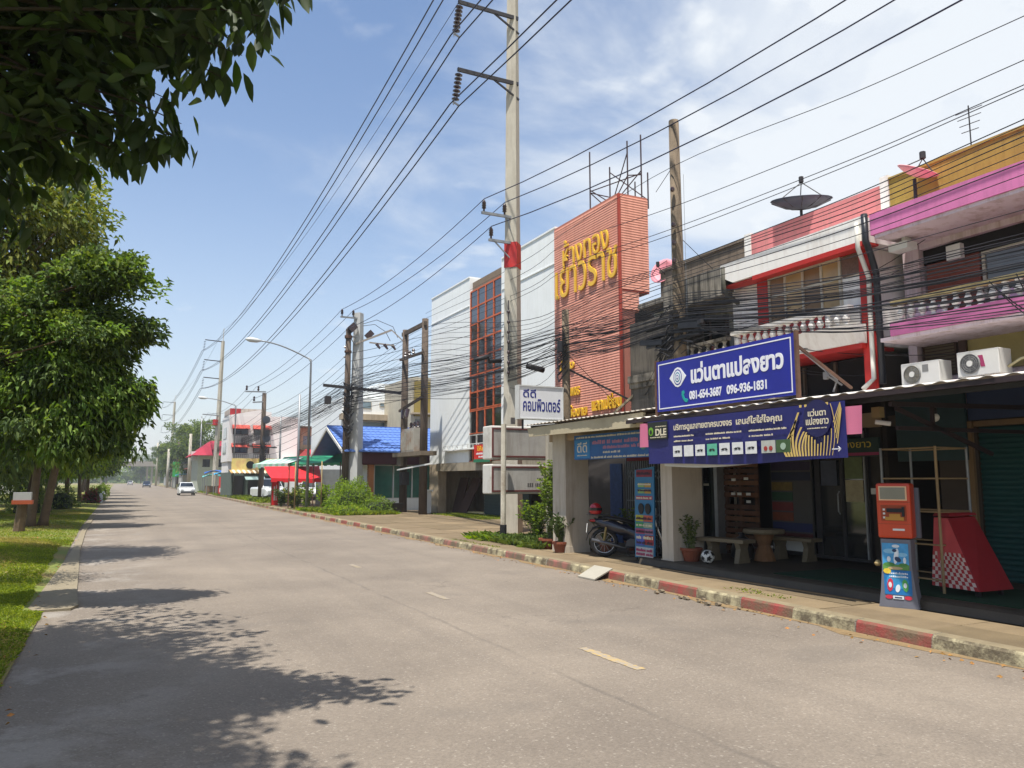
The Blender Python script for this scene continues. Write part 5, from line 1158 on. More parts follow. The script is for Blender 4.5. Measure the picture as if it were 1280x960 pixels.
b = B(); b.tube([(10.3, 10.2, 3.9), (10.45, 9.6, 3.8), (10.9, 9.3, 3.3), (10.85, 9.35, 3.1)], .02, 5); b.tube([(10.5, 9.55, 3.75), (10.7, 9.45, 3.6), (10.7, 9.3, 3.35), (10.9, 9.2, 3.2)], .016, 5); b.lathe([(.05, 0), (.05, .12)], (10.75, 9.4, 3.32), 6); obj('cable_pigtail', b, mat('grey_cable', (120, 118, 116), .6, .1), label='grey cable pigtail and junction above the canopy left of the downpipes', cat='cable')
for (p, q, lab) in (((843, 205, 10.5), (820, 240, 12), 'short guy wire slanting off the left of the wooden pole top'), ((843, 290, 10.6), (900, 345, 12), 'guy wire slanting from the wooden pole to the grey parapet'),
                   ((707, 440, 10.6), (775, 510, 12.5), 'stay wire before the terracotta siding')):
    b = B(); b.tube([at_x(*p), at_x(*q)], .009, 4); obj('guy_wire', b, WIRE, label=lab, cat='wire')
# lines running on to the left of the H frame and down the street
G5 = 'wires between the transformer frame and the poles down the street'
for k in range(8):
    z = 8.6 - k * .42; chain([(14.5, 25.5, z + .2 - k * .1), (12.7, 36.3, z), (10.2, 39.3, z - .5), (10.1, 65, z - 1.4 - (k * .1)), (10.6, 100, z - .8), (10.9, 180, z)], (.25, .05, .5, .6, 1), .012, 'service wire between the transformer frame and the distant poles', G5)

# ================================================================== ROOF THINGS
def dish(c, r, aim, m, rib, label, mast, name='satellite_dish'):
    t = thing(name, label, 'satellite dish', c); c = Vector(c); aim = Vector(aim).normalized(); u = aim.orthogonal().normalized(); v = aim.cross(u)
    b = B(); n = 20
    def P(ii, jj): rr = r * ii / 4; a = 2 * math.pi * jj / n; return c + (u * math.cos(a) + v * math.sin(a)) * rr + aim * (.32 * r * (ii / 4) ** 2 - .16 * r)
    b.v = [tuple(P(0, 0))] + [tuple(P(i, j)) for i in range(1, 5) for j in range(n)]
    for j in range(n): b.f.append((0, 1 + j, 1 + (j + 1) % n)); b.m.append(0)
    for i in range(3):
        for j in range(n): q = 1 + i * n; b.f.append((q + j, q + n + j, q + n + (j + 1) % n, q + (j + 1) % n)); b.m.append(0)
    for i in ():
        for j in range(n):
            def P(ii, jj): rr = r * ii / 4; a = 2 * math.pi * jj / n; return c + (u * math.cos(a) + v * math.sin(a)) * rr + aim * (.32 * r * (ii / 4) ** 2 - .16 * r)
            if i == 0: b.quad([P(0, 0), P(1, j), P(1, j + 1)])
            else: b.quad([P(i, j), P(i + 1, j), P(i + 1, j + 1), P(i, j + 1)])
    obj('reflector', b, m, t, smooth=True, thick=.012)
    if rib:
        for j in range(0, n, 2):
            a = 2 * math.pi * j / n; b = B(); d = u * math.cos(a) + v * math.sin(a); b.tube([c - aim * (.17 * r), c + d * r * .5 - aim * .09 * r, c + d * r + aim * (.14 * r)], .012, 4); obj('rib', b, rib, t)
    b = B(); e = c + aim * r * .75
    for j in (0, 7, 13): a = 2 * math.pi * j / n; b.tube([c + (u * math.cos(a) + v * math.sin(a)) * r * .9 + aim * .1 * r, e], .01, 4)
    b.lathe([(.05, 0), (.05, .12)], e, 6); obj('feed_horn', b, DSTEEL, t)
    b = B(); b.tube([c - aim * .1, c - Vector((0, 0, mast)) - aim * .1], .03, 6); obj('mast', b, DSTEEL, t)
dish((12.5, 11.35, 7.35), .62, (-.10, -.15, .95), mat('black_mesh_dish', (60, 64, 78), .6, .1), DSTEEL, 'large black mesh satellite dish tipped skyward on the faded pink parapet', .5)
dish((12.0, 8.35, 6.85), .34, (.08, -.42, .85), mat('pink_dish', (220, 150, 152), .6, .06), None, 'small pink satellite dish in front of the mustard parapet', .75)
dish((12.4, 15.9, 7.0), .36, (-.9, -.3, .35), mat('pink_dish2', (222, 140, 150), .6, .06), None, 'small pink satellite dish left of the wooden pole', .6)
t = thing('tv_antenna', 'thin rooftop aerial behind the mustard parapet', 'antenna', (13.5, 8.3, 7.0))
b = B(); b.tube([(13.5, 8.3, 6.9), (13.5, 8.3, 8.4)], .012, 5); obj('mast', b, DSTEEL, t)
for k in range(4): b = B(); b.tube([(13.5, 8.05 + k * .03, 8.3 - k * .13), (13.5, 8.55 - k * .03, 8.32 - k * .13)], .008, 4); obj('element', b, DSTEEL, t)
# ================================================================== STREET THINGS
# air conditioners
def aircon(x, ya, yb, z0, z1, label, dark):
    t = thing('air_conditioner', label, 'air conditioner', (x, (ya + yb) / 2, z0)); lo, hi = min(ya, yb), max(ya, yb); h = z1 - z0
    b = B(); b.box(x, x + .3, lo, hi, z0, z1); obj('casing', b, mat('ac_white', (204, 202, 196), .5, .05, 4), t, bevel=.012)
    r = h * .42; cy = hi - r - .045; cz = (z0 + z1) / 2
    b = B(); b.lathe([(r, -.006), (r * .9, -.02), (r * .88, .004)], (x, cy, cz), 20, axis='x', cap=False); obj('fan_ring', b, mat('ac_grey', (120, 120, 118), .6, .1), t)
    b = B(); b.lathe([(r * .88, 0), (.001, 0)], (x - .003, cy, cz), 20, axis='x', cap=False); obj('fan_well', b, mat('fan_well_' + ('d' if dark else 'l'), (96, 96, 98) if dark else (138, 130, 112), .7, .15, 12), t)
    b = B()
    for k in range(1, 5): b.torus((x - .012, cy, cz), r * .88 * k / 5, .004, 18, 4)
    for k in range(8): a = k * math.pi / 4; b.beam((x - .014, cy, cz), (x - .014, cy + r * .88 * math.cos(a), cz + r * .88 * math.sin(a)), .006, .006)
    obj('fan_guard', b, mat('ac_grey', (120, 120, 118), .6, .1), t)
    b = B(); b.lathe([(.045, -.02), (.045, 0)], (x, cy, cz), 10, axis='x'); obj('fan_hub', b, mat('ac_white', (204, 202, 196), .5, .05, 4), t)
    if dark: b = B(); b.hexa([(x - .004, 6.80, z0 + .12), (x, 6.80, z0 + .12), (x, 6.86, z0 + .12), (x - .004, 6.86, z0 + .12), (x - .004, 6.83, z1 - .08), (x, 6.83, z1 - .08), (x, 6.90, z1 - .08), (x - .004, 6.90, z1 - .08)]); obj('magenta_badge', b, mat('magenta_print', (190, 40, 100), .5, 0), t)
    else: b = B(); b.box(x - .004, x, 7.68, 7.78, z1 - .16, z1 - .05); obj('rating_label', b, mat('ac_grey', (120, 120, 118), .6, .1), t)
    for y in (lo + .1, hi - .14): b = B(); b.box(x + .02, x + .28, y, y + .05, z0 - .05, z0); obj('foot', b, DSTEEL, t)
    return t
aircon(11.0, 7.50, 8.15, 3.06, 3.42, 'white air conditioner with a pale fan on the canopy, left of the two', False)
aircon(11.0, 6.60, 7.22, 3.10, 3.47, 'white air conditioner with a magenta mark on the canopy, right of the two', True)
b = B(); b.tube([(11.2, 6.6, 3.2), (11.25, 6.45, 3.3), (11.4, 6.3, 3.36), (11.7, 6.2, 3.3), (11.8, 6.1, 3.1)], .02, 6); obj('refrigerant_pipe', b, mat('cream_pipe', (190, 180, 140), .6, .1), smooth=True, label='cream wrapped pipe looping from the right air conditioner', cat='pipe')
b = B(); b.box(11.7, 11.74, 8.2, 8.55, 3.1, 3.5); obj('grey_sheet', b, mat('plain_grey', (150, 142, 134), .7, .1), label='plain grey upright sheet left of the air conditioners', cat='sheet')  # thin grey upright panel beside the left unit
# bulb and security camera under the canopy
t = thing('light_bulb', 'unlit round bulb hanging under the corrugated canopy', 'light bulb', (9.6, 6.6, 2.5))
b = B(); b.ball((9.6, 6.65, 2.42), .055, 10); obj('glass_bulb', b, WHITE, t, smooth=True)
b = B(); b.cyl((9.6, 6.65, 2.46), .025, .12, 8); obj('socket', b, BLACK, t)
t = thing('security_camera', 'small security camera and box under the canopy near the end of the banner', 'camera', (8.9, 7.0, 2.4))
b = B(); b.box(8.9, 9.0, 6.95, 7.07, 2.42, 2.56); obj('junction_box', b, mat('tan_box', (150, 130, 90), .6, .1), t)
b = B(); b.tube([(8.85, 6.98, 2.36), (8.98, 6.85, 2.33)], .03, 8); obj('camera_body', b, WHITE, t)

# orange top-up machine
t = thing('payment_kiosk', 'orange payment machine on a grey stand with bright blue posters', 'kiosk', (9.05, 6.95, 0))
KO = mat('kiosk_orange', (196, 64, 30), .4, .05, 3, coat=.3); KG = mat('kiosk_grey', (104, 106, 116), .5, .08, 3)
def kx_(b, pts, m=0): b.hexa(pts, m)
rotk = math.radians(24)
def kp(x, y, z):   # stand local: x depth, y width
    return (8.87 + x * math.cos(rotk) - y * math.sin(rotk), 6.80 + x * math.sin(rotk) + y * math.cos(rotk), z)
def kbox(b, x0, x1, y0, y1, z0, z1, m=0): b.hexa([kp(x0, y0, z0), kp(x1, y0, z0), kp(x1, y1, z0), kp(x0, y1, z0), kp(x0, y0, z1), kp(x1, y0, z1), kp(x1, y1, z1), kp(x0, y1, z1)], m)
b = B(); wz = [(.0, .235), (.2, .205), (.5, .175), (.85, .175)]
for (za, wa), (zb_, wb) in zip(wz, wz[1:]): b.hexa([kp(0, -wa, za), kp(.22, -wa, za), kp(.22, wa, za), kp(0, wa, za), kp(0, -wb, zb_), kp(.22, -wb, zb_), kp(.22, wb, zb_), kp(0, wb, zb_)])
obj('stand', b, KG, t)
b = B(); kbox(b, .0, .24, -.205, .205, .86, 1.56); obj('cabinet', b, KO, t, bevel=.03)
b = B(); kbox(b, .05, .36, -.18, .18, .9, 1.5); kbox(b, .27, .34, -.24, -.18, .86, 1.5); obj('rear_box', b, KG, t)
b = B(); kbox(b, -.012, -.001, -.165, .165, 1.34, 1.52); obj('screen_bezel', b, mat('pale_orange_trim', (230, 190, 150), .5, .05), t)
b = B(); kbox(b, -.018, -.012, -.148, .148, 1.355, 1.505); obj('screen', b, mat('lcd_grey', (132, 128, 112), .25, .1), t)
b = B(); kbox(b, -.006, .02, -.15, .15, 1.08, 1.28); obj('slot_recess', b, mat('dark_orange', (150, 60, 24), .5, .1), t)
b = B(); kbox(b, -.02, -.006, -.1, .08, 1.19, 1.24); kbox(b, -.02, -.006, -.13, -.10, 1.14, 1.26); obj('coin_slot', b, BLACK, t)
b = B(); kbox(b, -.022, -.006, -.12, .1, 1.09, 1.13); kbox(b, -.02, -.006, -.08, .05, 1.13, 1.17); obj('note_tray', b, mat('mustard_tray', (180, 130, 50), .5, .1), t)
b = B(); kbox(b, -.004, .0, -.2, .2, 1.315, 1.322); kbox(b, -.004, 0, -.2, .2, 1.04, 1.046); obj('seam', b, mat('dark_orange', (150, 60, 24), .5, .1), t)
for kk in range(3): b = B(); kbox(b, -.012, -.003, .10, .125, 1.11 + kk * .05, 1.135 + kk * .05); obj('button', b, WHITE, t)
b = B(); kbox(b, -.008, -.001, -.12, .02, .96, .985); obj('small_print', b, WHITE, t)
cols_ = {'sky_blue': (70, 150, 200), 'deep_blue': (30, 110, 170), 'field_green': (90, 140, 70), 'milk': (214, 222, 226), 'carton_red': (190, 50, 70), 'carton_green': (80, 160, 80), 'sun_yellow': (220, 190, 60), 'sand': (180, 160, 120)}
def kp_(nm, y0, y1, z0, z1, c, d): b = B(); kbox(b, -d, -d + .002, y0 * .88, y1 * .88, z0, z1); obj(nm, b, mat('print_' + c, cols_[c], .5, .15, 12), t)
def kell(nm, y, z, ry, rz, c, d, rot=0, n=16):
    b = B(); pts = [(y + ry * math.cos(a) * math.cos(rot) - rz * math.sin(a) * math.sin(rot), z + ry * math.cos(a) * math.sin(rot) + rz * math.sin(a) * math.cos(rot)) for a in np.linspace(0, 2 * math.pi, n + 1)[:-1]]
    o = len(b.v); b.v += [kp(-d, p[0] * .88, p[1]) for p in pts] + [kp(-.001, p[0] * .88, p[1]) for p in pts]; b.f.append(tuple(range(n))); b.m.append(0)
    for q in range(n): b.f.append((q, (q + 1) % n, n + (q + 1) % n, n + q)); b.m.append(0)
    obj(nm, b, mat('print_' + c, cols_[c], .5, .15, 12), t)
cols_.update({'pale_sky': (130, 184, 214), 'hill_green': (70, 124, 60), 'ink': (40, 60, 90), 'aqua': (50, 140, 190)})
kp_('upper_poster', -.165, .185, .47, .80, 'sky_blue', .004); kell('poster_cloud', .08, .70, .09, .03, 'pale_sky', .0055); kell('poster_cloud', -.08, .66, .07, .025, 'pale_sky', .0055)
kp_('poster_field', -.165, .185, .47, .535, 'field_green', .006); kell('poster_hill', .10, .535, .075, .025, 'hill_green', .0065); kell('poster_hill', -.09, .535, .06, .02, 'hill_green', .0065); kell('poster_path', .02, .49, .10, .018, 'sand', .0075)
kell('poster_splash', .0, .64, .03, .10, 'milk', .008, .2); kell('poster_splash', -.02, .60, .045, .03, 'ink', .009, .5); kell('poster_splash', .02, .71, .03, .02, 'ink', .009); kell('poster_splash', .10, .60, .025, .035, 'milk', .008); kell('poster_emblem', -.0, .765, .05, .02, 'milk', .009); kell('poster_splash', -.11, .59, .02, .04, 'milk', .008)
kp_('lower_poster', -.185, .18, .16, .465, 'deep_blue', .004); kell('poster_glow', 0, .33, .15, .10, 'aqua', .0055)
kell('poster_carton', .10, .28, .042, .085, 'carton_red', .008, .12, 8); kell('poster_carton', -.10, .28, .042, .08, 'carton_green', .008, -.12, 8); kell('poster_milk', .10, .28, .022, .035, 'milk', .010); kell('poster_milk', -.10, .28, .022, .032, 'milk', .010); kell('poster_milk', .0, .24, .03, .05, 'milk', .008, .3); kell('yellow_burst', .13, .45, .055, .035, 'sun_yellow', .010, 0, 7)
bt = B(); rr = random.Random(8); yy_ = .09
while yy_ > -.12:
    w_ = rr.uniform(.008, .018)
    for zq in (.415, .375): kbox(bt, -.009, -.004, yy_ - w_, yy_, zq, zq + rr.uniform(.014, .026))
    yy_ -= w_ + .006
obj('poster_print', bt, mat('print_milk', cols_['milk'], .5, .15, 12), t, kind='stuff')
kell('red_badge', .125, .128, .05, .024, 'carton_red', .006); kell('red_badge', -.13, .128, .05, .024, 'carton_red', .006); kp_('white_badge', -.07, .07, .108, .148, 'milk', .007); kp_('badge_text', -.05, .05, .12, .135, 'ink', .009)
b = B(); b.lathe([(.03, 0), (.045, .03), (.02, .07)], kp(.1, .25, .5), 8); obj('side_knob', b, mat('brass_knob', (170, 150, 100), .5, .1), t)
# bare steel rack beside it
t = thing('steel_rack', 'rusty open steel rack with empty rails between the orange machine and the red stand', 'rack', (9.9, 6.9, .125))
TAN = mat('tan_rusty_tube', (150, 126, 90), .7, .2, 8)
for (x, y) in ((9.65, 6.72), (9.65, 7.55), (10.35, 6.75), (10.35, 7.6)): b = B(); b.tube([(x, y, .125), (x, y, 2.05)], .018, 6); obj('upright', b, TAN if y < 7 and x < 10 else STEEL, t)
for z in (.3, .75, 1.18, 1.62, 2.03):
    b = B(); b.tube([(9.65, 6.72, z), (9.65, 7.55, z)], .012, 5); b.tube([(10.35, 6.75, z), (10.35, 7.6, z)], .012, 5); b.tube([(9.65, 6.72, z), (10.35, 6.75, z)], .012, 5); b.tube([(9.65, 7.55, z), (10.35, 7.6, z)], .012, 5); obj('rail', b, TAN, t)
# red wedge stand with a chequered side
t = thing('display_stand', 'red wedge shaped food stand with a red and white chequered panel', 'stand', (10.1, 6.3, .125))
CR = mat('lit_red_panel', (198, 74, 76), .6, .08, 4); CRD = mat('deep_shaded_red', (140, 28, 36), .5, .1, 4)  # lighter red for the skylit side, deeper for the shaded one, painted in
lf = [(9.75, .25), (9.75, .92), (9.80, 1.28), (10.1, 1.28), (10.1, .25)]
P_ = {'a': at_x(1169, 738, 9.75), 'b': at_x(1240, 750, 9.55), 'c': at_x(1213, 700, 9.6), 'd': at_x(1171, 642, 9.8), 'e': at_x(1188, 641, 9.8)}
yA, yB = 6.92, 6.24
def sp_(u, z): return (9.70 + .0 * z, yA + (yB - yA) * u, z)
b = B(); b.hexa([(9.70, yA, .22), (9.62, yB, .22), (10.25, yB - .02, .22), (10.35, yA, .22), (9.82, yA, 1.10), (9.78, yA - .22, 1.10), (10.2, yA - .3, 1.12), (10.3, yA, 1.12)]); obj('wedge_body', b, [CR], t)
b = B(); b.hexa([(9.62, yB - .003, .22), (9.62, yB - .02, .22), (10.27, yB - .04, .22), (10.27, yB - .024, .22), (9.78, yA - .223, 1.10), (9.78, yA - .24, 1.10), (10.2, yA - .32, 1.12), (10.2, yA - .303, 1.12)]); obj('front_panel', b, CRD, t)
# chequer: squares proud of the side face
b = B(); nz = 9; A = Vector((9.70, yA, .22)); Bq = Vector((9.62, yB, .22)); Cq = Vector((9.82, yA, 1.10)); Dq = Vector((9.78, yA - .22, 1.10))
def fp(u, v): p = A.lerp(Bq, u).lerp(Cq.lerp(Dq, u), v); return p + Vector((-.004, 0, 0))
bw = B()
for i in range(13):
    for j in range(9):
        u0, u1, v0, v1 = i / 13, (i + 1) / 13, j / 18, (j + 1) / 18
        (bw if (i + j) % 2 else b).quad([fp(u0, v0), fp(u0, v1), fp(u1, v1), fp(u1, v0)])
obj('white_chequer', bw, mat('chequer_white', (206, 186, 176), .5, .05), t); obj('red_chequer', b, mat('chequer_red', (168, 36, 40), .5, .05), t)
b = B(); b.hexa([(9.8, yA, 1.12), (9.77, yA - .25, 1.12), (10.22, yA - .34, 1.14), (10.3, yA, 1.14), (9.85, yA, 1.17), (9.83, yA - .22, 1.17), (10.2, yA - .32, 1.17), (10.3, yA, 1.17)]); obj('top_tray', b, CRD, t)
for (x, y) in ((9.75, 6.32), (10.2, 6.32), (10.2, 6.82), (9.78, 6.82)): b = B(); b.box(x, x + .05, y, y + .05, .126, .22); obj('leg', b, BLACK, t)

# stone benches, table, football, pots
STN = mat('bench_terrazzo', (122, 110, 88), .7, .12, 10, .2)
def bench(x, y, L_, rot, label, h=.42, w=.36):
    t = thing('stone_bench', label, 'bench', (0, 0, 0))
    b = B(); n = 10
    pts = []
    for i in range(n + 1): a = (i / n - .5); pts.append((a * L_, .5 * (a * 2) ** 2 * .12))
    for (p, q) in zip(pts, pts[1:]): b.hexa([(p[0], p[1] - w / 2, h - .06), (q[0], q[1] - w / 2, h - .06), (q[0], q[1] + w / 2, h - .06), (p[0], p[1] + w / 2, h - .06), (p[0], p[1] - w / 2, h), (q[0], q[1] - w / 2, h), (q[0], q[1] + w / 2, h), (p[0], p[1] + w / 2, h)])
    obj('seat', b, STN, t)
    for s in (-1, 1):
        b = B(); c = s * L_ * .3
        for (za, zb_, wa, wb) in ((0, .1, .17, .14), (.1, .25, .14, .10), (.25, h - .06, .10, .15)): b.hexa([(c - .05, -wa, za), (c + .05, -wa, za), (c + .05, wa, za), (c - .05, wa, za), (c - .05, -wb, zb_), (c + .05, -wb, zb_), (c + .05, wb, zb_), (c - .05, wb, zb_)])
        obj('leg', b, STN, t)
    t.location = (x, y, .127); t.rotation_euler = (0, 0, rot); return t
bench(9.95, 11.1, 1.05, math.radians(100), 'curved stone bench beside the football and the terracotta pot')
bench(11.25, 10.75, 1.0, math.radians(100), 'stone bench at the back under the price poster')
t = thing('stone_table', 'small stone table with a pinched pedestal behind the bench', 'table', (10.55, 10.9, .127))
b = B(); b.lathe([(.36, .52), (.38, .55), (.36, .60)], (10.7, 10.95, .1), 16); obj('top', b, STN, t)
b = B(); b.lathe([(.2, 0), (.17, .12), (.11, .28), (.17, .44), (.22, .52)], (10.7, 10.95, .127), 12); obj('pedestal', b, mat('worn_orange_stone', (136, 98, 66), .8, .15, 6), t)
t = thing('rubbish_bag', 'black rubbish bag slumped between the stone benches', 'bag', (10.3, 11.1, .127))
b = B(); b.lathe([(.12, 0), (.21, .06), (.22, .2), (.16, .36), (.05, .44), (.07, .5)], (10.45, 11.25, .127), 12); obj('bag', b, mat('black_plastic', (26, 26, 28), .35, .1, spec=.6), t, smooth=True)
t = thing('football', 'white football with black pentagons on the step by the bench leg', 'football', (9.38, 11.1, .127))
fc = Vector((9.42, 11.02, .247)); ic = bpy.data.meshes.new('ball')
import bmesh
bm = bmesh.new(); bmesh.ops.create_icosphere(bm, subdivisions=3, radius=.12)
ico = []; g_ = (1 + 5 ** .5) / 2
for a in (-1, 1):
    for c in (-g_, g_): ico += [Vector((0, a, c)).normalized(), Vector((a, c, 0)).normalized(), Vector((c, 0, a)).normalized()]
for f in bm.faces:
    d = max(f.calc_center_median().normalized().dot(i) for i in ico); f.material_index = 1 if d > .93 else 0; f.smooth = True
bm.to_mesh(ic); bm.free(); ic.materials.append(mat('ball_white', (214, 214, 208), .4, .05)); ic.materials.append(BLACK)
o = bpy.data.objects.new('ball', ic); link(o, t); o.location = fc - t.location; o.rotation_euler = (.5, .3, .2)

TERR = mat('terracotta_pot', (126, 68, 46), .85, .12, 6, dirt=(120, 96, 76), damt=.5)
LF_DK = mat('dark_leaf', (70, 88, 46), .85, .15, 2, trans=.2, island=.3)
LF_MID = mat('mid_leaf', (98, 116, 52), .85, .15, 2, trans=.3, island=.3)
LF_BR = mat('bright_leaf', (112, 138, 48), .85, .15, 2, trans=.4, island=.3)
LF_YG = mat('yellow_green_leaf', (122, 128, 56), .85, .15, 1.5, trans=.35, island=.3)
BARK = mat('bark', (92, 76, 58), .95, .25, 4, .7, 25); STEMM = mat('green_stem', (86, 96, 50), .8, .15)
def pot(t, x, y, z, r, h, sq=False):
    b = B(); b.lathe([(r * .7, 0), (r * .95, h * .75), (r * .98, h * .78), (r * 1.08, h * .8), (r * 1.08, h), (r * .95, h), (r * .9, h * .85)], (x, y, z), 18); obj('pot', b, TERR, t, smooth=False)
    b = B(); b.lathe([(r * .9, h * .86), (.01, h * .87)], (x, y, z), 14, cap=False); obj('soil', b, mat('soil', (50, 38, 28), .95, .2), t)
def plant(x, y, z, r, h, label, nst, nl, size, spread, mats, seed, potted=True, ph=.24, up=.6, name='potted_plant', droop=.2, aspect=.3):
    t = thing(name, label, 'plant', (x, y, z)); rg = random.Random(seed)
    if potted: pot(t, x, y, z, r, ph)
    b = B(); P = []; D = []
    for k in range(nst):
        a = rg.uniform(0, 6.28); sp = rg.uniform(.1, 1) * spread; hh = h * rg.uniform(.6, 1)
        p0 = Vector((x + rg.uniform(-.3, .3) * r, y + rg.uniform(-.3, .3) * r, z + (ph * .9 if potted else 0)))
        p1 = p0 + Vector((math.cos(a) * sp * .35, math.sin(a) * sp * .35, hh * .55)); p2 = p0 + Vector((math.cos(a) * sp, math.sin(a) * sp, hh))
        b.tube([p0, p1, p2], [.01, .007, .003], 4)
        for q in range(nl):
            u = rg.uniform(.15, 1); p = (p0.lerp(p1, u / .5) if u < .5 else p1.lerp(p2, (u - .5) / .5)); P.append(tuple(p)); th = rg.uniform(0, 6.28); D.append((math.cos(th), math.sin(th), up + rg.uniform(-.3, .4)))
    obj('stems', b, STEMM, t)
    me = leaf_mesh('foliage', np.array(P) - np.array([x, y, z]), np.array(D), size, mats, droop, np.array([rg.randrange(len(mats)) for _ in P]), aspect, rs=seed)
    mesh_obj('foliage', me, t); return t
plant(9.45, 11.5, .127, .19, .62, 'thin leafy shrub in a terracotta pot at the foot of the pillar by the football', 16, 22, .07, .30, [LF_DK, LF_MID], 31)
plant(8.85, 15.25, 0, .17, .62, 'spiky dark green potted plant against the pillar left of the motorcycle', 30, 12, .15, .36, [LF_DK], 32, droop=.1, up=1.1, aspect=.22)
plant(9.75, 14.75, 0, .17, .62, 'second spiky dark plant, half hidden by the motorcycle rear', 26, 12, .15, .34, [LF_DK], 33, droop=.1, up=1.1, aspect=.22)
plant(9.1, 16.2, 0, .24, .6, 'small grey green plant in a terracotta pot under the leafy bush', 12, 14, .09, .25, [LF_MID], 34)
plant(10.3, 14.5, .05, .2, .75, 'yellow green potted fern behind the motorcycle carrier', 14, 26, .09, .26, [LF_BR, LF_MID], 35)
plant(9.75, 16.9, 0, .2, 2.1, 'tall leafy green bush beside the pillar and the blank sign boxes', 60, 85, .11, .62, [LF_MID, LF_BR, LF_MID], 36, potted=False, name='bush', droop=.3)
plant(9.7, 17.9, 0, .2, 1.1, 'low bush with pale flowers behind the tall leafy bush', 40, 40, .10, .55, [LF_MID, LF_BR], 37, potted=False, name='bush')
# weeds at the foot
zg = lambda x, y: -.02
grass('weeds', [(8.75, 10.3, 16.1, 18.7, 4600), (8.6, 9.4, 18.7, 20.0, 350)], .34, 12, zg, 'tall bright green weeds around the white sign post', mats=[LF_MID, LF_BR])
grass('weeds', [(13.2, 15, 29, 35, 3500)], .14, 13, zg, 'low weeds on the forecourt of the white building', mats=[GR1, LF_MID])
grass('weeds', [(8.1, 8.35, 8.0, 9.2, 160), (8.05, 8.3, 17, 20, 300), (8.2, 8.7, 50, 56, 500), (8.3, 8.9, 38, 45, 900)], .07, 14, zg, 'small tufts growing in the pavement joints', mats=[GR1, LF_MID])
# second-hand bits: slab ramp, drain mouths, rubble
b = B(); b.hexa([(7.50, 11.75, ROAD_Z + .005), (7.95, 11.85, .012), (7.95, 12.45, .012), (7.50, 12.3, ROAD_Z + .005), (7.50, 11.75, ROAD_Z + .03), (7.95, 11.85, .035), (7.95, 12.45, .035), (7.50, 12.3, ROAD_Z + .03)])
obj('ramp_slab', b, mat('pale_board', (150, 145, 132), .8, .06, 4), label='pale slab laid from the road onto the kerb as a ramp', cat='slab')
for k in range(26):
    b = B(); x = 7.66 + rnd.uniform(-.22, .06); y = 8.9 + rnd.uniform(-.6, 1.2); s = rnd.uniform(.015, .05)
    if k > 17: y = rnd.uniform(3.5, 22); x = kx(y) - rnd.uniform(.03, .15); s *= .6
    b.prism([(y + s * math.cos(a) * rnd.uniform(.7, 1.3), ROAD_Z + .004 + max(0, s * .5 + s * .5 * math.sin(a))) for a in np.linspace(0, 6.28, 7)[:-1]], x, x + s * 1.2)
    obj('rubble_stone', b, mat('rubble', (112, 100, 82), .9, .2, 9), label='broken stone lying in the gutter by the kerb', cat='stone', group='broken stones in the gutter')
LFT = mat('dead_leaf', (150, 110, 60), .9, .2, 10, island=.3)
rg_ = np.random.default_rng(5); n = 900
P = np.stack([rg_.uniform(-3, 8.6, n), rg_.uniform(3, 34, n), np.full(n, ROAD_Z + .006)], 1); P[:450, 0] = [kx(q) - abs(rg_.normal()) * .18 - .03 for q in P[:450, 1]]; P[450:, 0] = [lx(q) - abs(rg_.normal()) * 1.5 for q in P[450:, 1]]
P[450:, 2] = [verge_z(a, c) + .01 for a, c in P[450:, :2]]
D = rg_.normal(size=(n, 3)); D[:, 2] = .08
mesh_obj('fallen_leaves', leaf_mesh('fallen_leaves', P, D, .05, [LFT], 0, None, .5), label='dry leaves scattered along the kerb and verge', kind='stuff', cat='leaves')
# rubbish bins by the transformer
for (x, y, lab) in ((11.6, 37.0, 'left'), (12.1, 36.6, 'right')):
    t = thing('rubbish_bin', 'black square bin below the transformer platform, %s of the pair' % lab, 'bin', (x, y, 0), 'black bins below the transformer')
    b = B(); b.hexa([(x - .17, y - .17, 0), (x + .17, y - .17, 0), (x + .17, y + .17, 0), (x - .17, y + .17, 0), (x - .23, y - .23, .45), (x + .23, y - .23, .45), (x + .23, y + .23, .45), (x - .23, y + .23, .45)]); obj('tub', b, mat('black_plastic', (26, 26, 28), .35, .1), t)
    b = B(); b.box(x - .25, x + .25, y - .25, y + .25, .451, .49); obj('lid', b, mat('black_plastic', (26, 26, 28), .35, .1), t)
# wooden signpost stump on the verge
t = thing('marker_post', 'brown stump post with a grey and orange box on the grass verge', 'post', (-2.82, 30, -.1))
b = B(); b.tube([(-2.85, 30, -.2), (-2.80, 30, .82)], [.17, .15], 8); obj('stump', b, BARK, t)
b = B(); b.box(-3.08, -2.5, 29.75, 30.2, .82, .95); obj('orange_tray', b, mat('rust_orange', (150, 70, 40), .7, .15), t)
b = B(); b.box(-3.05, -2.55, 29.78, 30.15, .951, 1.2); obj('grey_box', b, mat('grey_box', (150, 150, 150), .7, .1), t)

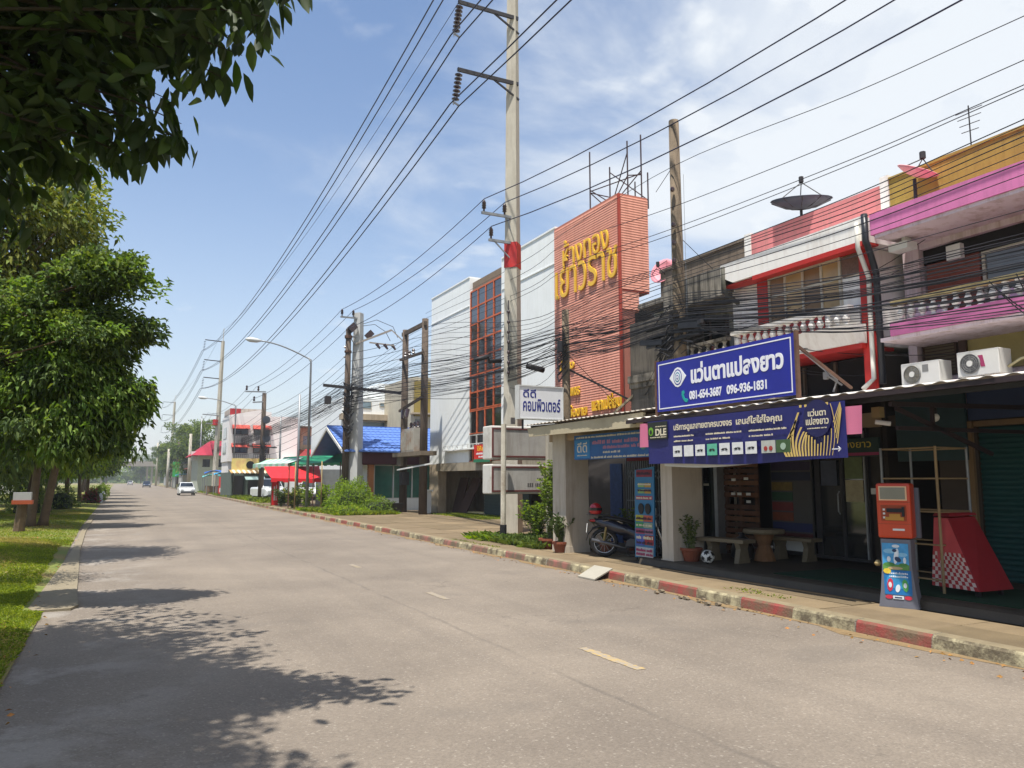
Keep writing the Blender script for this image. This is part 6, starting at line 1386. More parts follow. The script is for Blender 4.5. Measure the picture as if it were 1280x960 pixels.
# ---- motorcycle: built along +y (front), origin under its middle
M_ = thing('motorcycle', 'dark navy underbone motorcycle with a rear carrier parked by the standee', 'motorcycle')
BODY = mat('navy_motorcycle_paint', (24, 28, 48), .3, .05, 4, coat=.6, spec=.5); CHR = mat('chrome', (170, 172, 176), .25, .05, metal=.9); SEAT = mat('seat_vinyl', (20, 20, 22), .5, .1)
def wheel(y, nm):
    b = B(); b.torus((0, y, .29), .255, .045, 28, 8); w_ = obj(nm, b, BLACK, M_, smooth=True)
    b = B(); b.torus((0, y, .29), .215, .016, 24, 6); obj('rim', b, CHR, w_, smooth=True)
    b = B()
    for k in range(12): a = k * math.pi / 6; b.beam((.0, y, .29), (.0, y + .215 * math.cos(a), .29 + .215 * math.sin(a)), .008, .008)
    b.lathe([(.04, -.07), (.055, -.03), (.055, .03), (.04, .07)], (0, y, .29), 10, axis='x'); obj('spokes', b, STEEL, w_)
wheel(-.60, 'rear_wheel'); wheel(.62, 'front_wheel')
def loftx(name, secs, m, par=M_, n=10, smooth=True):   # secs: (y, z, halfwidth, halfheight)
    b = B(); o = 0
    for (y, z, hw, hh) in secs:
        for j in range(n): a = 2 * math.pi * j / n; b.v.append((hw * math.cos(a), y, z + hh * math.sin(a)))
    for i in range(len(secs) - 1):
        for j in range(n): a = i * n + j; c = i * n + (j + 1) % n; b.f.append((a, c, c + n, a + n)); b.m.append(0)
    b.f.append(tuple(range(n))); b.f.append(tuple((len(secs) - 1) * n + j for j in range(n))[::-1]); b.m += [0, 0]
    return obj(name, b, m, par, smooth=smooth)
loftx('tail_body', [(-.80, .74, .05, .05), (-.66, .70, .11, .10), (-.40, .62, .13, .14), (-.12, .55, .13, .14), (.05, .46, .10, .10)], BODY)
loftx('seat', [(-.72, .80, .08, .03), (-.5, .80, .13, .05), (-.2, .76, .14, .05), (.02, .70, .11, .05), (.10, .66, .06, .03)], SEAT)
loftx('centre_body', [(-.2, .42, .10, .09), (.05, .40, .11, .11), (.22, .42, .10, .12)], BODY)
b = B(); b.hexa([(-.20, .16, .26), (.20, .16, .26), (.17, .24, .26), (-.17, .24, .26), (-.17, .32, .88), (.17, .32, .88), (.13, .40, .88), (-.13, .40, .88)]); obj('leg_shield', b, BODY, M_, bevel=.03)
loftx('handlebar_cowl', [(.22, .98, .10, .05), (.34, .97, .16, .07), (.46, .94, .10, .06)], BODY)
loftx('front_fender', [(.36, .56, .03, .03), (.5, .615, .055, .035), (.66, .62, .06, .035), (.84, .54, .05, .03), (.93, .42, .03, .03)], BODY)
b = B(); b.lathe([(.075, .0), (.07, .04), (.02, .05)], (0, .46, .94), 12, axis='y'); obj('headlight', b, mat('lamp_glass', (200, 204, 206), .1, 0, spec=.8), M_)
b = B(); b.tube([(-.34, .18, 1.0), (-.2, .27, 1.02), (0, .31, 1.0), (.2, .27, 1.02), (.34, .18, 1.0)], .014, 6); obj('handlebar', b, CHR, M_)
for s in (-1, 1):
    b = B(); b.tube([(s * .34, .18, 1.0), (s * .24, .245, 1.015)], .022, 8); obj('grip', b, BLACK, M_)
    b = B(); b.tube([(s * .22, .26, 1.02), (s * .28, .27, 1.15), (s * .33, .24, 1.2)], .006, 5); b.lathe([(.055, -.01), (.05, .012)], (s * .34, .235, 1.22), 10, axis='y'); obj('mirror', b, BLACK, M_)
    b = B(); b.tube([(s * .08, .44, .82), (s * .075, .62, .29)], .022, 8); obj('fork_leg', b, CHR, M_)
    b = B(); b.tube([(s * .12, -.55, .62), (s * .12, -.6, .32)], .022, 8); obj('shock_absorber', b, mat('shock_gold', (150, 130, 80), .4, .1), M_)
    b = B(); b.tube([(s * .10, -.62, .74), (s * .05, -.4, .78), (s * .13, -.2, .70)], [.01, .016, .01], 5); obj('side_stripe', b, CHR, M_)
b = B(); b.hexa([(-.10, -.16, .22), (.10, -.16, .22), (.10, .14, .22), (-.10, .14, .22), (-.10, -.12, .36), (.10, -.12, .36), (.10, .2, .38), (-.10, .2, .38)]); b.lathe([(.09, -.13), (.10, 0), (.09, .13)], (0, -.02, .3), 12, axis='x'); obj('engine', b, mat('engine_metal', (84, 84, 86), .5, .15, metal=.4), M_, bevel=.01)
b = B(); b.tube([(.12, .08, .22), (.15, -.2, .2), (.16, -.4, .26), (.17, -.85, .36)], [.016, .018, .036, .032], 8); obj('exhaust', b, mat('exhaust_metal', (96, 96, 98), .4, .1, metal=.6), M_, smooth=True)
loftx('rear_fender', [(-.66, .64, .06, .03), (-.84, .58, .07, .03), (-.94, .46, .07, .02), (-.97, .34, .06, .015)], BLACK)
b = B(); b.hexa([(-.09, -.975, .50), (.09, -.975, .50), (.09, -.96, .50), (-.09, -.96, .50), (-.09, -.955, .68), (.09, -.955, .68), (.09, -.94, .68), (-.09, -.94, .68)]); obj('licence_plate', b, WHITE, M_)
loftx('tail_light', [(-.90, .745, .05, .02), (-.86, .745, .08, .035), (-.78, .745, .07, .03)], mat('red_lens', (150, 20, 24), .2, .05, spec=.6))
b = B(); b.tube([(-.1, -.5, .86), (-.13, -.95, .88), (.13, -.95, .88), (.1, -.5, .86)], .011, 6)
for x in (-.05, .05): b.tube([(x, -.6, .865), (x, -.95, .88)], .009, 5)
b.tube([(-.11, -.6, .86), (-.11, -.62, .76)], .01, 5); b.tube([(.11, -.6, .86), (.11, -.62, .76)], .01, 5); obj('rear_carrier', b, DSTEEL, M_)
b = B(); b.tube([(-.12, -.08, .24), (-.2, -.14, 0)], .012, 6); b.tube([(-.1, .0, .22), (-.3, .02, .02)], .012, 6); obj('kick_stand', b, CHR, M_)
for s in (-1, 1): b = B(); b.tube([(s * .1, .05, .26), (s * .3, .05, .26)], .014, 6); obj('foot_peg', b, BLACK, M_)
M_.location = (9.66, 13.62, .005); M_.rotation_euler = (0, math.radians(0), math.radians(-128))
t = thing('helmet', 'red helmet resting on the motorcycle carrier', 'helmet', (9.04, 14.08, .9))
hb = B(); hb.lathe([(.11, 0), (.135, .05), (.135, .12), (.10, .20), (.03, .235)], (9.04, 14.08, .885), 16); obj('shell', hb, mat('helmet_red', (170, 24, 32), .25, .05, coat=.5), t, smooth=True)
b = B(); b.lathe([(.139, .06), (.139, .12)], (9.04, 14.08, .90), 16, cap=False); obj('visor', b, mat('smoke_visor', (40, 30, 34), .2, .05), t)
t = thing('tyre', 'black tyre lying on the pavement behind the standee foot', 'tyre', (9.6, 12.6, 0)); b = B(); b.torus((9.75, 12.7, .12), .22, .09, 20, 8, axis='z'); obj('carcass', b, BLACK, t, smooth=True)
# ================================================================== DOWN THE STREET
# blue roofed shop
t = thing('shop', 'single storey shop with a bright blue tiled roof, maroon fascia and green glass', 'shop', (15, 43, 0))
BLUE = mat('blue_roof_tile', (80, 112, 176), .6, .12, 3, dirt=(70, 100, 160), damt=.5)
b = B(); b.box(11.9, 19, 40.0, 40.15, 0, .62); b.box(11.9, 19, 44, 44.2, 0, 3.0); b.box(11.7, 11.9, 40.3, 44.2, 0, 3.0); obj('wall', b, WHITE_W, t)
def bwin(ya, yb): pass
for i in range(6):
    x = 11.95 + i * 1.05; b = B(); b.box(x + .04, x + 1.0, 40.04, 40.07, .66, 2.36); obj('pane', b, GGLASS, t)
    b = B(); b.box(x - .03, x + .03, 40.0, 40.1, .62, 2.4); obj('mullion', b, WHITE, t)
b = B(); b.box(11.9, 18.3, 40.0, 40.1, .62, .66); b.box(11.9, 18.3, 40.0, 40.1, 2.36, 2.42); obj('sill', b, WHITE, t)
b = B(); b.box(12.2, 18, 41.5, 41.6, .62, 2.3); obj('curtain', b, mat('green_curtain', (96, 150, 130), .8, .1, 4), t)
b = B(); b.box(11.1, 19, 39.3, 39.36, 2.42, 3.06); b.box(11.1, 19, 39.37, 44, 2.40, 2.44); obj('fascia', b, mat('maroon_fascia', (70, 30, 34), .7, .1), t)
b = B()
nrow = 9
for j in range(nrow):     # overlapping courses of ribbed tiles
    v0, v1 = j / nrow, (j + 1) / nrow; y0_ = 39.1 + 3.9 * v0; y1_ = 39.1 + 3.9 * v1; z0_ = 3.05 + 1.5 * v0; z1_ = 3.05 + 1.5 * v1 + .02
    n = 96
    for i in range(n):
        xa = 10.1 + 8.9 * i / n; xb = 10.1 + 8.9 * (i + 1) / n; h = lambda q: .05 * abs(math.sin((q - 10.1) / .28 * math.pi)) ** .6
        b.quad([(xa, y0_, z0_ + .03 + h(xa)), (xb, y0_, z0_ + .03 + h(xb)), (xb, y1_, z1_ - .02 + h(xb)), (xa, y1_, z1_ - .02 + h(xa))])
        b.quad([(xa, y0_, z0_ - .02), (xb, y0_, z0_ - .02), (xb, y0_, z0_ + .03 + h(xb)), (xa, y0_, z0_ + .03 + h(xa))])
obj('roof', b, BLUE, t)
b = B(); b.quad([(10.1, 47, 3.05), (19, 47, 3.05), (19, 43, 4.55), (10.1, 43, 4.55)]); b.box(10.1, 19, 42.95, 43.05, 4.5, 4.62); obj('rear_roof', b, BLUE, t)
b = B(); b.prism([(39.2, 3.0), (43, 4.5), (46.9, 3.0), (46.7, 2.95), (43, 4.35), (39.4, 2.95)], 10.05, 10.12); obj('barge_board', b, mat('pale_frame', (190, 190, 186), .6, .08), t)
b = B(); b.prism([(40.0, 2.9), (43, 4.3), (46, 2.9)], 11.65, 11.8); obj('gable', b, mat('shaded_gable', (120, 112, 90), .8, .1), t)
for (x, y) in ((11.3, 39.6), (9.6, 40.2)):
    pass
t = thing('brick_pillar', 'slim orange brick pillar under the end of the green canopy', 'pillar', (11.6, 39.6, 0))
BRK = mat('orange_brick', (176, 112, 66), .85, .15, 8)
for k in range(24): b = B(); b.box(11.5 - (.005 if k % 2 else 0), 11.78, 39.5, 39.78, k * .1, k * .1 + .088); obj('brick_course', b, BRK, t)
b = B(); b.box(11.52, 11.76, 39.52, 39.76, 0, 2.4); obj('mortar_core', b, mat('mortar', (130, 118, 100), .9, .1), t)
b = B(); b.box(11.2, 11.4, 41.5, 42.6, .1, 2.3); obj('brown_door', b, mat('brown_ply', (96, 60, 40), .7, .15), label='brown plywood door leaf behind the brick pillar', cat='door')
# pale pillar base left of the white building
t = thing('bollard', 'white stub column with a cap at the corner of the white building', 'bollard', (13.4, 36.0, 0)); b = B(); b.box(13.35, 13.6, 35.9, 36.15, 0, 1.05); obj('shaft', b, WHITE_W, t); b = B(); b.box(13.28, 13.67, 35.83, 36.22, 1.05, 1.13); obj('cap', b, WHITE_W, t)
# building behind
t = thing('apartment_building', 'stepped white and beige building rising behind the blue roof', 'building', (20, 58, 0))
b = B(); b.box(14.2, 26, 56, 66, 0, 7.6); b.box(17.2, 26, 57, 66, 7.6, 8.9); b.box(15.3, 17.2, 56.5, 60, 7.6, 8.2); obj('wall', b, WHITE_W, t)
b = B(); b.box(14.0, 18.6, 55.2, 56, 5.95, 6.35); b.box(14.0, 26, 55.6, 56, 4.1, 4.4); b.box(14.0, 18, 55.5, 55.55, 6.35, 6.4); obj('ledge', b, BEIGE, t)
for (xa, xb, za, zb_) in ((14.5, 15.3, 5.1, 5.8), (15.5, 17.8, 5.1, 5.9), (15.4, 16.4, 6.8, 7.4), (17.0, 17.4, 7.0, 7.35), (14.6, 15.2, 6.6, 7.1)):
    b = B(); b.box(xa, xb, 55.97, 56.02, za, zb_); f = obj('window', b, ALU, t); b = B(); b.box(xa + .06, xb - .06, 55.95, 55.97, za + .06, zb_ - .06); obj('pane', b, glass('pale_blue_glass', (110, 130, 140), .2), f)
b = B()
for x in (16.4, 17.2, 18.0): b.box(x, x + .25, 55.0, 55.2, 3.9, 4.5)
b.box(16.2, 18.6, 54.9, 55.3, 4.5, 4.62); obj('roof_rail', b, mat('old_wood', (88, 76, 62), .8, .2), t)
t = thing('building', 'narrow mustard and cream building squeezed left of the tall white one', 'building', (21, 50, 0))
b = B(); b.box(17.4, 24, 50, 56, 0, 8.6); obj('wall', b, mat('cream_wall', (184, 176, 156), .85, .08, 2, dirt=(130, 124, 108), damt=.5, streak=True), t)
b = B(); b.box(17.6, 22, 49.8, 50, 5.9, 8.3); obj('mustard_panel', b, mat('mustard_panel', (140, 122, 60), .8, .1), t)
for k in range(3): b = B(); b.box(17.3, 22, 49.2, 50, 2.9 + k * 1.55, 3.0 + k * 1.55); obj('balcony_slab', b, BEIGE, t)
for (xa, za) in ((17.7, 3.3), (18.8, 3.3), (17.7, 4.8), (18.8, 4.8)): b = B(); b.box(xa, xa + .7, 49.96, 50.0, za, za + .9); obj('window', b, DGLASS, t)
# green canopies, red awning, stalls
GC = mat('green_awning', (40, 140, 98), .6, .06, 3, trans=.2); GCW = mat('white_awning_stripe', (196, 206, 200), .6, .06, trans=.2)
def awning(label, P, m, strips=10, m2=None, posts=(), valance=.3, zg=0):
    """P: four corners, front edge P0-P1, back edge P3-P2"""
    t = thing('awning', label, 'awning', tuple((Vector(P[0]) + Vector(P[2])) / 2 - Vector((0, 0, (P[0][2] + P[2][2]) / 2))))
    P = [Vector(p) for p in P]
    for k in range(strips):
        u0, u1 = k / strips, (k + 1) / strips; a = P[0].lerp(P[1], u0); c = P[0].lerp(P[1], u1); d = P[3].lerp(P[2], u1); e = P[3].lerp(P[2], u0); s = Vector((0, 0, -.05)); b = B()
        b.quad([a, c, c.lerp(d, .5) + s, a.lerp(e, .5) + s]); b.quad([a.lerp(e, .5) + s, c.lerp(d, .5) + s, d, e]); w_ = valance * (1 - .25 * (k % 2)); b.quad([a, c, c - Vector((0, 0, w_)), a - Vector((0, 0, w_))])
        obj('canvas_strip', b, m if (m2 is None or k % 2 == 0) else m2, t, thick=.008)
    for (x, y, z) in posts: b = B(); b.tube([(x, y, zg), (x, y, z)], .03, 6); obj('post', b, RUST, t)
    return t
awning('long green and white striped canopy running from the white building to the brick pillar', [(9.7, 58, 2.72), (11.3, 40.6, 2.55), (12.3, 40.2, 3.12), (10.6, 58, 3.25)], GC, 30, GCW if False else GC, ((9.8, 52, 2.6), (10.3, 47, 2.6), (10.9, 43, 2.6)), .18)
awning('faded green scalloped awning at the far end of the green canopy', [(8.7, 60, 2.75), (9.9, 53, 2.7), (10.9, 53, 3.1), (9.7, 60, 3.1)], mat('pale_green_awning', (150, 190, 170), .6, .08, 3, trans=.2), 12, GCW, (), .3)
awning('bright green awning end hanging in front of the brick pillar', [(11.3, 40.4, 2.55), (12.7, 39.4, 2.5), (12.6, 41, 3.1), (11.6, 41.4, 3.1)], GC, 6, None, (), .12)
awning('bright red sagging tarpaulin awning with slim posts over the white pickup', [(8.4, 50.2, 1.72), (10.7, 46.6, 1.66), (11.5, 50.8, 2.5), (8.7, 55, 2.5)], mat('red_tarp', (206, 34, 40), .6, .06, 3, trans=.15), 8, None, ((8.45, 50.2, 1.7), (9.0, 47.6, 1.7), (9.9, 46.4, 1.7), (8.6, 45.5, 2.5)), .25)
for (x, y, h) in ((8.75, 44.5, 2.6), (9.6, 41.8, 2.6)): wood_pole(x, y, h, .035, 'thin canopy post at the kerb by the planters, %s' % ('farther' if y > 43 else 'nearer'), (), mat('pale_post', (150, 130, 90), .8, .1), cat='post')
# white wall and red roof behind
t = thing('house', 'low house with a red roof behind the green canopy', 'house', (17, 75, 0)); b = B(); b.box(14, 24, 70, 80, 0, 3.4); obj('wall', b, WHITE_W, t)
b = B(); b.prism([(68.5, 3.3), (75, 4.5), (81.5, 3.3)], 15.6, 25); obj('roof', b, mat('red_roof', (168, 44, 48), .7, .1, 2), t)
b = B(); b.box(11.6, 16, 52, 52.1, 0, 2.3); obj('roller_door', b, mat('grey_roller', (120, 124, 124), .6, .15, 3), label='grey corrugated wall behind the red tarpaulin', cat='wall')
# planters and plants near the red awning
def mound(x, y, rx, ry, h, n, size, mats, label, seed, name='bush', leaf=.42):
    rg = np.random.default_rng(seed); v = rg.normal(size=(n, 3)); v[:, 2] = np.abs(v[:, 2]); v /= np.linalg.norm(v, axis=1, keepdims=True); r = rg.uniform(.75, 1.05, (n, 1)) * (1 + .12 * np.sin(v[:, :1] * 9 + seed) + .1 * np.cos(v[:, 1:2] * 11))
    P = v * r * np.array([rx, ry, h]); D = v + rg.normal(size=(n, 3)) * .5 + np.array([0, 0, .4])
    t = thing(name, label, 'plant', (x, y, 0)); mesh_obj('foliage', leaf_mesh('foliage', P, D, size, mats, .25, rg.integers(0, len(mats), n), leaf, rs=seed), t)
    b = B(); b.lathe([(rx * .62, 0), (rx * .6, h * .5), (rx * .2, h * .72)], (x, y, 0), 10)
    b.v = [(p[0], y + (p[1] - y) * ry / rx, p[2]) for p in b.v]; obj('twig_core', b, mat('twig_core', (34, 44, 22), .95, .3, 6), t); return t
mound(10.3, 38.4, 1.15, 1.5, 1.5, 7000, .12, [LF_MID, LF_BR, LF_BR], 'dense bright green rounded bush at the feet of the two poles', 5)
mound(11.2, 37.3, 1.0, 1.4, .75, 3000, .1, [LF_BR, LF_MID], 'low green bush spilling right of the rounded bush', 6)
mound(9.8, 37.0, .8, 1.6, .4, 2600, .1, [LF_BR, GR1], 'low weedy mound at the kerb in front of the rounded bush', 7)
grass('weeds', [(8.9, 11.6, 35.3, 40, 11000), (8.6, 9.6, 40, 43, 1500)], .30, 15, lambda x, y: -.02 if (x - 8.4) * 1.9 > (36.5 - y) * .9 - 1.2 else None, 'bright green weeds spilling to the kerb before the rounded bush', mats=[GR1, LF_BR])
grass('weeds', [(8.9, 11.5, 57, 88, 9000), (9.2, 12, 88, 130, 6000)], .42, 16, lambda x, y: -.02, 'green weedy strip along the far kerb by the stalls', mats=[GR1, LF_MID])
for i, (x, y, h, r, lab, ms) in enumerate([(9.3, 44.0, 1.15, .5, 'broad leafed plant beside the street lamp post', [LF_MID, LF_BR]), (8.9, 45.8, 1.2, .55, 'brownish shrub in the planters left of the lamp post', [LF_DK, LF_YG]), (8.8, 48.8, 1.1, .6, 'dark shrub at the kerb under the red awning', [LF_DK]), (9.9, 42.4, 1.35, .5, 'pale big leafed plant left of the rounded bush', [LF_BR]), (9.4, 46.9, 1.5, .6, 'dark palm like plant behind the lamp post', [LF_DK, LF_MID])]):
    plant(x, y, 0, .2, h, lab, 24, 18, .22, r, ms, 50 + i, potted=False, name='shrub', droop=.35, aspect=.3)
# red gas post
t = thing('signal_box', 'upright red box post standing at the kerb before the stalls', 'post', (8.9, 52, 0)); b = B(); b.box(8.75, 9.15, 51.8, 52.1, 0, 1.45); obj('box', b, mat('vivid_red', (196, 30, 34), .5, .06), t)
b = B(); b.box(8.86, 8.94, 51.78, 51.799, .3, 1.2); b.box(9.0, 9.05, 51.78, 51.799, .3, 1.3); obj('pale_stripe', b, WHITE, t); b = B(); b.box(8.7, 9.2, 51.75, 52.15, 1.45, 1.52); obj('cap', b, RUST, t)
# cars
def car(label, x, y, rot, paint, L_=4.4, W_=1.75, H_=1.48, pickup=False, name='parked_car', z=ROAD_Z):
    t = thing(name, label, 'car'); hw = W_ / 2
    secs = [(-L_ / 2, .35, .62, .86), (-L_ / 2 + .12, .25, .86, .95), (-L_ * .30, .22, .93, 1), (L_ * .18, .22, .92, 1), (L_ * .40, .24, .80, .96), (L_ / 2 - .05, .3, .66, .85), (L_ / 2, .38, .58, .8)]
    if pickup: secs = [(-L_ / 2, .4, .98, .95), (-L_ * .3, .32, 1.02, 1), (L_ * .18, .32, 1.02, 1), (L_ * .42, .34, .98, .96), (L_ / 2, .42, .8, .88)]
    b = B()
    for (a, c) in zip(secs, secs[1:]):
        def ring(s): y_, zb_, zt_, w_ = s; return [(-hw * w_, y_, zb_), (hw * w_, y_, zb_), (hw * w_, y_, zt_ - .12), (hw * w_ * .94, y_, zt_), (-hw * w_ * .94, y_, zt_), (-hw * w_, y_, zt_ - .12)]
        A_, C_ = ring(a), ring(c)
        for i in range(6): b.quad([A_[i], A_[(i + 1) % 6], C_[(i + 1) % 6], C_[i]])
    b.quad(ring(secs[0])[::-1]); b.quad(ring(secs[-1])); bd = obj('body', b, paint, t, bevel=.03)
    bt = secs[2][2]; gl = glass('car_glass', (24, 30, 36))
    ya_, yb_, yc_, yd_ = (-L_ * .42, -L_ * .30, L_ * .06, L_ * .24) if not pickup else (-L_ * .12, -L_ * .08, L_ * .10, L_ * .24)
    b = B(); w0, w1 = hw * .9, hw * .74
    b.hexa([(-w0, ya_, bt), (w0, ya_, bt), (w0, yd_, bt), (-w0, yd_, bt), (-w1, yb_, H_), (w1, yb_, H_), (w1, yc_, H_), (-w1, yc_, H_)]); obj('cabin', b, paint, t, bevel=.05)
    def glassq(a, c, d, e, nm): b = B(); b.quad([a, c, d, e]); obj(nm, b, gl, t, thick=.02)
    m = lambda p, q, k: tuple(p[i] + (q[i] - p[i]) * k for i in range(3))
    for (yy0, yy1, nm, s) in ((ya_, yb_, 'rear_window', -1), (yd_, yc_, 'windscreen', 1)):
        p = [(-w0 * .92, yy0 + s * .012, bt), (w0 * .92, yy0 + s * .012, bt), (w1 * .92, yy1 + s * .012, H_), (-w1 * .92, yy1 + s * .012, H_)]
        glassq(m(p[0], p[3], .1), m(p[1], p[2], .1), m(p[1], p[2], .88), m(p[0], p[3], .88), nm)
    for s in (-1, 1):
        for (f0, f1) in ((.06, .48), (.53, .92)):
            p = lambda f, k: (s * (w0 + (w1 - w0) * k + .012), (ya_ + (yd_ - ya_) * f) * (1 - k) + (yb_ + (yc_ - yb_) * f) * k, bt + (H_ - bt) * k)
            glassq(p(f0, .1), p(f1, .1), p(f1, .88), p(f0, .88), 'side_window')
        for yw in (-L_ * .31, L_ * .31):
            b = B(); b.torus((s * (hw - .1), yw, .32), .24, .085, 20, 8); wh = obj('wheel', b, BLACK, t, smooth=True); b = B(); b.lathe([(.2, -.07), (.19, .07)], (s * (hw - .08), yw, .32), 14, axis='x'); obj('rim', b, STEEL, wh)
        b = B(); b.box(s * hw * .62 - .16, s * hw * .62 + .16, L_ / 2 - .02, L_ / 2 + .02, .58, .72) if not pickup else b.box(s * hw * .62 - .16, s * hw * .62 + .16, L_ / 2 - .02, L_ / 2 + .02, .62, .78); obj('headlight', b, mat('lamp_glass', (200, 204, 206), .1, 0, spec=.8), t)
        b = B(); b.box(s * hw * .68 - .12, s * hw * .68 + .12, -L_ / 2 - .02, -L_ / 2 + .03, .6, .8); obj('tail_lamp', b, mat('red_lens', (150, 20, 24), .2, .05), t)
    b = B(); b.box(-hw * .8, hw * .8, L_ / 2 - .01, L_ / 2 + .06, .3, .48); b.box(-hw * .8, hw * .8, -L_ / 2 - .06, -L_ / 2 + .01, .3, .48); obj('bumper', b, mat('bumper_grey', (70, 72, 74), .5, .1), t)
    if pickup: b = B(); b.box(-hw * .85, hw * .85, -L_ / 2 + .1, ya_ - .05, .95, 1.035); obj('load_bed', b, DARK, t)
    t.location = (x, y, z); t.rotation_euler = (0, 0, rot); return t
WCAR = mat('white_car_paint', (212, 214, 216), .25, .02, coat=.5)
car('white saloon car driving on the far road', 6.9, 98, math.radians(180), WCAR, name='car')
car('dark blue car far down the road behind the white one', 5.7, 205, math.radians(180), mat('blue_car_paint', (40, 50, 70), .25, .02, coat=.5), name='car')
car('pale silver car at the far end of the road', 3.2, 300, 0, mat('silver_car_paint', (170, 174, 180), .3, .02, coat=.5), name='car')
car('white pickup truck parked under the red awning', 10.9, 66, math.radians(186), WCAR, L_=5, W_=1.8, H_=1.72, pickup=True, name='pickup_truck', z=0)
car('white van like car parked behind the pickup', 14.0, 65, math.radians(170), WCAR, H_=1.6, z=0)
# white three storey building with red awnings
t = thing('shop_building', 'distant white three storey building with small red window awnings', 'building', (13, 84, 0))
b = B(); b.box(9.2, 16.0, 80, 85.5, 3.4, 7.9); b.box(9.3, 16.0, 80.3, 85.5, 0, 3.4); b.prism([(9.2, 7.9), (12.0, 8.5), (13.2, 8.3), (13.2, 7.9)], 80.02, 80.3, axis='y'); obj('wall', b, mat('bright_white_render', (222, 218, 214), .85, .04, 1), t)
b = B(); b.box(9.3, 12.6, 80.4, 85, 7.9, 8.6); b.box(9.3, 10.3, 80.35, 80.4, 7.9, 8.6, 1); obj('roof_panel', b, [mat('rusty_roof_panel', (180, 170, 160), .8, .15, 3, dirt=(150, 110, 90), damt=.6, streak=True), mat('red_roof', (168, 44, 48), .7, .1, 2)], t)
AWR = mat('brick_red_awning', (168, 66, 54), .7, .1)
for (xa, xb) in ((9.6, 11.05), (11.55, 13.1)):
    for z in (6.0, 4.2):
        b = B(); b.box(xa, xb, 79.98, 80.02, z, z + .75); f = obj('window', b, BROWNW, t); b = B(); b.box(xa + .08, (xa + xb) / 2 - .03, 79.95, 79.98, z + .08, z + .68); b.box((xa + xb) / 2 + .03, xb - .08, 79.95, 79.98, z + .08, z + .68); obj('pane', b, DGLASS, f)
        b = B(); b.hexa([(xa - .1, 79.4, z + .55), (xb + .1, 79.4, z + .55), (xb + .1, 80, z + .60), (xa - .1, 80, z + .60), (xa - .1, 79.4, z + .6), (xb + .1, 79.4, z + .6), (xb + .1, 80, z + .98), (xa - .1, 80, z + .98)]); obj('awning', b, AWR, f)
        b = B()
        for k in range(9): b.box(xa + k * (xb - xa) / 8, xa + k * (xb - xa) / 8 + .04, 79.7, 79.74, z - .85, z - .1)
        b.box(xa, xb, 79.68, 79.76, z - .12, z - .06); b.box(xa, xb, 79.68, 80, z - .95, z - .88); obj('railing', b, mat('grey_rail', (110, 108, 106), .6, .1), f)
for z in (5.7, 4.2):
    b = B(); b.prism([(81.4, z), (84.0, z), (84.0, z + .7), (83.5, z + 1.1), (81.9, z + 1.1), (81.4, z + .7)], 9.17, 9.21); obj('arched_window', b, DGLASS, t)
t = thing('balcony_block', 'narrow rear block with ledges right of the blank white wall', 'building', (17, 82, 0)); b = B(); b.box(16.3, 18.5, 81, 90, 0, 7.0); obj('wall', b, BEIGE, t)
for z in (6.9, 4.6, 3.1): b = B(); b.box(16.2, 18.9, 80, 81, z, z + .15); obj('ledge', b, mat('old_wood', (88, 76, 62), .8, .2), t)
for z in (5.2, 3.6): b = B(); b.box(16.6, 17.8, 80.97, 81, z, z + .9); obj('window', b, glass('pale_blue_glass', (110, 130, 140), .2), t)
# yellow fascia shop in front
t = thing('market_shop', 'row shop with a faded yellow fascia, scalloped awning and a dark round emblem', 'shop', (10, 75, 0))
b = B(); b.box(7.9 + 1, 13.6, 74, 74.2, 2.45, 3.55); obj('fascia', b, mat('faded_yellow_fascia', (206, 190, 120), .7, .12, 1.5, dirt=(190, 130, 110), damt=.6), t)
b = B(); b.box(11.2, 12.2, 73.94, 73.999, 2.5, 3.5); obj('poster_panel', b, mat('olive_panel', (150, 150, 70), .7, .3, 4), t)
b = B(); b.lathe([(.36, -.03), (.36, 0)], (10.5, 73.97, 2.95), 14, axis='y'); obj('round_emblem', b, BLACK, t)
for k in range(22):
    b = B(); x = 8.7 + k * .22; b.quad([(x, 72.8, 2.25), (x + .22, 72.8, 2.25), (x + .22, 74, 2.5), (x, 74, 2.5)]); b.quad([(x, 72.8, 2.25), (x + .11, 72.8, 2.12), (x + .22, 72.8, 2.25)]); obj('awning_strip', b, mat('cream_awning', (214, 204, 180), .7, .05) if k % 2 else mat('tan_awning', (176, 140, 90), .7, .05), t, thick=.01)
b = B(); b.box(8.9, 9.0, 74, 82, 0, 2.3); b.box(13.5, 13.6, 74, 80, 0, 2.4); b.box(9, 13.5, 77, 77.1, 0, 2.5); obj('wall', b, mat('grey_green_wall', (84, 96, 88), .8, .2, 2), t)
for k in range(3): b = B(); b.box(9.4 + k * 1.4, 10.4 + k * 1.4, 76.9, 76.99, .1, 2.0); obj('doorway', b, DARK, t)
b = B(); b.hexa([(9.9, 72.0, 1.6), (11.6, 72.0, 1.6), (11.6, 74, 2.2), (9.9, 74, 2.2), (9.9, 72.0, 1.64), (11.6, 72.0, 1.64), (11.6, 74, 2.24), (9.9, 74, 2.24)]); obj('grey_awning', b, mat('grey_green_awning', (130, 150, 146), .7, .1), t)
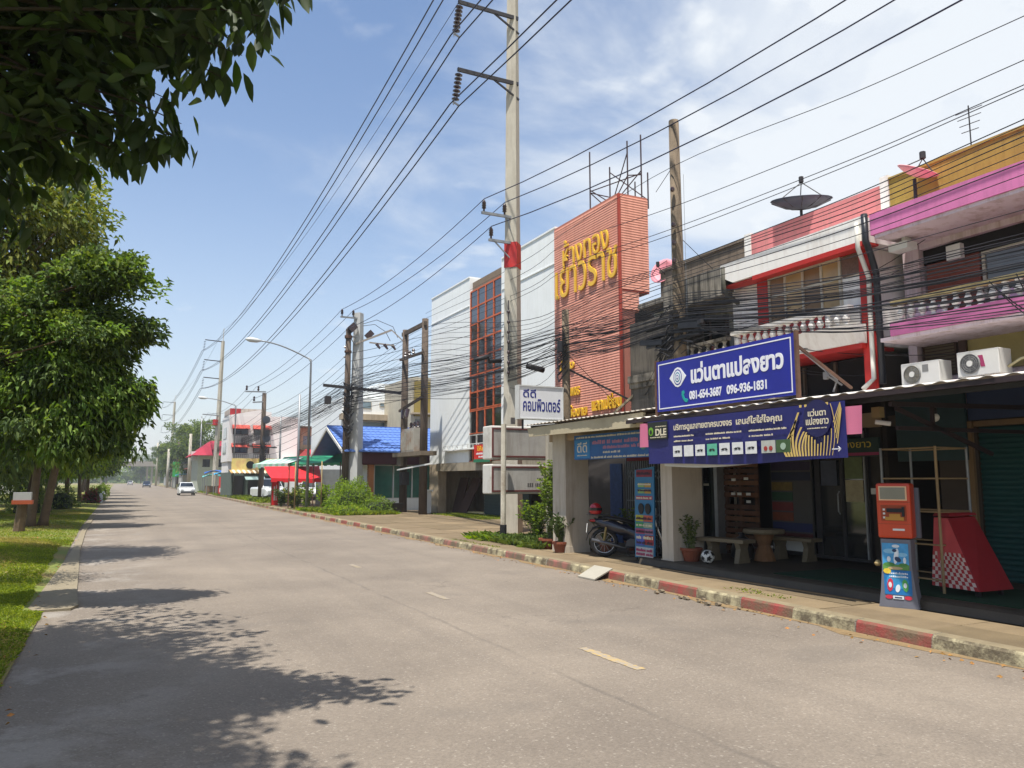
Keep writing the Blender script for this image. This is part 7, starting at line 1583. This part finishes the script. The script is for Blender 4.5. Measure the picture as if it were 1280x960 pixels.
# red hip roof house
t = thing('house', 'house with a dark red hipped roof beyond the yellow fascia shop', 'house', (11, 112, 0))
b = B(); b.box(9.0, 16, 110, 120, 0, 4.9); obj('wall', b, mat('pale_green_wall', (170, 176, 160), .85, .08), t)
b = B(); z0_ = 4.8; b.v = [(8.2, 108.5, z0_), (17, 108.5, z0_), (17, 121.5, z0_), (8.2, 121.5, z0_), (10.8, 113, 6.9), (14.2, 113, 6.9), (14.2, 117, 6.9), (10.8, 117, 6.9)]; b.f = [(0, 1, 5, 4), (1, 2, 6, 5), (2, 3, 7, 6), (3, 0, 4, 7), (4, 5, 6, 7), (3, 2, 1, 0)]; b.m = [0] * 6; obj('roof', b, mat('dark_red_roof', (150, 30, 52), .7, .1, 2), t)
for x in (9.6, 11.2, 12.8): b = B(); b.box(x, x + .9, 109.97, 110, 3.3, 4.3); obj('window', b, DGLASS, t)
# stalls with blue sheets, boards
for i, (x, y, w_, h, c, lab) in enumerate([(8.9, 88, 2.8, 2.2, (60, 140, 180), 'market stall under a light blue sheet nearest the yellow fascia shop'), (8.7, 96, 2.4, 2.4, (40, 90, 170), 'market stall under a crumpled deep blue tarpaulin'), (9.2, 104, 2.4, 2.0, (100, 180, 180), 'market stall under a pale turquoise sheet'), (8.7, 150, 3.0, 2.4, (70, 150, 190), 'distant stall with a pale blue sheet by the poles')]):
    t = thing('market_stall', lab, 'stall', (x + w_ / 2, y, 0)); b = B(); b.grid(lambda u, v: (x + w_ * u, y - 1.5 + 3 * v, h + .25 * math.sin(u * 3.1) + .1 * math.sin(v * 9 + u * 7)), 8, 6); obj('sheet', b, mat('sheet_%d' % i, c, .6, .12, 3), t, smooth=True)
    for px_0 in (x + .1, x + w_ - .1):
        for py_0 in (y - 1.4, y + 1.4): b = B(); b.tube([(px_0, py_0, 0), (px_0, py_0, h)], .04, 5); obj('post', b, STEEL, t)
    b = B(); b.box(x + .2, x + w_ - .2, y - .5, y + .5, 0, .9); obj('counter', b, mat('stall_counter_%d' % i, (120, 90 + i * 10, 80), .8, .3, 5), t)
for (x, y, w_, h, c, lab) in ((8.95, 84, .95, 1.9, (196, 60, 60), 'red price board at the kerb before the stalls'), (10.1, 82, 1.2, 2.0, (220, 214, 206), 'white and red notice board beside the red board')):
    t = thing('notice_board', lab, 'board', (x, y, 0)); b = B(); b.box(x, x + w_, y, y + .05, .1, h); obj('panel', b, mat('nb_%d' % c[1], c, .6, .15, 6), t); b = B(); b.box(x + .08, x + w_ - .08, y - .02, y - .001, h * .2, h * .42); obj('print_block', b, WHITE if c[1] < 100 else mat('vivid_red', (196, 30, 34), .5, .06), t)
t = thing('sign_board', 'small white square sign on a pole before the red roofed house', 'sign', (9.2, 112, 0)); b = B(); b.box(8.3, 9.6, 112, 112.1, 4.2, 5.4); obj('panel', b, WHITE, t); b = B(); b.tube([(9.6, 112.2, 0), (9.6, 112.2, 5.4)], .08, 6); obj('post', b, STEEL, t)
t = thing('sign_board', 'bright green hanging sheet among the far poles', 'sign', (9.5, 170, 0)); b = B(); b.box(9.3, 11.6, 170, 170.2, 2.2, 5.2); obj('panel', b, mat('leaf_green_sheet', (50, 150, 70), .6, .1), t); b = B(); b.tube([(9.4, 170.3, 0), (9.4, 170.3, 5.4)], .1, 6); obj('post', b, STEEL, t)
# far street edge: low shops
for i, (x, y, w_, h, c, rc) in enumerate([(10, 130, 6, 3.4, (150, 120, 100), (120, 60, 50)), (10, 150, 7, 4.5, (170, 168, 160), (90, 90, 96)), (10.5, 180, 8, 4, (150, 150, 140), (80, 110, 120)), (11, 215, 8, 5, (170, 150, 140), (120, 70, 60)), (12, 250, 9, 4.5, (160, 160, 158), (90, 96, 100))]):
    t = thing('shop', ['brown low shop', 'pale grey shop', 'low grey green roofed shop', 'reddish roofed shop', 'farthest grey shop'][i] + ' far down the right side of the street', 'shop', (x + w_ / 2, y, 0)); b = B(); b.box(x, x + w_, y, y + 12, 0, h); obj('wall', b, mat('farwall_%d' % i, c, .9, .2, .6), t)
    b = B(); b.prism([(x - .6, h), (x + w_ / 2, h + 1.3), (x + w_ + .6, h)], y - .5, y + 12.5, axis='y'); obj('roof', b, mat('farroof_%d' % i, rc, .8, .15, .6), t); b = B(); b.box(x + 1, x + w_ - 1, y - .05, y, 0, 2.3); obj('opening', b, DARK, t)
# footbridge over the road
t = thing('footbridge', 'grey concrete footbridge crossing the far end of the street', 'bridge', (4, 300, 0))
FB = mat('bridge_concrete', (140, 134, 126), .9, .1)
b = B(); b.box(-9, 12.5, 299, 302, 6.3, 6.9); b.box(-9, 12.5, 299, 299.2, 6.9, 8.0); b.box(-9, 12.5, 301.8, 302, 6.9, 8.0); obj('deck', b, FB, t)
for x in (9.5, 8.0, 11.8, -6): b = B(); b.box(x, x + .6, 300, 301, 0, 6.3); obj('column', b, FB, t)

# ================================================================== TREES
def tree(label, x, y, h, cz, rad, nclump, nleaf, size, mats, seed, trunk_r=.18, lean=(0, 0), aspect=.42, droop=.25, trunks=1, zb=-.1, name='tree', thin=1.0, col_mix=None, spread=.55, blobs=None, detail=False):
    rg = np.random.default_rng(seed); R = random.Random(seed); t = thing(name, label, 'tree', (x, y, zb))
    top = Vector((x + lean[0], y + lean[1], h * .62)); b = B(); bases = []
    for k in range(trunks):
        ox = (k - (trunks - 1) / 2) * .35; p0 = Vector((x + ox, y + R.uniform(-.2, .2), zb)); p1 = Vector((x + ox * 1.6 + lean[0] * .35, y + lean[1] * .35, h * .24)); p2 = Vector((x + ox * 1.5 + lean[0] * .8, y + lean[1] * .8, h * .45)); b.tube([p0, p0.lerp(p1, .15), p1, p2, top], [trunk_r * 1.5, trunk_r * 1.1, trunk_r * .9, trunk_r * .7, trunk_r * .4], 9); bases.append((p1, p2))
    tr = obj('trunk', b, BARK, t, smooth=True)
    C = []
    if blobs:
        for (bx, by, bz, br, cnt) in blobs:
            for _ in range(cnt):
                v = rg.normal(size=3); v /= np.linalg.norm(v); C.append(np.array([bx, by, bz]) + v * br * rg.uniform(.45, 1) * np.array([1, 1, .8]))
    else:
        for _ in range(nclump):
            v = rg.normal(size=3); v /= np.linalg.norm(v); f = rg.uniform(.35, 1) ** .6
            C.append(np.array([x + lean[0], y + lean[1], cz]) + v * f * np.array(rad) * (1 + .18 * math.sin(5 * v[0] + seed) + .14 * math.sin(7 * v[2] + 2 * seed)))
    C = np.array(C); b = B()
    for c in C[::(7 if seed == 42 else 3)]:
        p1, p2 = bases[R.randrange(len(bases))]; s = p2.lerp(top, R.random()) if c[2] > p2.z else p1.lerp(p2, R.uniform(.3, 1)); e = Vector(c); m_ = s.lerp(e, .5) + Vector((0, 0, (e - s).length * .08)); L_ = (e - s).length
        b.tube([s, m_, e], [trunk_r * .18, trunk_r * .1, .008], 5, cap=False)
    obj('branches', b, BARK, t, smooth=True)
    idx = rg.integers(0, len(C), nleaf); sg = spread * rg.uniform(.6, 1.3, len(C)) * thin
    off_ = np.clip(rg.normal(size=(nleaf, 3)), -1.6, 1.6) * sg[idx][:, None] * np.array([1, 1, .55]); P = C[idx] + off_ - np.array([x, y, zb])
    cen = C.mean(0) - np.array([x, y, zb]); out = P - cen; out /= np.linalg.norm(out, axis=1, keepdims=True) + 1e-6
    D = out * .7 + rg.normal(size=P.shape) * .6; D[:, 2] -= .35 * droop * 2
    mi_c = rg.integers(0, len(mats), len(C)); mi = np.where(rg.random(nleaf) < .75, mi_c[idx], rg.integers(0, len(mats), nleaf))
    cr = mesh_obj('crown', leaf_mesh('crown', P, D, size, mats, droop, mi, aspect, rs=seed, detail=detail), t); return t
# the near tree whose boughs hang into the top left corner
def near_tree():
    rg = np.random.default_rng(21); R = random.Random(21); x, y = -3.6, 6.4
    t = thing('overhanging_tree', 'dark leafy boughs of the nearest tree hanging into the top left corner', 'tree', (x, y, -.1))
    b = B(); fork = Vector((x + .2, y + .1, 3.6)); b.tube([(x, y, -.2), (x, y, .3), (x + .05, y, 1.8), fork], [.34, .24, .2, .17], 10); obj('trunk', b, BARK, t, smooth=True)
    # bough tips: sight lines through the drooping tips in the photograph, at the boughs' own distances
    tips = [(372, 5, 5.4), (352, 18, 5.6), (335, 38, 5.5), (318, 40, 5.9), (302, 85, 5.8), (292, 62, 6.1), (276, 112, 6.0), (256, 102, 6.3), (240, 70, 6.0), (262, 40, 6.2), (236, 195, 6.4), (226, 170, 6.3), (212, 140, 6.6), (200, 195, 6.5), (188, 200, 6.7), (168, 215, 6.5), (157, 205, 6.6), (140, 190, 6.8), (182, 110, 6.8), (165, 135, 6.9), (150, 120, 7.0), (115, 225, 6.9), (98, 215, 7.1), (80, 220, 7.0), (60, 165, 7.2), (70, 120, 7.2), (90, 150, 7.2), (40, 205, 7.0), (22, 250, 7.1), (5, 280, 7.0), (30, 300, 7.2), (10, 215, 7.3), (120, 90, 7), (150, 80, 6.6), (190, 60, 6.4), (220, 40, 6.2), (60, 80, 7), (20, 120, 7.2), (100, 50, 6.6), (300, 10, 5.8), (270, 15, 6), (15, 170, 6.5), (45, 255, 7.3), (140, 35, 6.2), (60, 30, 6.4), (340, -30, 5.3), (300, -40, 5.6), (240, -30, 5.7), (180, -20, 6), (100, -30, 6.2), (30, -20, 6.5), (210, 20, 6), (110, 120, 7), (30, 60, 6.8), (200, 95, 6.5), (125, 165, 6.9), (250, 5, 5.9)]
    T = [at_y(a, c, q) for (a, c, q) in tips]
    # the rest of the crown, over and behind the camera's left shoulder
    for _ in range(620):
        v = rg.normal(size=3); v /= np.linalg.norm(v); T.append(Vector((-2.4, 5.6, 7.2)) + Vector(v * rg.uniform(.3, 1) * np.array([2.1, 4.6, 1.5])))
    for (a, c, d) in ((-.3, 3.0, 5.9), (-.5, 1.6, 6), (-.4, 10.2, 5.6), (-.7, 10.8, 5.3), (-.2, 9.4, 6.2), (-1.0, 11.2, 5.9), (-.8, 9.0, 6.4), (-.1, 8.4, 6.0)): T.append(Vector((a, c, d)))
    P = []; D = []; b = B()
    for i, tip in enumerate(T):
        if tip.z < 2.6 and tip.x > -1.2 and i > 40: continue
        st_ = fork + Vector((R.uniform(-.3, .5), R.uniform(-.3, .3), R.uniform(0, 1.6))); dv = tip - st_; L_ = dv.length
        m_ = st_.lerp(tip, .55) + Vector((0, 0, .22 * L_ * .5)); n_ = tip + (st_ - tip).normalized() * .35 + Vector((0, 0, .22))
        if i < 57 or i % 3 == 0: b.tube([st_, m_, n_, tip + Vector((0, 0, .10))], [.032, .016, .007, .003], 5, cap=False)
        k = 18 if i < 57 else 34
        for q in range(k):
            u = q / k; base = n_.lerp(tip + Vector((0, 0, .12)), min(1, u * 1.2)) + Vector(tuple(rg.normal(size=3))) * (.045 if i < 57 else .14)
            a = R.uniform(0, 6.28); P.append(tuple(base)); D.append((math.cos(a) * .55, math.sin(a) * .55, -.75 - R.random() * .6))
        for q in range(36):   # leaves back along the bough
            u = R.uniform(.45, 1); base = m_.lerp(n_, u) + Vector(tuple(rg.normal(size=3))) * .16; a = R.uniform(0, 6.28); P.append(tuple(base)); D.append((math.cos(a), math.sin(a), -.5))
    obj('branches', b, mat('dark_bark', (52, 44, 34), .95, .2, 4), t, smooth=True)
    P = np.array(P) - np.array([x, y, -.1]); D = np.array(D); me = leaf_mesh('crown', P, D, .185, [mat('near_leaf', (48, 64, 26), .6, .15, 2, trans=.28, island=.25, spec=.3), mat('near_leaf_b', (62, 84, 30), .6, .15, 2, trans=.35, island=.25)], .12, rg.integers(0, 5, len(P)) // 4, .44, detail=True, rs=4)
    mesh_obj('crown', me, t)
near_tree()
tree('yellow green tree nearest along the verge, its loose crown left of the sky', -3.35, 20, 10.5, 6.6, (2.6, 3, 3.4), 70, 24000, .16, [LF_YG, LF_YG, LF_MID, mat('olive_leaf', (84, 92, 36), .85, .15, 1.5, trans=.3, island=.3)], 41, .2, (.35, 0), spread=.42, blobs=[(-2.3, 20, 8.0, 1.8, 26), (-2.0, 19.5, 6.9, 1.5, 24), (-2.9, 20.5, 6.5, 2.2, 22), (-2.6, 19.3, 5.0, 1.4, 14), (-3.3, 19.5, 8.8, 1.6, 14)])
_bl = []
for (a_, c_, r_2, n_) in [(165, 372, .34, 7), (186, 352, .20, 3), (196, 366, .14, 2), (186, 430, .26, 5), (203, 425, .12, 2), (150, 440, .55, 12), (118, 500, .62, 12), (168, 500, .34, 7), (186, 532, .18, 4), (196, 520, .1, 2), (140, 560, .4, 8), (110, 440, .45, 8), (62, 535, .8, 12), (152, 345, .22, 4), (172, 560, .2, 3), (20, 540, .7, 8)]:
    q_ = at_y(a_ - 26, c_ - 14, 12.3 + (.6 if a_ < 120 else 0)); _bl.append((q_.x, q_.y, q_.z, r_2, n_))
_bl += [(at_y(a_, c_, 12.6).x, 12.6, at_y(a_, c_, 12.6).z, r_2, n_) for (a_, c_, r_2, n_) in [(105, 400, .42, 9), (75, 470, .55, 10), (125, 360, .3, 6), (145, 400, .28, 5), (40, 500, .6, 10), (120, 470, .4, 7), (95, 530, .5, 8), (15, 400, .45, 8), (55, 385, .4, 7), (20, 450, .5, 8), (70, 430, .4, 6), (90, 345, .35, 5), (130, 440, .3, 5)]]
_bl += [(-2.3, 12.9, 4.0, 1.0, 16), (-2.8, 12.6, 3.6, 1.0, 14)]
tree('dark green tree with feathery tips reaching out over the road', -2.9, 12.9, 5.6, 4.0, (3, 3, 3), 60, 44000, .10, [LF_MID, LF_DK, mat('fresh_leaf', (98, 124, 54), .85, .15, 1.5, trans=.35, island=.3)], 42, .13, (.5, 0), spread=.16, blobs=_bl)
tree('leaning twin trunked tree with a deep green crown behind the grass bank', -2.6, 33, 8.5, 5, (3, 3, 2.6), 60, 24000, .2, [LF_DK, LF_MID, LF_MID], 43, .14, (.5, .3), trunks=2, spread=.45, blobs=[(-1.9, 33, 5.2, 1.7, 22), (-3, 33.5, 4.6, 2.4, 22), (-1.1, 33, 3.9, .9, 10), (-2.8, 32, 3.1, 1.2, 10)])
base_t = tree('rounded roadside tree in the left row, nearest of the small distant ones', 0, 0, 8.2, 4.6, (2.9, 3.2, 2.7), 60, 13000, .30, [LF_MID, LF_DK, LF_BR], 44, .14, (.3, 0), spread=.55)
base_t.location = (-3.6, 41, -.1)
labs = ['second', 'third', 'fourth', 'fifth', 'sixth', 'seventh', 'eighth', 'ninth', 'tenth', 'eleventh', 'twelfth']
for i, (x, y, s, r) in enumerate([(-3.4, 49, .95, 1), (-3.0, 58, 1.0, 2.2), (-2.7, 69, .98, 3.5), (-2.6, 82, 1.0, 4.4), (-3.2, 98, 1.0, 5.2), (-4.4, 118, 1.1, .6), (-5, 142, 1.1, 1.9), (-6, 172, 1.2, 2.9), (-7, 205, 1.2, 4), (-8, 245, 1.3, 5), (-9, 290, 1.3, 1)]):
    c = dup(base_t, (x, y, -.1), r, 'roadside tree in the left row, %s of the small distant ones counted from the camera' % labs[i], s * (.96 + .02 * (i % 3)))
    c['group'] = 'trees along the left verge'
base_t['group'] = 'trees along the left verge'
base2 = tree('darker tree of the second row left of the verge, nearest of them', 0, 0, 9, 5.4, (3.4, 3.4, 3.2), 60, 9000, .38, [LF_DK, LF_MID], 45, .16, spread=.6)
base2.location = (-5.6, 39, -.1); base2['group'] = 'trees of the second row on the left'
for i, (x, y, s, r) in enumerate([(-6, 47, 1, 1.2), (-7, 56, 1.1, 2.6), (-6.2, 66, 1.1, 4), (-8.5, 72, 1.2, 5), (-7, 84, 1.1, .4), (-8, 102, 1.2, 1.6), (-9, 125, 1.3, 3), (-10, 160, 1.4, 4.2), (-14, 100, 1.4, 5.5)]):
    c = dup(base2, (x, y, -.1), r, 'darker tree of the second row, number %s back from the camera' % ['two', 'three', 'four', 'five', 'six', 'seven', 'eight', 'nine', 'ten'][i], s)
for i, (x, y, s, r) in enumerate([(13, 150, 1.3, 1), (16, 172, 1.5, 2), (12.8, 200, 1.6, 3), (14, 232, 1.5, 4), (14, 270, 1.3, 5), (20, 140, 1.4, .3), (16, 330, 1.7, 1.1), (9, 420, 1.6, 2.1), (-6, 430, 1.8, .2)]):
    c = dup(base2, (x, y, -.1), r, ['dark tree behind the green sheet', 'tall dark tree above the far low shops', 'dark tree left of the red hipped roof', 'tree beside the farthest pole', 'tree right of the footbridge', 'tree rising behind the red roofed house', 'hazy tree past the footbridge on the right', 'hazy tree at the end of the road', 'hazy tree at the very end of the verge'][i], s); c['group'] = 'trees at the far right and end of the street'
# near branch with bright feathery leaves at the left edge
tree('low tree with bright feathery leaves at the left edge of the picture', -2.9, 15.5, 4.2, 3.4, (.9, .9, .8), 26, 3200, .10, [LF_BR, LF_MID], 46, .07, (.75, .1), spread=.28, aspect=.3)
# low shrubs between trunks, red flowers by the road edge
for i, (x, y, rx, h, ms, lab) in enumerate([(-1.7, 62, .5, .9, [mat('red_leaf', (120, 40, 50), .8, .2, trans=.3, island=.3), LF_DK], 'red leafed shrub at the edge of the far road'), (-3.0, 52, 1.0, 1.2, [LF_MID, LF_DK], 'dark shrub between the trunks'), (-1.6, 70, .6, 1.0, [LF_BR, LF_MID], 'bright shrub behind the red leafed one'), (-4.0, 45, .9, 1.3, [LF_MID], 'leafy undergrowth beside the trunks at the left'), (-1.5, 88, .6, 1.2, [LF_MID, LF_BR], 'far green shrub at the road edge'), (-5.5, 60, 1.4, 1.6, [LF_DK, LF_MID], 'dense dark undergrowth far left')]):
    mound(x, y, rx, rx, h, 1400, .14, ms, lab, 60 + i, name='shrub')
rg = np.random.default_rng(9); n = 9000; P = np.stack([rg.uniform(-260, 300, n), rg.uniform(470, 520, n), rg.uniform(0, 1, n) ** .8 * (9 + 3 * np.sin(np.linspace(0, 60, n)))], 1); P[:, 2] *= .75 + .25 * np.sin(P[:, 0] * .13) * np.cos(P[:, 0] * .041)
mesh_obj('far_woodland', leaf_mesh('far_woodland', P, rg.normal(size=(n, 3)), 3.2, [LF_DK, LF_MID], .1, rg.integers(0, 2, n), .9, rs=2), kind='stuff', label='hazy band of distant woodland closing the street', cat='woodland')
t = thing('parapet_wall', 'low pale wall with small red flowers where the far road edge bends', 'wall', (-1.2, 74, 0)); b = B(); b.box(-1.35, -1.2, 68, 82, -.15, .55); obj('wall', b, mat('pale_blue_wall', (176, 184, 196), .8, .06), t)
for k in range(14): b = B(); b.box(-1.18, -1.15, 68.3 + k, 68.9 + k, .1, .45); obj('panel', b, WHITE, t)
# white building glimpsed between the trunks
t = thing('building', 'pale building glimpsed between the trunks at the far left', 'building', (-16, 110, 0)); b = B(); b.box(-26, -11, 110, 118, 0, 4); obj('wall', b, WHITE, t); b = B(); b.box(-26.5, -10.5, 109.5, 118.5, 4, 4.3); obj('roof', b, mat('grey_roller', (120, 124, 124), .6, .15, 3), t)
b = B(); b.box(-26, 1.5 - 12, 300, 301, 0, 5); obj('far_wood', b, DARK, kind='structure') if False else None
# ================================================================== HAZE
b = B(); b.box(-640, 640, -340, 940, -2.5, 25.5)
hz = bpy.data.materials.new('haze_air'); hz.use_nodes = True; _n = hz.node_tree.nodes; _n.clear()
_v = _n.new('ShaderNodeVolumePrincipled'); _v.inputs['Color'].default_value = (.86, .92, 1, 1); _v.inputs['Density'].default_value = .0005; _v.inputs['Anisotropy'].default_value = .2
_o = _n.new('ShaderNodeOutputMaterial'); hz.node_tree.links.new(_v.outputs[0], _o.inputs['Volume'])
obj('haze', b, hz, kind='stuff')
sc.cycles.volume_bounces = 0
